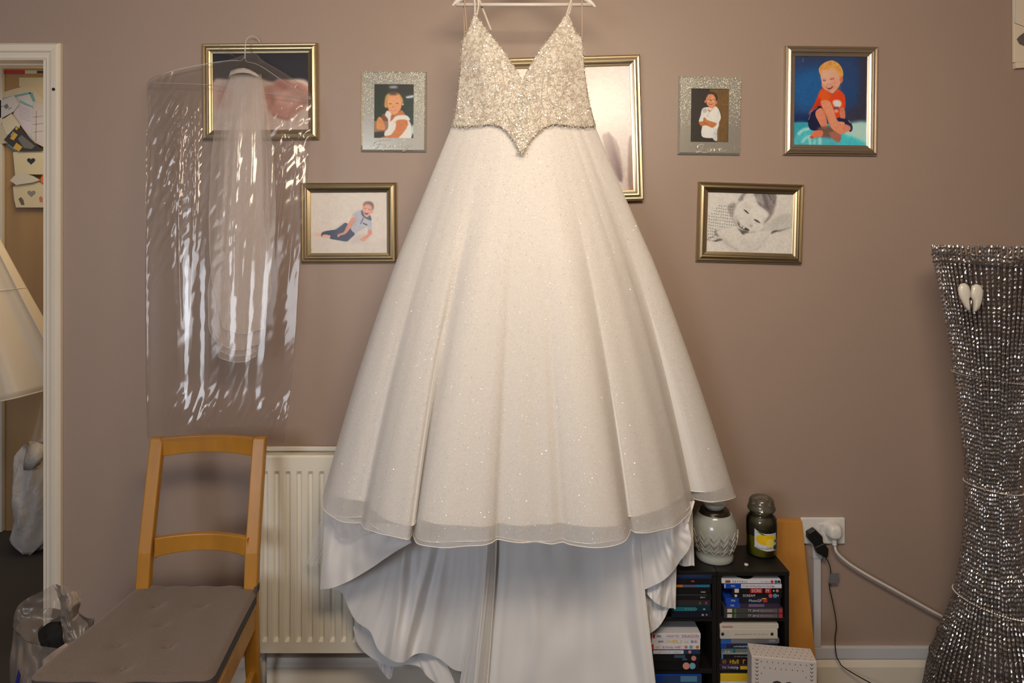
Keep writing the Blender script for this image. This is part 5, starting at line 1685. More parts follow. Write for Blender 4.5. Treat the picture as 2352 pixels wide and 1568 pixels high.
def bead_loop(z, rb, tilt, m, nm, off=0.0055):
    mb = MB()
    R = vrad(z) + off
    n = int(2 * PI * R / (rb * 1.9))
    for i in range(n):
        a = 2 * PI * i / n
        zz = z + tilt * R * math.cos(a)
        r2 = vrad(zz) + off
        mb.bead((r2 * math.cos(a), r2 * math.sin(a), zz), rb)
    return part(nm, mb, m, va, world=False)


for py, tl in ((866, -0.10), (1116, -0.10), (1380, -0.16)):
    bead_loop(CAM_H - (py - HY) / s, 0.0032, tl, M['bead_ring'], 'bead_band')
for py, tl in ((597, -0.12), (612, -0.10), (1500, -0.2), (1548, -0.15)):
    z = CAM_H - (py - HY) / s
    mb = MB(); pts = []
    for i in range(49):
        a = 2 * PI * i / 48
        zz = z + tl * vrad(z) * math.cos(a)
        pts.append(((vrad(zz) + .0052) * math.cos(a), (vrad(zz) + .0052) * math.sin(a), zz))
    mb.tube(pts, 0.0019, 5, cap=False); part('tie_wire', mb, M['wire'], va, world=False)
# white winged heart tied on
M['heart'] = mat('pearly_white_resin', (0.70, 0.67, 0.60), 0.3, coat=0.3)
hy = vy - vrad(CAM_H - (682 - HY) / s) - 0.006
hc_ = at(2231, 684, hy)
hh = thing('hanging_heart', 'white wing shaped heart ornament tied to the front of the beaded vase', 'ornament', hc_)
sh = scl(hy)
for sg, pts in ((-1, [(2228, 668), (2225, 656), (2217, 650), (2208, 652), (2203, 661), (2204, 675), (2210, 690), (2217, 703), (2224, 713), (2228, 714), (2226, 700), (2225, 688), (2228, 681)]), (1, [(2231, 667), (2235, 656), (2243, 652), (2252, 655), (2258, 665), (2257, 680), (2254, 696), (2248, 710), (2241, 716), (2236, 715), (2238, 702), (2237, 689), (2231, 681)])):
    cx0 = sum(p[0] for p in pts) / len(pts); cy0 = sum(p[1] for p in pts) / len(pts)
    b = MB(); rows = []
    for k, dy in ((1.0, 0.004), (1.0, 0.0), (0.9, -0.0035), (0.6, -0.006), (0.2, -0.007)):
        rows.append([tuple(at(cx0 + (x - cx0) * k, cy0 + (y - cy0) * k, hy) + Vector((0, dy, 0))) for x, y in pts])
    b.grid(rows, True); n = len(pts); m0 = len(b.v) - n
    b.f.append(tuple(range(m0, m0 + n))); b.m.append(0)
    part('wing', b, M['heart'], hh, smooth=True)
b = MB(); b.tube([at(2229, 668, hy - .002), at(2230, 645, hy - .001), at(2229, 614, hy + .002)], 0.0012, 6); part('hanging_cord', b, M['wire'], hh)
b = MB(); b.lathe([(0, -.014), (.004, -.010), (.005, 0), (.004, .008), (0, .012)], tuple(at(2231, 697, hy - .002)), 12); part('silver_drop', b, M['rod'], hh, smooth=True)

# ---- boxes beyond the vase at the right edge
M['kraft'] = mat('kraft_cardboard', (0.36, 0.22, 0.09), 0.8, noise=(40, 0.12))
M['redwhite'] = mat('red_printed_card', (0.50, 0.02, 0.03), 0.5)
M['black_bin'] = mat('black_card', (0.012, 0.012, 0.012), 0.7)
ky = -0.16
s = scl(ky)
kx0 = (2325 - HX) / s
z_ = lambda py: CAM_H - (py - HY) / s
bk = MB(); bk.box((kx0, ky, 0.0005), (kx0 + 0.16, ky + 0.15, z_(1338)))
bb = part('storage_box', bk, M['black_bin'], bevel=0.003); tag(bb, 'black box at the right edge behind the beaded vase', 'box')
bk = MB(); bk.box((kx0 + .003, ky + .01, z_(1338) + .0003), (kx0 + 0.15, ky + 0.14, z_(1274)))
tag(part('cardboard_box', bk, M['kraft'], bevel=0.002), 'brown cardboard box on the black box at the right edge', 'box')
rb_ = thing('gift_packet', 'red and cream patterned packet on top of the brown cardboard box at right', 'packet', (kx0 + .07, ky + .01, z_(1274) + .0003))
bk = MB(); bk.box((kx0 - .002, ky + .012, z_(1274) + .0006), (kx0 + 0.14, ky + 0.12, z_(1230))); part('packet_body', bk, cmat('cream_card', (0.58, 0.5, 0.38)), rb_, bevel=0.002)
for k in range(4):
    x = kx0 - 0.002 + k * 0.030
    bk = MB(); bk.prism([(x, z_(1272)), (x + .018, z_(1272)), (x + .030, z_(1252)), (x + .018, z_(1232)), (x + .004, z_(1232)), (x + .014, z_(1252))], ky + 0.0112, ky + 0.0122); part('red_chevron', bk, M['redwhite'], rb_)

# ================================================================== the hall beyond the doorway
yh = HY1 - 0.03
M['veneer'] = mat('oak_veneer_door', (0.36, 0.22, 0.09), 0.5, noise=(14, 0.22, (1, 1, 0.06)))
M['pale_frame'] = mat('grey_white_frame_paint', (0.62, 0.58, 0.52), 0.45)
hb = thing('pin_board', 'oak veneered hall cupboard front covered with pinned papers, seen through the doorway', 'cupboard', (-2.5, yh, 0))
P_ = lambda x, y: at(x, y, yh)
b = MB(); b.box((P_(12, 0).x, yh, 0.002), (-2.0, yh + 0.028, 2.36)); part('veneer_panel', b, M['veneer'], hb)
b = MB(); b.box((P_(-60, 0).x, yh - 0.02, 0.002), (P_(10.5, 0).x, yh + 0.028, 2.36)); part('white_stile', b, M['pale_frame'], hb, bevel=0.003)


def paper(nm, lab, cat, pts, c, dy, texts=None, group='papers pinned in the hall', extra=()):
    t = thing(nm, lab, cat, at(sum(p[0] for p in pts) / len(pts), sum(p[1] for p in pts) / len(pts), yh - dy), group)
    y = yh - dy
    mb = MB(); mb.prism([(at(x, 0, y).x, at(0, yy, y).z) for x, yy in pts], y, y + 0.0012); sh_ = part('sheet', mb, cmat('paper', c, 0.7), t)
    for n2, q, c2 in extra:
        mb = MB(); mb.prism([(at(x, 0, y).x, at(0, yy, y).z) for x, yy in q], y - 0.0006, y + 0.0002); part(n2, mb, cmat('print', c2, 0.6), sh_)
    return t


sx_ = 160 / 697; hq = lambda *a: [(x * sx_, 140 + y * sx_) for x, y in a]
PAP, PAPB, PAPG = (0.60, 0.52, 0.36), (0.55, 0.54, 0.55), (0.50, 0.50, 0.50)
paper('red_strip', 'red card strip along the top of the hall papers', 'card', hq((22, 92), (250, 92), (250, 128), (22, 128)), (0.42, 0.035, 0.035), 0.004)
paper('card_strip', 'cream and black card strip beside the red strip in the hall', 'card', hq((250, 92), (440, 92), (440, 128), (250, 128)), PAP, 0.004, extra=[('dark_print', hq((370, 97), (435, 97), (435, 125), (370, 125)), (.05, .04, .03))])
paper('pinned_paper', 'plain cream sheet high at the left of the hall papers', 'paper', hq((-80, 140), (28, 140), (28, 350), (-80, 350)), PAP, 0.004)
paper('pinned_paper', 'cream sheet at the top right of the hall papers', 'paper', hq((190, 165), (520, 165), (520, 400), (340, 400), (190, 250)), (0.58, 0.50, 0.33), 0.005)
paper('pinned_paper', 'wide cream sheet tilted up under the top right one', 'paper', hq((-130, 360), (180, 268), (330, 250), (480, 440), (200, 470), (-130, 480)), (0.58, 0.51, 0.37), 0.008)
paper('pinned_paper', 'white sheet with thick blue border in the hall', 'paper', hq((-160, 400), (150, 345), (310, 315), (350, 410), (400, 500), (250, 470), (120, 420)), PAPB, 0.011, extra=[('blue_border', hq((-160, 420), (150, 342), (305, 312), (302, 330), (150, 362), (-160, 440)), (.13, .33, .42)), ('blue_border', hq((290, 315), (320, 315), (352, 400), (330, 410)), (.13, .33, .42)), ('blue_border', hq((200, 390), (330, 455), (400, 490), (370, 500), (200, 412)), (.16, .38, .46))])
paper('pinned_letter', 'lilac white letter with faint lines in the middle of the hall papers', 'paper', hq((170, 410), (330, 470), (330, 640), (320, 800), (130, 540)), (0.55, 0.50, 0.56), 0.014, extra=[('typed_line', hq((185 + k * 2, 450 + k * 24), (310, 490 + k * 22), (310, 494 + k * 22), (185 + k * 2, 454 + k * 24)), (.36, .33, .40)) for k in range(6)])
paper('pinned_letter', 'ruled grey letter at the right side of the hall papers', 'paper', hq((335, 410), (520, 440), (520, 900), (310, 800)), (0.52, 0.47, 0.46), 0.017, extra=[('ruled_line', hq((330, 560 + k * 75), (450, 545 + k * 75), (450, 550 + k * 75), (330, 565 + k * 75)), (.25, .2, .25)) for k in range(3)] + [('ruled_line', hq((362, 500), (368, 500), (362, 800), (356, 800)), (.25, .2, .25))])
paper('printed_leaflet', 'pale blue grey leaflet with small dark block at left of the hall papers', 'paper', hq((-160, 450), (140, 345), (190, 430), (130, 510), (20, 570), (-160, 560)), PAPB, 0.020, extra=[('dark_block', hq((35, 452), (70, 425), (90, 460), (60, 482)), (.16, .15, .17)), ('grey_line', hq((10, 455), (30, 445), (32, 452), (12, 462)), (.2, .2, .2)), ('grey_line', hq((80, 480), (115, 460), (118, 468), (84, 488)), (.2, .2, .2))])
paper('pinned_paper', 'folded cream receipt behind the black leaflet', 'paper', hq((10, 595), (115, 525), (200, 640), (180, 720), (60, 740)), (0.60, 0.54, 0.40), 0.023)
paper('pinned_paper', 'crumpled cream paper left of the black leaflet', 'paper', hq((-40, 600), (30, 640), (60, 700), (110, 820), (-40, 830)), (0.52, 0.46, 0.34), 0.021)
paper('blue_slip', 'light blue slip peeping out under the black leaflet', 'paper', hq((60, 820), (90, 835), (180, 890), (150, 900)), (.15, .38, .48), 0.022)
paper('black_packet', 'black and yellow blister packet hanging diagonally on the hall papers', 'packet', hq((40, 785), (160, 652), (200, 680), (340, 810), (430, 900), (180, 905)), (0.03, 0.025, 0.02), 0.028, group=None,
      extra=[('yellow_logo', hq((100, 775), (140, 712), (178, 738), (138, 795)), (.58, .34, .03)), ('yellow_logo', hq((150, 672), (168, 660), (182, 676), (165, 694)), (.62, .38, .03)), ('yellow_corner', hq((130, 870), (165, 818), (225, 860), (190, 905)), (.55, .36, .04)), ('pale_tool', hq((105, 745), (130, 705), (142, 712), (118, 752)), (.35, .33, .3)), ('grey_tool', hq((180, 780), (215, 740), (350, 850), (320, 880), (240, 870)), (.14, .13, .11))])
for nm, lab, pts, hrt, ex in (('heart_plaque', 'cream scalloped plaque with a solid black heart in the hall', hq((130, 915), (190, 900), (230, 880), (300, 885), (370, 870), (440, 905), (520, 900), (520, 1135), (150, 1135)), 1, []),
                              ('heart_plaque', 'cream scalloped plaque with a heart outline, below the black heart one', hq((130, 1260), (190, 1225), (270, 1215), (330, 1200), (430, 1225), (520, 1220), (520, 1465), (160, 1465), (140, 1380)), 0, [('pink_sticker', hq((390, 1370), (410, 1350), (430, 1375), (425, 1415), (400, 1410)), (.5, .16, .12)), ('brown_sticker', hq((185, 1380), (210, 1360), (235, 1390), (245, 1440), (215, 1440)), (.14, .08, .05))])):
    c = (312, 1000) if hrt else (315, 1325)
    q = hq(*[(c[0] + 44 * (16 * math.sin(t) ** 3) / 17, c[1] - 40 * (13 * math.cos(t) - 5 * math.cos(2 * t) - 2 * math.cos(3 * t) - math.cos(4 * t)) / 17) for t in np.linspace(0, 2 * PI, 24, endpoint=False)])
    e2 = [('heart_print', q, (.012, .012, .012) if hrt else (.22, .21, .20))]
    if not hrt:
        q2 = hq(*[(c[0] + 26 * (16 * math.sin(t) ** 3) / 17, c[1] - 4 - 22 * (13 * math.cos(t) - 5 * math.cos(2 * t) - 2 * math.cos(3 * t) - math.cos(4 * t)) / 17) for t in np.linspace(0, 2 * PI, 24, endpoint=False)])
    paper(nm, lab, 'plaque', pts, (0.62, 0.55, 0.38), 0.020, group='heart plaques in the hall', extra=e2 + ex)
q2p = paper('crumpled_tissue', 'crumpled white tissue between the two heart plaques', 'tissue', hq((100, 1195), (160, 1130), (230, 1120), (330, 1150), (400, 1190), (330, 1215), (160, 1240)), (0.58, 0.54, 0.46), 0.030, group=None)
paper('orange_tab', 'bright orange tab at the right of the crumpled tissue', 'tab', hq((405, 1180), (430, 1130), (470, 1130), (470, 1225), (415, 1220)), (0.70, 0.15, 0.03), 0.026, group=None)

# ---- satin skirt hanging in the hall, mostly left of the frame
M['hall_satin'] = satin('ivory_satin_underskirt', (0.72, 0.62, 0.50), 0.4)
yk = 0.42
sk2 = thing('satin_underskirt', 'ivory satin underskirt hanging in the hall, only its right side in view', 'skirt', at(-120, 915, yk))
rows = []
N_, V_ = 90, 40
for j in range(V_ + 1):
    v = j / V_
    row = []
    for i in range(N_ + 1):
        u = i / N_
        a = PI * (1.04 - 1.08 * u)
        py = 300 + (925 - 300) * v
        half = 52 + 305 * (max(0, v - 0.03) ** 1.02)
        px_ = -170 + half * math.cos(a) * (1 + 0.0 * v)
        dp = 0.05 + 0.16 * v
        fold = (0.006 + 0.017 * v) * math.sin(9 * a + 1.1) + 0.007 * v * math.sin(21 * a + .4)
        yy = yk - dp * math.sin(a) - fold
        pyy = py - 45 * v * max(0, (px_ + 60)) / 230
        row.append(tuple(at(px_, pyy, yk) + Vector((0, yy - yk, 0))))
    rows.append(row)
b = MB(); b.grid(rows); part('skirt_cloth', b, M['hall_satin'], sk2, smooth=True, solid=0.0015)
jb = int(V_ * .62)
b = MB(); b.tube([tuple(Vector(p) + Vector((0, -0.002, 0))) for p in rows[jb]], 0.0022, 6, cap=False); part('frill_seam', b, M['hall_satin'], sk2, smooth=True)
b = MB(); b.tube([tuple(Vector(p)) for p in rows[-1]], 0.003, 6, cap=False); part('hem', b, M['hall_satin'], sk2, smooth=True)
top = at(-170, 300, yk)
b = MB(); b.tube([top + Vector((0, 0, -.02)), top + Vector((0, 0, .12)), top + Vector((0.0, 0.0, ZC - 0.003 - top.z))], 0.004, 6); part('hanging_loop', b, M['hall_satin'], sk2)

# ---- white carrier bag hanging low in the hall
M['poly_bag'] = mat('white_carrier_polythene', (0.52, 0.47, 0.43), 0.4, bump=(22, 1.0, (1, 1, 0.6)))
M['poly_bag'].node_tree.nodes['Bump'].inputs['Distance'].default_value = 0.012
yw = 0.93
wb = thing('white_carrier_bag', 'crumpled white carrier bag hanging from a hook low in the hall', 'bag', at(70, 1200, yw))
rows = []
for j in range(31):
    v = j / 30
    py = 1018 + (1262 - 1018) * v
    lft = float(np.interp(py, [1018, 1040, 1080, 1140, 1190, 1215, 1240, 1262], [62, 40, 38, 36, 42, 34, 22, 60]))
    rgt = float(np.interp(py, [1018, 1060, 1140, 1200, 1240, 1262], [108, 128, 135, 130, 132, 92]))
    row = []
    for i in range(40):
        a = 2 * PI * i / 40
        cxp, rp = (lft + rgt) / 2, (rgt - lft) / 2
        cr = 1 + 0.10 * math.sin(5 * a + v * 7) + 0.08 * math.sin(9 * a - v * 13) + .07 * abs(math.sin(13 * a + 9 * v + 2 * math.sin(14 * v))) + .06 * abs(math.sin(7 * a - 21 * v))
        row.append(tuple(at(cxp + rp * math.cos(a) * (1 - .04 + .04 * math.sin(3 * a + 9 * v)), py, yw) + Vector((0, -0.085 * math.sin(a) * cr * (0.55 + .45 * math.sin(PI * min(1, v * 1.02))), 0.008 * math.sin(6 * a + v * 5)))))
    rows.append(row)
b = MB(); b.grid(rows, True); b.f += [tuple(range(40)), tuple(range(30 * 40, 31 * 40))]; b.m += [0, 0]; part('bag_body', b, M['poly_bag'], wb, smooth=True)
b = MB(); b.grid([[at(62, 1026, yw - .06), at(85, 1015, yw - .09), at(104, 1022, yw - .08)], [at(54, 1060, yw - .10), at(80, 1062, yw - .13), at(100, 1048, yw - .11)], [at(54, 1079, yw - .09), at(70, 1080, yw - .115), at(92, 1066, yw - .10)]]); part('bag_flap', b, M['poly_bag'], wb, smooth=True, solid=0.002)
M['bag_clear'] = film('thin_carrier_film', (0.9, 0.86, 0.78), 0.02, 0.3, haze=0.25, haze_col=(.5, .42, .3))
hk = at(104, 880, yw)
b = MB(); b.grid([[at(66, 1024, yw - .03), at(88, 1020, yw - .05), at(118, 1024, yw - .03)], [at(82, 970, yw - .01), at(96, 966, yw - .02), at(116, 970, yw)], [at(100, 900, yw), at(104, 898, yw), at(108, 900, yw)]]); part('bag_handle', b, M['bag_clear'], wb, smooth=True)
b = MB(); b.tube([at(104, 905, yw), at(106, 880, yw + .02), at(106, 870, yh - .002)], 0.004, 8); part('hook', b, M['wire'], wb)

# ================================================================== garment bag, wire hanger, veil
yv = -0.045
M['hanger_wire'] = mat('white_coated_wire', (0.62, 0.62, 0.64), 0.35)
wh = thing('wire_hanger', 'thin white wire hanger hooked over the top of the dark picture frame', 'hanger', at(563, 130, yv))
A = lambda *p: [tuple(at(x, y, Y)) for x, y, Y in p]
b = MB(); b.tube(smooth_path(A((563, 134, yv), (563, 118, yv), (564, 100, yv), (567, 90, yv + .004), (574, 84, yv + .012), (582, 83, yv + .020), (590, 87, yv + .028), (595, 94, yv + .033), (596, 97, yv + .0335)), 6), 0.0014, 8); part('hook', b, M['hanger_wire'], wh, smooth=True)
b = MB()
frame_path = A((563, 129, yv), (560, 133, yv), (553, 139, yv), (530, 139, yv), (490, 144, yv), (440, 153, yv), (390, 165, yv), (352, 182, yv), (349, 187, yv), (356, 190, yv), (480, 195, yv), (600, 212, yv), (700, 226, yv), (712, 227, yv), (708, 221, yv), (660, 193, yv), (631, 173, yv), (606, 156, yv), (586, 146, yv), (568, 142, yv), (564, 137, yv), (563, 129, yv))
b.tube(smooth_path(frame_path, 4), 0.0013, 6); part('shoulder_frame', b, M['hanger_wire'], wh, smooth=True)
b = MB(); pts = []
for i in range(60):
    t = i / 59; a = t * 2 * PI * 6; c = at(563, 130 - 16 * t, yv); pts.append((c.x + .0022 * math.cos(a), c.y + .0022 * math.sin(a), c.z))
b.tube(pts, 0.0008, 5); part('twist', b, M['hanger_wire'], wh)

# ---- veil
M['veil'] = sheer('veil_tulle', (0.92, 0.84, 0.80), 0.24, 0.10, 500, (1, 1, 0.1))
M['veil_trim'] = mat('ivory_satin_trim', (0.70, 0.62, 0.56), 0.5)
M['comb'] = mat('dark_clear_comb', (0.06, 0.05, 0.035), 0.25)
ve = thing('bridal_veil', 'white tulle veil on a comb hanging inside the clear garment bag', 'veil', at(563, 160, yv - .02))


def veil_layer(l0, r0, rows_lr, seed, amp, yo):
    rs = random.Random(seed)
    ks = [(rs.uniform(3, 9), rs.uniform(0, 6), rs.uniform(.5, 1)) for _ in range(4)] + [(rs.uniform(14, 26), rs.uniform(0, 6), .3) for _ in range(2)]
    rows = []
    sp = smooth_path([r[:3] for r in rows_lr], 8)
    ys = [r[0] for r in rows_lr]
    yy_, ll_, rr_ = [q[0] for q in sp], [q[1] for q in sp], [q[2] for q in sp]
    for j in range(61):
        v = j / 60
        y = ys[0] + (ys[-1] - ys[0]) * v
        L = np.interp(y, yy_, ll_); R = np.interp(y, yy_, rr_)
        row = []
        for i in range(81):
            u = i / 80
            Y = yv - 0.010 - 0.125 * v + yo
            f = sum(a * math.sin(k * PI * u + p + .5 * v) for k, p, a in ks) * amp * (.35 + .65 * v)
            yy = y + 0
            if len(rows_lr[-1]) > 3 and v > .9:
                yy = y + (v - .9) * 10 * rows_lr[-1][3] * math.sin(PI * u)
            p = at(L + (R - L) * u + 3 * math.sin(ks[0][0] * PI * u * 1.3 + ks[1][1]) * v, yy, Y + f)
            row.append(tuple(p))
        rows.append(row)
    return rows


LR = [
    ([(172, 530, 600), (230, 517, 604), (330, 506, 612), (450, 498, 618), (600, 488, 622), (700, 484, 612), (790, 496, 596), (818, 500, 590, 14)], 1, .003, -.004),
    ([(176, 540, 596), (300, 525, 600), (500, 506, 606), (650, 482, 622), (690, 481, 618), (720, 482, 608), (760, 484, 602), (788, 504, 594, 16)], 2, .0035, -.014),
    ([(170, 532, 600), (260, 500, 615), (360, 486, 628), (500, 481, 632), (620, 486, 622), (680, 496, 612), (752, 514, 604, 14)], 3, .003, -.020),
    ([(178, 545, 590), (400, 515, 606), (600, 505, 600), (780, 500, 592), (806, 504, 590, 12)], 4, .003, .002)]
for lr, sd, am, yo in LR:
    R_ = veil_layer(0, 0, lr, sd, am, yo)
    b = MB(); b.grid(R_); tl_ = part('tulle_layer', b, M['veil'], ve, smooth=True)
    b = MB(); b.tube(R_[-1], 0.0009, 5, cap=False); part('rolled_edge', b, M['veil_trim'], tl_, smooth=True)
    if sd in (2, 3):
        b = MB(); b.tube([r[0] for r in R_[30:]], 0.0006, 5, cap=False); b.tube([r[-1] for r in R_[30:]], 0.0006, 5, cap=False); part('rolled_edge', b, M['veil_trim'], tl_, smooth=True)
b = MB()
yc = yv - 0.03
b.grid([[tuple(at(x, y, yc - .012 * math.sin(PI * k / 6))) for k, (x, y) in enumerate([(526, 176), (530, 163), (545, 158), (560, 156), (573, 160), (588, 168), (600, 178)])],
        [tuple(at(x, y, yc - .016 * math.sin(PI * k / 6))) for k, (x, y) in enumerate([(524, 182), (530, 172), (545, 168), (560, 167), (574, 169), (590, 176), (600, 184)])]])
cb_ = part('comb_band', b, M['veil_trim'], ve, smooth=True, solid=0.003)
b = MB()
for k in range(22):
    t = k / 21
    x0 = 530 + 68 * t; y0 = 161 - 4 * math.sin(PI * t) + 13 * t * t
    x1 = 540 + 56 * t + 6 * math.sin(t * 9); y1 = y0 - 20 - 5 * math.sin(PI * t)
    b.tube([at(x0, y0 + 4, yc - .004), at(x1, y1, yc + .002)], 0.0006, 4)
part('comb_teeth', b, M['comb'], cb_, kind='stuff')

# ---- clear garment bag round them
M['bag_film'] = film('clear_garment_film', (0.955, 0.945, 0.94), 0.018, 0.09, haze=0.014, haze_col=(0.8, 0.72, 0.66), bump=(24, 0.06, (1, 1, 0.4)), cap=0.22)
gbag = thing('garment_bag', 'long clear plastic garment bag hanging over the chair back', 'garment bag', at(530, 560, -0.10))
LE = [(150, 430), (158, 396), (168, 368), (178, 348), (192, 337), (260, 337), (420, 335), (600, 333), (760, 333), (900, 335), (1003, 338)]
RE = [(128, 600), (150, 640), (175, 678), (200, 706), (222, 718), (300, 714), (420, 706), (560, 692), (760, 680), (930, 664), (1003, 655)]
TOP = [(337, 192), (352, 176), (400, 164), (480, 148), (530, 136), (560, 126), (588, 124), (606, 140), (650, 165), (690, 192), (712, 214), (719, 224)]


def film_side(front, seed):
    rs = np.random.RandomState(seed)
    NU, NV = 150, 210
    top = resample(smooth_path(TOP, 6), NU + 1)
    out = np.zeros((NV + 1, NU + 1, 3))
    u = np.linspace(0, 1, NU + 1)
    rid = [(rs.uniform(3, 8), rs.uniform(0, 7), rs.uniform(.4, 1), rs.uniform(-1, 1)) for _ in range(4)]
    # long creases: start u, v, end u, v, half width in u, height
    crease = [(rs.uniform(.02, .30), rs.uniform(.01, .08), 0, rs.uniform(.35, .75), rs.uniform(.006, .014), rs.uniform(.002, .006)) for _ in range(9)]
    crease += [(rs.uniform(.42, .62), rs.uniform(.05, .15), 0, rs.uniform(.4, .8), rs.uniform(.006, .012), rs.uniform(.0015, .004)) for _ in range(6)]
    crease += [(rs.uniform(.70, .97), rs.uniform(.08, .16), 0, rs.uniform(.28, .60), rs.uniform(.006, .013), rs.uniform(.002, .005)) for _ in range(8)]
    crk = [(rs.uniform(20, 60), rs.uniform(30, 110), rs.uniform(0, 7), rs.uniform(.3, 1)) for _ in range(8)]
    for j in range(NV + 1):
        v = j / NV
        ybot = 1003 + 9 * np.sin(u * 7 + (0 if front else 2)) + 10 * u
        y = top[:, 1] + (ybot - top[:, 1]) * v
        L = np.interp(y, [p[0] for p in LE][4:], [p[1] for p in LE][4:])
        R = np.interp(y, [p[0] for p in RE][4:], [p[1] for p in RE][4:])
        k = min(1.0, v / 0.07)
        x = top[:, 0] * (1 - k) + (L + (R - L) * ((top[:, 0] - 337) / 382)) * k
        Y0 = yv - 0.004 - (0.135 * v + 0.08 * min(1, v / .16) ** .7 if front else 0.10 * v)
        puff = (0.012 + 0.022 * min(1, v * 5) * (1 - .6 * v)) * np.sin(PI * u) ** .6
        Y = Y0 + (-puff if front else puff * .25)
        f = 0
        for kk, ph, a, sl in rid:
            f = f + a * np.sin(kk * PI * u + ph + sl * v * 2.2)
        Y = Y + 0.0035 * min(1, v * 7) * f * np.sin(PI * u) ** .4
        for u0, v0, _, v1, wd, hgt in crease:
            env = max(0.0, min(1, (v - v0) / .05)) * max(0.0, min(1, (v1 - v) / .18))
            uc = u0 + .012 * math.sin(7 * v + u0 * 40) + (u0 - .5) * -.06 * v
            Y = Y - hgt * env * np.exp(-np.abs((u - uc) / wd) ** 1.4)
        cr = 0
        for ku, kv, ph, a in crk:
            cr = cr + a * np.abs(np.sin(ku * u + kv * v * .7 + ph + 2.2 * np.sin(9 * u + ph) + 1.6 * np.sin(13 * v + ph)))
        left = 1.5 * np.exp(-((u - .16) / .14) ** 2) * math.exp(-((v - .18) / .24) ** 2)
        right = 1.4 * np.exp(-((u - .86) / .13) ** 2) * math.exp(-((v - .13) / .12) ** 2)
        mid = .5 * np.exp(-((u - .5) / .10) ** 2) * math.exp(-((v - .3) / .25) ** 2)
        low = .8 * math.exp(-((v - .93) / .05) ** 2) * (.3 + np.sin(5 * u) ** 2)
        Y = Y - 0.0019 * cr * (left + right + mid + low * .8 + .06)
        for i in range(NU + 1):
            out[j, i] = at(x[i], y[i], Y[i])
    return out


G1_ = film_side(True, 4)
G2_ = film_side(False, 9)
part('front_film', grid_of(G1_), M['bag_film'], gbag, smooth=True)
part('back_film', grid_of(G2_), M['bag_film'], gbag, smooth=True)
b = MB(); b.grid([[tuple(p) for p in G1_[:, 0]], [tuple(p) for p in G2_[:, 0]]]); b.grid([[tuple(p) for p in G1_[:, -1]], [tuple(p) for p in G2_[:, -1]]]); part('side_seam', b, M['bag_film'], gbag, smooth=True)
b = MB(); b.grid([[at(500, 101, yv - .01), at(512, 112, yv - .015), at(530, 122, yv - .012)], [at(497, 108, yv - .01), at(515, 120, yv - .012), at(545, 133, yv - .01)]]); part('torn_tab', b, M['bag_film'], gbag, solid=0.0004)

# ================================================================== wedding dress on its white hanger
yg = -0.25
M['hanger_white'] = mat('white_hanger_plastic', (0.78, 0.72, 0.66), 0.3)
hg = thing('white_hanger', 'white plastic coat hanger carrying the wedding dress', 'hanger', at(1203, 8, yg))
b = MB(); b.tube([at(1048, 11, yg), at(1360, 11, yg)], 0.0055, 12); part('trouser_bar', b, M['hanger_white'], hg, smooth=True)
for sg, pts in ((-1, [(1039, 14), (1046, 7), (1058, -2), (1085, -18), (1130, -45), (1180, -74), (1203, -86)]), (1, [(1368, 17), (1360, 9), (1346, -2), (1320, -18), (1276, -45), (1226, -74), (1203, -86)])):
    b = MB(); rr = [0.003, 0.006, 0.0085, 0.010, 0.011, 0.011, 0.011]
    P = smooth_path(A(*[(x, y, yg) for x, y in pts]), 5)
    b.tube(P, list(np.interp(np.linspace(0, 1, len(P)), np.linspace(0, 1, 7), rr)), 12); part('shoulder_arm', b, M['hanger_white'], hg, smooth=True)
nk = at(1203, -86, yg)
b = MB(); b.tube([nk, nk + Vector((0, 0, .03)), nk + Vector((0, 0, .055))] + [nk + Vector((.016 - .016 * math.cos(a), 0, .055 + .017 * math.sin(a))) for a in np.linspace(.3, PI * 1.15, 10)], 0.002, 8); part('hook', b, M['bead_ring'], hg, smooth=True)
b = MB(); b.tube([(nk.x + .016, yg, ZC - 0.001), (nk.x + .016, yg, ZC - .016), (nk.x + .016, yg + .010, nk.z + .066), (nk.x + .016, yg - .002, nk.z + .062)], 0.0025, 8)
tag(part('ceiling_hook', b, M['bead_ring'], smooth=True), 'small metal hook in the ceiling above the wedding dress', 'hook')

IV = (0.83, 0.79, 0.74)
M['tulle'] = sheer('glitter_tulle', (0.95, 0.915, 0.885), 0.36, 0.28, 420)
M['tulle_thin'] = sheer('thin_train_tulle', (0.92, 0.89, 0.87), 0.30, 0.28, 420)
M['lining'] = satin('ivory_satin_lining', (0.95, 0.93, 0.915), 0.45, 0.10)
M['train'] = satin('ivory_satin_train', (0.90, 0.885, 0.895), 0.34, 0.06)
M['hem_cord'] = mat('ivory_hem_cord', (0.88, 0.83, 0.78), 0.45)
M['sparkle'] = mat('silver_sparkle', (0.98, 0.96, 0.94), 0.28, metal=0.35)
dr = thing('wedding_dress', 'ivory wedding dress with beaded bodice and satin train on a white hanger', 'dress', at(1200, 600, -0.3))

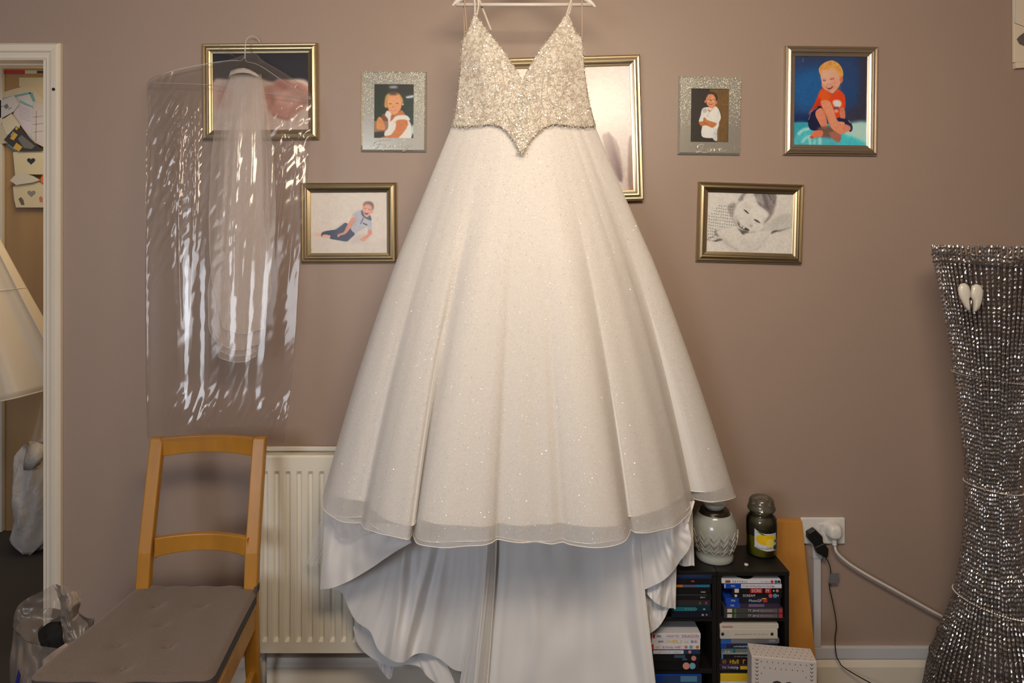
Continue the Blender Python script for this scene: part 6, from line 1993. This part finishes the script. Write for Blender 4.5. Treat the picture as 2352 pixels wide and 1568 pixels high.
ZH = 0.690
hem_px = [(770, -.165), (748, -.20), (741, -.26), (747, -.325), (778, -.375), (812, -.392), (830, -.395), (842, -.445), (870, -.490), (905, -.515), (932, -.525), (941, -.500), (943, -.455), (947, -.445), (951, -.490), (962, -.525), (1000, -.545), (1050, -.552), (1100, -.548), (1128, -.535),
          (1142, -.518), (1165, -.528), (1200, -.538), (1238, -.532), (1268, -.536), (1292, -.525), (1312, -.540), (1360, -.555), (1405, -.548), (1434, -.530), (1445, -.490), (1450, -.462), (1460, -.478), (1490, -.470), (1530, -.440), (1562, -.395), (1584, -.335), (1590, -.285), (1594, -.260), (1606, -.268), (1640, -.276), (1672, -.255), (1689, -.222), (1680, -.180), (1640, -.165)]
NT = 420
hp = np.array(smooth_path([(x, Y) for x, Y in hem_px], 12))
hp = resample([(at(x, 1200, Y).x, Y) for x, Y in hp], NT)
rs = np.random.RandomState(3)
tt = np.linspace(0, 1, NT)


def fine(n, a):
    f = np.zeros(NT)
    for _ in range(n):
        f += rs.uniform(.4, 1) * np.sin(rs.uniform(40, 150) * tt + rs.uniform(0, 6))
    return f * a / n


def soften(P, sg):
    k = np.exp(-0.5 * (np.arange(-3 * sg, 3 * sg + 1) / sg) ** 2)
    k /= k.sum()
    return np.stack([np.convolve(np.pad(P[:, c], 3 * sg, mode='reflect', reflect_type='odd'), k, mode='valid') for c in (0, 1)], -1)


def skirt(inset, zh, famp, waist_y, seed, nv=90, bulge=.38, lead=0.0):
    """loft from the waistline down to the folded hem; returns rows top to bottom"""
    fz = fine(7, famp)
    P1, P2 = soften(hp, 16), soften(hp, 55)
    wx_ = np.interp(tt, [0, .06, .94, 1], [1050, 1040, 1364, 1356])
    s_ = np.clip((wx_ - 1040) / 324, 0, 1)
    wY = -0.262 - 0.075 * np.sin(PI * s_) ** .8
    # back ends of the waist run behind the bodice
    rows = []
    zz = 0.006 * np.sin(9 * PI * tt + seed) + 0.004 * np.sin(23 * tt + seed)
    for j in range(nv + 1):
        v = j / nv
        vh = v + bulge * v * (1 - v) * (1 - .25 * v)
        row = []
        k1, k2 = min(1, v / .36) ** .8, max(0, (v - .16) / .84) ** 1.0
        for i in range(NT):
            yw_ = waist_y + (26 if lead else 0) * math.exp(-((wx_[i] - 1199) / 40) ** 2)
            wp = at(wx_[i], yw_, wY[i])
            hx, hY = P2[i] * (1 - k1) + (P1[i] * (1 - k2) + hp[i] * k2) * k1
            cx, cy = 0.03, -0.30
            hx = cx + (hx - cx) * (1 - inset)
            hY = cy + (hY - cy) * (1 - inset * 1.6)
            hz = zh + zz[i]
            k = v ** 1.25 + .14 * (1 - v)
            x = wp.x + (hx - wp.x) * vh
            Y = wp.y + (hY - wp.y) * (v ** .85) + fz[i] * k
            z = wp.z + (hz - wp.z) * v
            row.append((x, Y, z))
        rows.append(row)
    return rows


S_out = skirt(0.0, ZH, 0.010, 283, 1.0)
S_mid = skirt(0.012, ZH + 0.006, 0.012, 284, 2.4)
S_lin = skirt(0.045, ZH + 0.042, 0.007, 285, 4.0)
b = MB(); b.grid(S_lin); part('skirt_lining', b, M['lining'], dr, smooth=True)
b = MB(); b.grid(S_out); part('tulle_overlay', b, M['tulle'], dr, smooth=True)
b = MB(); b.grid(S_mid); part('tulle_underlayer', b, M['tulle_thin'], dr, smooth=True)
for R_, nm, rr in ((S_out, 'tulle_hem', .0012), (S_mid, 'tulle_hem', .0010), (S_lin, 'lining_hem', .0014)):
    b = MB(); b.tube(R_[-1], rr, 5, cap=False); part(nm, b, M['hem_cord'], dr, smooth=True)
# closing back of the skirt
back = []
for j in range(31):
    v = j / 30
    a0, a1 = Vector(S_out[int(v * 90)][0]), Vector(S_out[int(v * 90)][-1])
    back.append([tuple(a0.lerp(a1, k / 40) + Vector((0, 0.035 * math.sin(PI * k / 40) * (1 - v) + .006 * math.sin(k * 1.3) * v, 0))) for k in range(41)])
b = MB(); b.grid(back); part('skirt_back', b, M['lining'], dr, smooth=True)
# glitter in the tulle
rg = random.Random(21)
SO = np.array(S_out)
bb_ = [MB(), MB()]
for _ in range(15000):
    j, i = int(89 * rg.random() ** .75), rg.randrange(20, NT - 20)
    p = Vector(SO[j, i])
    du = Vector(SO[j, i + 1]) - p
    dv = Vector(SO[j + 1, i]) - p
    p = p + du * rg.random() + dv * rg.random()
    n = dv.cross(du)
    if n.length == 0:
        continue
    n.normalize()
    if n.y > 0:
        n = -n
    nn = n + Vector((rg.gauss(0, .38), rg.gauss(0, .2), rg.gauss(0.12, .42)))
    big = rg.random() < .10
    bb_[big].disc(p + n * 0.0012, nn, rg.uniform(.0009, .0014) if big else rg.uniform(.00045, .0008), 5)
part('fine_glitter', bb_[0], M['sparkle'], dr, kind='stuff')
part('glitter_stones', bb_[1], M['sparkle'], dr, kind='stuff')

# ---- train: satin sheets under and behind the skirt


def cloth(rows_px, folds=(), n=8, m=10, seed=1, wob=0.002):
    """sheet whose depth also carries fold ridges: (x0, y0, x1, y1, width px, amplitude m)"""
    rows = [np.array(smooth_path(r, m)) if len(r) > 2 else resample(r, m * 3) for r in rows_px]
    L = max(max(len(r) for r in rows), 60)
    rows = [resample(r, L) for r in rows]
    cols = []
    for i in range(L):
        c = [r[i] for r in rows]
        cols.append(np.array(smooth_path(c, n)) if len(c) > 2 else resample(c, 24))
    Aq = np.stack(cols, 1)
    r2 = np.random.RandomState(seed)
    nz = r2.normal(0, 1, Aq.shape[:2])
    for _ in range(8):
        nz = (nz + np.roll(nz, 1, 0) + np.roll(nz, -1, 0) + np.roll(nz, 1, 1) + np.roll(nz, -1, 1)) / 5
    Aq[..., 2] += nz / (nz.std() + 1e-9) * wob
    for x0, y0, x1, y1, wd, am in folds:
        d = np.array([x1 - x0, y1 - y0], float)
        Ld = np.linalg.norm(d); d /= Ld
        rx, ry = Aq[..., 0] - x0, Aq[..., 1] - y0
        t = rx * d[0] + ry * d[1]
        q = np.abs(rx * d[1] - ry * d[0])
        env = 1 / (1 + np.exp(-(t + 10) / 14)) * 1 / (1 + np.exp((t - Ld - 10) / 14))
        Aq[..., 2] -= am * np.exp(-(q / wd) ** 2) * env
    out = np.zeros_like(Aq)
    for i in range(Aq.shape[0]):
        for j in range(Aq.shape[1]):
            out[i, j] = at(*Aq[i, j])
    return out


def train_piece(nm, rows, folds=(), m='train', hem=True, **k):
    Aq = cloth(rows, folds, **k)
    tp = part(nm, grid_of(Aq), M[m], dr, smooth=True)
    if hem:
        b = MB(); b.tube([(p[0], p[1] - .0018, p[2]) for p in Aq[:, -1]], 0.0024, 6, cap=False); part('train_hem', b, M['hem_cord'], tp, smooth=True)
    return Aq


# rear layers first
train_piece('train_underlayer', [[(800, 1300, -.170), (900, 1300, -.172), (1010, 1300, -.172)], [(815, 1420, -.166), (900, 1440, -.172), (1000, 1440, -.172)], [(811, 1440, -.160), (822, 1478, -.158), (850, 1508, -.165), (898, 1530, -.175), (935, 1526, -.18), (965, 1532, -.176), (985, 1556, -.18), (1060, 1610, -.19)]], seed=2)
train_piece('train_underlayer', [[(850, 1480, -.150), (880, 1480, -.158), (908, 1480, -.162)], [(858, 1512, -.150), (880, 1545, -.155), (897, 1559, -.158), (906, 1524, -.162)]], seed=3)
train_piece('train_tulle', [[(770, 1090, -.175), (800, 1090, -.19), (830, 1100, -.20)], [(735, 1200, -.178), (765, 1200, -.20), (800, 1200, -.21)], [(702, 1293, -.175), (720, 1301, -.19), (745, 1286, -.205)]], m='tulle_thin', seed=4)
train_piece('train_tulle', [[(748, 1120, -.25), (800, 1150, -.30), (850, 1180, -.34)], [(742, 1222, -.25), (770, 1236, -.29), (800, 1240, -.32), (850, 1226, -.36)]], m='tulle_thin', seed=5)
train_piece('train_left_panel', [[(770, 1180, -.215), (870, 1180, -.22), (960, 1180, -.225), (1040, 1180, -.23), (1100, 1180, -.24)],
                                 [(775, 1290, -.20), (860, 1300, -.215), (950, 1300, -.22), (1020, 1300, -.22), (1098, 1300, -.235)],
                                 [(762, 1350, -.205), (786, 1362, -.195), (800, 1394, -.195), (818, 1426, -.20), (850, 1450, -.215), (868, 1490, -.225), (896, 1514, -.24), (925, 1521, -.255), (950, 1504, -.235), (975, 1500, -.215), (1010, 1513, -.20), (1040, 1536, -.21), (1066, 1543, -.235)]],
            folds=[(930, 1260, 902, 1500, 13, .030), (1010, 1262, 946, 1490, 9, -.022), (990, 1262, 925, 1500, 11, .016), (1018, 1270, 985, 1490, 10, .012), (955, 1270, 950, 1420, 8, .008)], seed=6)
train_piece('train_flap', [[(746, 1170, -.25), (800, 1190, -.29), (860, 1200, -.33), (945, 1205, -.38)], [(742, 1260, -.255), (800, 1262, -.30), (860, 1250, -.35), (940, 1228, -.385)],
                           [(735, 1353, -.255), (762, 1350, -.28), (802, 1334, -.31), (850, 1306, -.34), (900, 1272, -.37), (944, 1246, -.39)]], folds=[(760, 1230, 748, 1345, 16, .018)], seed=7)
train_piece('train_fold_panel', [[(1100, 1180, -.25), (1118, 1180, -.275), (1140, 1180, -.25)], [(1098, 1300, -.25), (1118, 1300, -.285), (1138, 1300, -.25)], [(1056, 1568, -.25), (1090, 1568, -.30), (1120, 1568, -.26)], [(1036, 1700, -.25), (1080, 1706, -.31), (1110, 1700, -.26)]], folds=[(1118, 1260, 1090, 1600, 12, .014)], seed=8)
train_piece('train_centre_panel', [[(1139, 1180, -.235), (1220, 1180, -.25), (1310, 1180, -.25), (1400, 1180, -.26), (1470, 1180, -.28)],
                                   [(1139, 1300, -.235), (1220, 1300, -.25), (1310, 1300, -.255), (1400, 1300, -.27), (1474, 1300, -.30)],
                                   [(1119, 1568, -.25), (1220, 1568, -.28), (1320, 1568, -.29), (1420, 1568, -.31), (1504, 1568, -.34)],
                                   [(1108, 1692, -.255), (1220, 1705, -.29), (1320, 1712, -.31), (1420, 1730, -.34), (1520, 1742, -.36)]],
            folds=[(1452, 1270, 1488, 1600, 15, .020), (1160, 1280, 1135, 1600, 10, .008), (1330, 1290, 1305, 1420, 16, -.006), (1200, 1540, 1420, 1470, 9, .006), (1270, 1500, 1450, 1430, 12, .005), (1210, 1300, 1230, 1460, 14, .005), (1380, 1330, 1370, 1500, 16, .005), (1240, 1470, 1290, 1330, 12, .005), (1420, 1400, 1470, 1560, 9, -.006)], seed=9, wob=.003)
# right side
train_piece('train_corner', [[(1540, 1170, -.27), (1570, 1170, -.275), (1588, 1170, -.275)], [(1548, 1290, -.265), (1570, 1300, -.27), (1593, 1298, -.27)]], seed=10)
train_piece('train_flap', [[(1478, 1290, -.285), (1515, 1290, -.29), (1552, 1290, -.285)], [(1480, 1340, -.285), (1515, 1340, -.30), (1551, 1340, -.285)], [(1482, 1360, -.29), (1505, 1383, -.31), (1528, 1394, -.30), (1550, 1397, -.285)]], folds=[(1520, 1320, 1512, 1380, 8, .012)], seed=11)
train_piece('train_flap', [[(1482, 1340, -.275), (1515, 1350, -.28), (1537, 1380, -.28)], [(1490, 1457, -.285), (1512, 1440, -.29), (1526, 1420, -.285), (1537, 1396, -.28)]], seed=12)
train_piece('train_right_panel', [[(1468, 1170, -.30), (1520, 1160, -.33), (1560, 1155, -.33), (1594, 1150, -.30)], [(1472, 1250, -.31), (1520, 1240, -.335), (1560, 1215, -.335), (1581, 1195, -.32)],
                                  [(1480, 1354, -.32), (1520, 1335, -.34), (1546, 1312, -.335), (1562, 1288, -.33), (1580, 1265, -.335), (1588, 1240, -.335), (1583, 1215, -.33), (1581, 1196, -.322)]],
            folds=[(1545, 1220, 1540, 1300, 11, .020), (1505, 1230, 1500, 1330, 12, -.010)], seed=13)

# ---- bodice
yB = -0.258
M['lace'] = mat('champagne_lace', (0.62, 0.545, 0.45), 0.6)
nt = M['lace'].node_tree
tc = nt.nodes.new('ShaderNodeTexCoord')
vo = nt.nodes.new('ShaderNodeTexNoise'); vo.inputs['Scale'].default_value = 85; vo.inputs['Detail'].default_value = 8; vo.inputs['Distortion'].default_value = 1.0
cr_ = nt.nodes.new('ShaderNodeValToRGB')
cr_.color_ramp.elements[0].position = 0.42; cr_.color_ramp.elements[0].color = (0.53, 0.45, 0.36, 1)
cr_.color_ramp.elements[1].position = 0.56; cr_.color_ramp.elements[1].color = (0.80, 0.74, 0.65, 1)
bp = nt.nodes.new('ShaderNodeBump'); bp.inputs['Strength'].default_value = .5; bp.inputs['Distance'].default_value = .004
nt.links.new(tc.outputs['Object'], vo.inputs['Vector']); nt.links.new(vo.outputs['Fac'], cr_.inputs[0]); nt.links.new(vo.outputs['Fac'], bp.inputs['Height'])
nt.links.new(cr_.outputs[0], nt.nodes['Principled BSDF'].inputs['Base Color']); nt.links.new(bp.outputs[0], nt.nodes['Principled BSDF'].inputs['Normal'])
HALF = {
    -1: dict(side=[(1090, 30), (1080, 58), (1070, 80), (1062, 96), (1059, 135), (1053, 195), (1048, 240), (1038, 288)], neck=[(1090, 30), (1104, 50), (1120, 72), (1143, 100), (1165, 130), (1184, 158), (1199, 186)],
             base=[(1038, 288), (1070, 290), (1105, 287), (1130, 285), (1158, 296), (1180, 322), (1198, 354)], cup=(1112, 135)),
    1: dict(side=[(1305, 28), (1313, 50), (1322, 72), (1338, 95), (1341, 140), (1346, 190), (1355, 240), (1368, 290)], neck=[(1305, 28), (1292, 46), (1277, 68), (1252, 100), (1232, 128), (1215, 156), (1200, 186)],
            base=[(1368, 290), (1330, 290), (1295, 287), (1272, 285), (1244, 297), (1218, 323), (1199, 354)], cup=(1280, 135))}
N_ = 48
bodice_pts = []


def body_depth(x, y):
    sfr = max(0.0, min(1.0, (x - 1036) / 332))
    low = max(0, min(1, (y - 40) / 180))
    bl = (0.030 + 0.055 * low) * math.sin(PI * sfr) ** .7
    cup = 0.032 * (math.exp(-(((x - 1112) / 42) ** 2 + ((y - 140) / 55) ** 2)) + math.exp(-(((x - 1282) / 42) ** 2 + ((y - 140) / 55) ** 2)))
    vdip = 0.016 * math.exp(-((x - 1199) / 22) ** 2) * max(0, 1 - (y - 150) / 120)
    return yB - bl - cup + vdip - .004 - .003 * max(0, min(1, (y - 255) / 25)) - .00042 * max(0, y - 285)


for sg, h in HALF.items():
    sd, nk_, bs_ = resample(smooth_path(h['side'], 6), N_ + 1), resample(smooth_path(h['neck'], 6), N_ + 1), resample(smooth_path(h['base'], 6), N_ + 1)
    ce = resample([(1199.5, 186), (1198.5, 354)], N_ + 1)
    rows = []
    for j in range(N_ + 1):
        v = j / N_
        row = []
        for i in range(N_ + 1):
            u = i / N_
            c = (1 - v) * nk_[i] + v * bs_[i] + (1 - u) * sd[j] + u * ce[j] - ((1 - u) * (1 - v) * nk_[0] + u * (1 - v) * nk_[-1] + (1 - u) * v * bs_[0] + u * v * bs_[-1])
            row.append((c[0], c[1]))
        rows.append(row)
    bodice_pts += [p for r in rows for p in r[::1]]
    b = MB(); b.grid([[tuple(at(x, y, body_depth(x, y))) for x, y in r] for r in rows]); part('bodice_cup' if 0 else 'bodice_panel', b, M['lace'], dr, smooth=True, solid=0.002)
    h['rows'] = rows
b = MB(); b.grid([[at(1062 + 276 * k / 20, 215 + 10 * math.sin(PI * k / 20), -0.235 + .035 * math.sin(PI * k / 20)) for k in range(21)], [at(1040 + 324 * k / 20, 292, -0.245 + .045 * math.sin(PI * k / 20)) for k in range(21)]]); part('bodice_back', b, M['lace'], dr, smooth=True)
# beads, sequins and crystal strands
M['sequin'] = mat('pearl_sequin', (0.90, 0.85, 0.77), 0.32, metal=0.5)
M['gold_bead'] = mat('antique_gold_bead', (0.46, 0.34, 0.21), 0.3, metal=0.6)
M['white_bead'] = mat('white_seed_bead', (0.86, 0.82, 0.74), 0.25, coat=0.5)
M['crystal'] = mat('crystal_strand', (0.92, 0.91, 0.90), 0.12, metal=0.3, coat=0.6)
sq, gd, wt = MB(), MB(), MB()
rg = random.Random(8)
for sg, h in HALF.items():
    R_ = h['rows']
    for _ in range(5600):
        j, i = rg.randrange(N_), rg.randrange(N_)
        f, g = rg.random(), rg.random()
        x = R_[j][i][0] + (R_[j][i + 1][0] - R_[j][i][0]) * f + (R_[j + 1][i][0] - R_[j][i][0]) * g
        y = R_[j][i][1] + (R_[j][i + 1][1] - R_[j][i][1]) * f + (R_[j + 1][i][1] - R_[j][i][1]) * g
        dens = 0.45 + 0.35 * math.sin(x * .11 + y * .05) * math.sin(y * .09 - x * .04) + 0.5 * (j < 6 or j > N_ - 9 or i > N_ - 8)
        if rg.random() > dens:
            continue
        p = at(x, y, body_depth(x, y) - .0025)
        k = rg.random()
        if k < .11:
            sq.disc(p + Vector((0, -.001, 0)), (rg.gauss(0, .28), -1, rg.gauss(0, .28) + .1), rg.uniform(.0013, .0025), 7)
        elif k < .30:
            gd.bead(p, rg.uniform(.0006, .0012))
        else:
            wt.bead(p, rg.uniform(.0006, .0015))
    # picot edge along neckline and side
    for crv, n in ((h['neck'], 150), (h['side'], 120), (h['base'], 150), ([(x_, y_ + 2.5) for x_, y_ in h['base']], 150)):
        for q in resample(smooth_path(crv, 6), n):
            x, y = q[0] + rg.gauss(0, 1.6), q[1] + rg.gauss(0, 1.6)
            (gd if rg.random() < .3 else wt).bead(at(x, y, body_depth(x, y) - .002), rg.uniform(.0008, .0018))
for k in range(34):
    x = 1199 + rg.gauss(0, 6); y = 352 + rg.uniform(-8, 3)
    (gd if k % 2 else wt).bead(at(x, y, body_depth(1199, 340) - .003), .0018)
part('sequins', sq, M['sequin'], dr, kind='stuff')
part('gold_beads', gd, M['gold_bead'], dr, kind='stuff')
part('white_beads', wt, M['white_bead'], dr, kind='stuff')
strands = [[(1096, 98), (1112, 122), (1128, 150), (1137, 180), (1138, 210), (1130, 236), (1108, 250)], [(1166, 150), (1177, 180), (1175, 215), (1168, 240)], [(1160, 258), (1175, 280), (1198, 295), (1222, 286), (1244, 264)], [(1300, 95), (1284, 130), (1264, 158), (1258, 190), (1258, 215), (1272, 240), (1298, 250)], [(1226, 150), (1228, 190), (1234, 232)], [(1070, 215), (1090, 195), (1110, 190)], [(1320, 190), (1300, 200), (1290, 220)], [(1180, 250), (1186, 228), (1198, 215), (1212, 228), (1222, 255)], [(1140, 262), (1150, 240), (1158, 210), (1156, 175), (1146, 140)], [(1250, 258), (1244, 230), (1246, 200), (1250, 168)]]
b = MB()
for st in strands:
    P = smooth_path(st, 8)
    Ld = sum(np.linalg.norm(np.array(P[i + 1]) - np.array(P[i])) for i in range(len(P) - 1))
    for q in resample(P, max(6, int(Ld / 2.6))):
        b.bead(at(q[0], q[1], body_depth(q[0], q[1]) - .004), .00155)
part('crystal_strands', b, M['crystal'], dr, kind='stuff')
M['strap'] = mat('ivory_strap', (0.74, 0.66, 0.57), 0.5)


def strip(nm, pts, wpx, m):
    P = smooth_path(pts, 6) if len(pts) > 2 else resample(pts, 6)
    rows = [[tuple(at(x - wpx / 2, y, Y)) for x, y, Y in P], [tuple(at(x + wpx / 2, y, Y)) for x, y, Y in P]]
    mb = MB(); mb.grid(rows)
    return part(nm, mb, m, dr, smooth=True, solid=0.0012)


for pts in ([(1091, 34, -.285), (1091, 14, -.268), (1090, 0, -.262), (1090, -12, -.258), (1092, -16, -.25)], [(1095, 34, -.285), (1099, 14, -.262), (1098, -2, -.262), (1095, -14, -.252)], [(1128, 70, -.235), (1115, 36, -.237), (1104, 8, -.24), (1098, -12, -.245)],
            [(1302, 32, -.285), (1308, 12, -.268), (1312, 0, -.262), (1313, -14, -.25)], [(1307, 32, -.285), (1311, 14, -.262), (1312, -4, -.262), (1311, -14, -.252)]):
    strip('strap', pts, 4.5, M['strap'])
M['ribbon'] = mat('thin_nude_ribbon', (0.50, 0.37, 0.28), 0.4)
for pts in ([(1073, 92, -.26), (1071, 50, -.256), (1067, 8, -.258), (1066, -4, -.25)], [(1067, 96, -.26), (1066, 50, -.25), (1065, 8, -.243), (1065, -4, -.25)], [(1337, 92, -.26), (1337, 40, -.256), (1337, 8, -.258), (1338, -6, -.25)]):
    strip('hanging_ribbon', pts, 2.4, M['ribbon'])
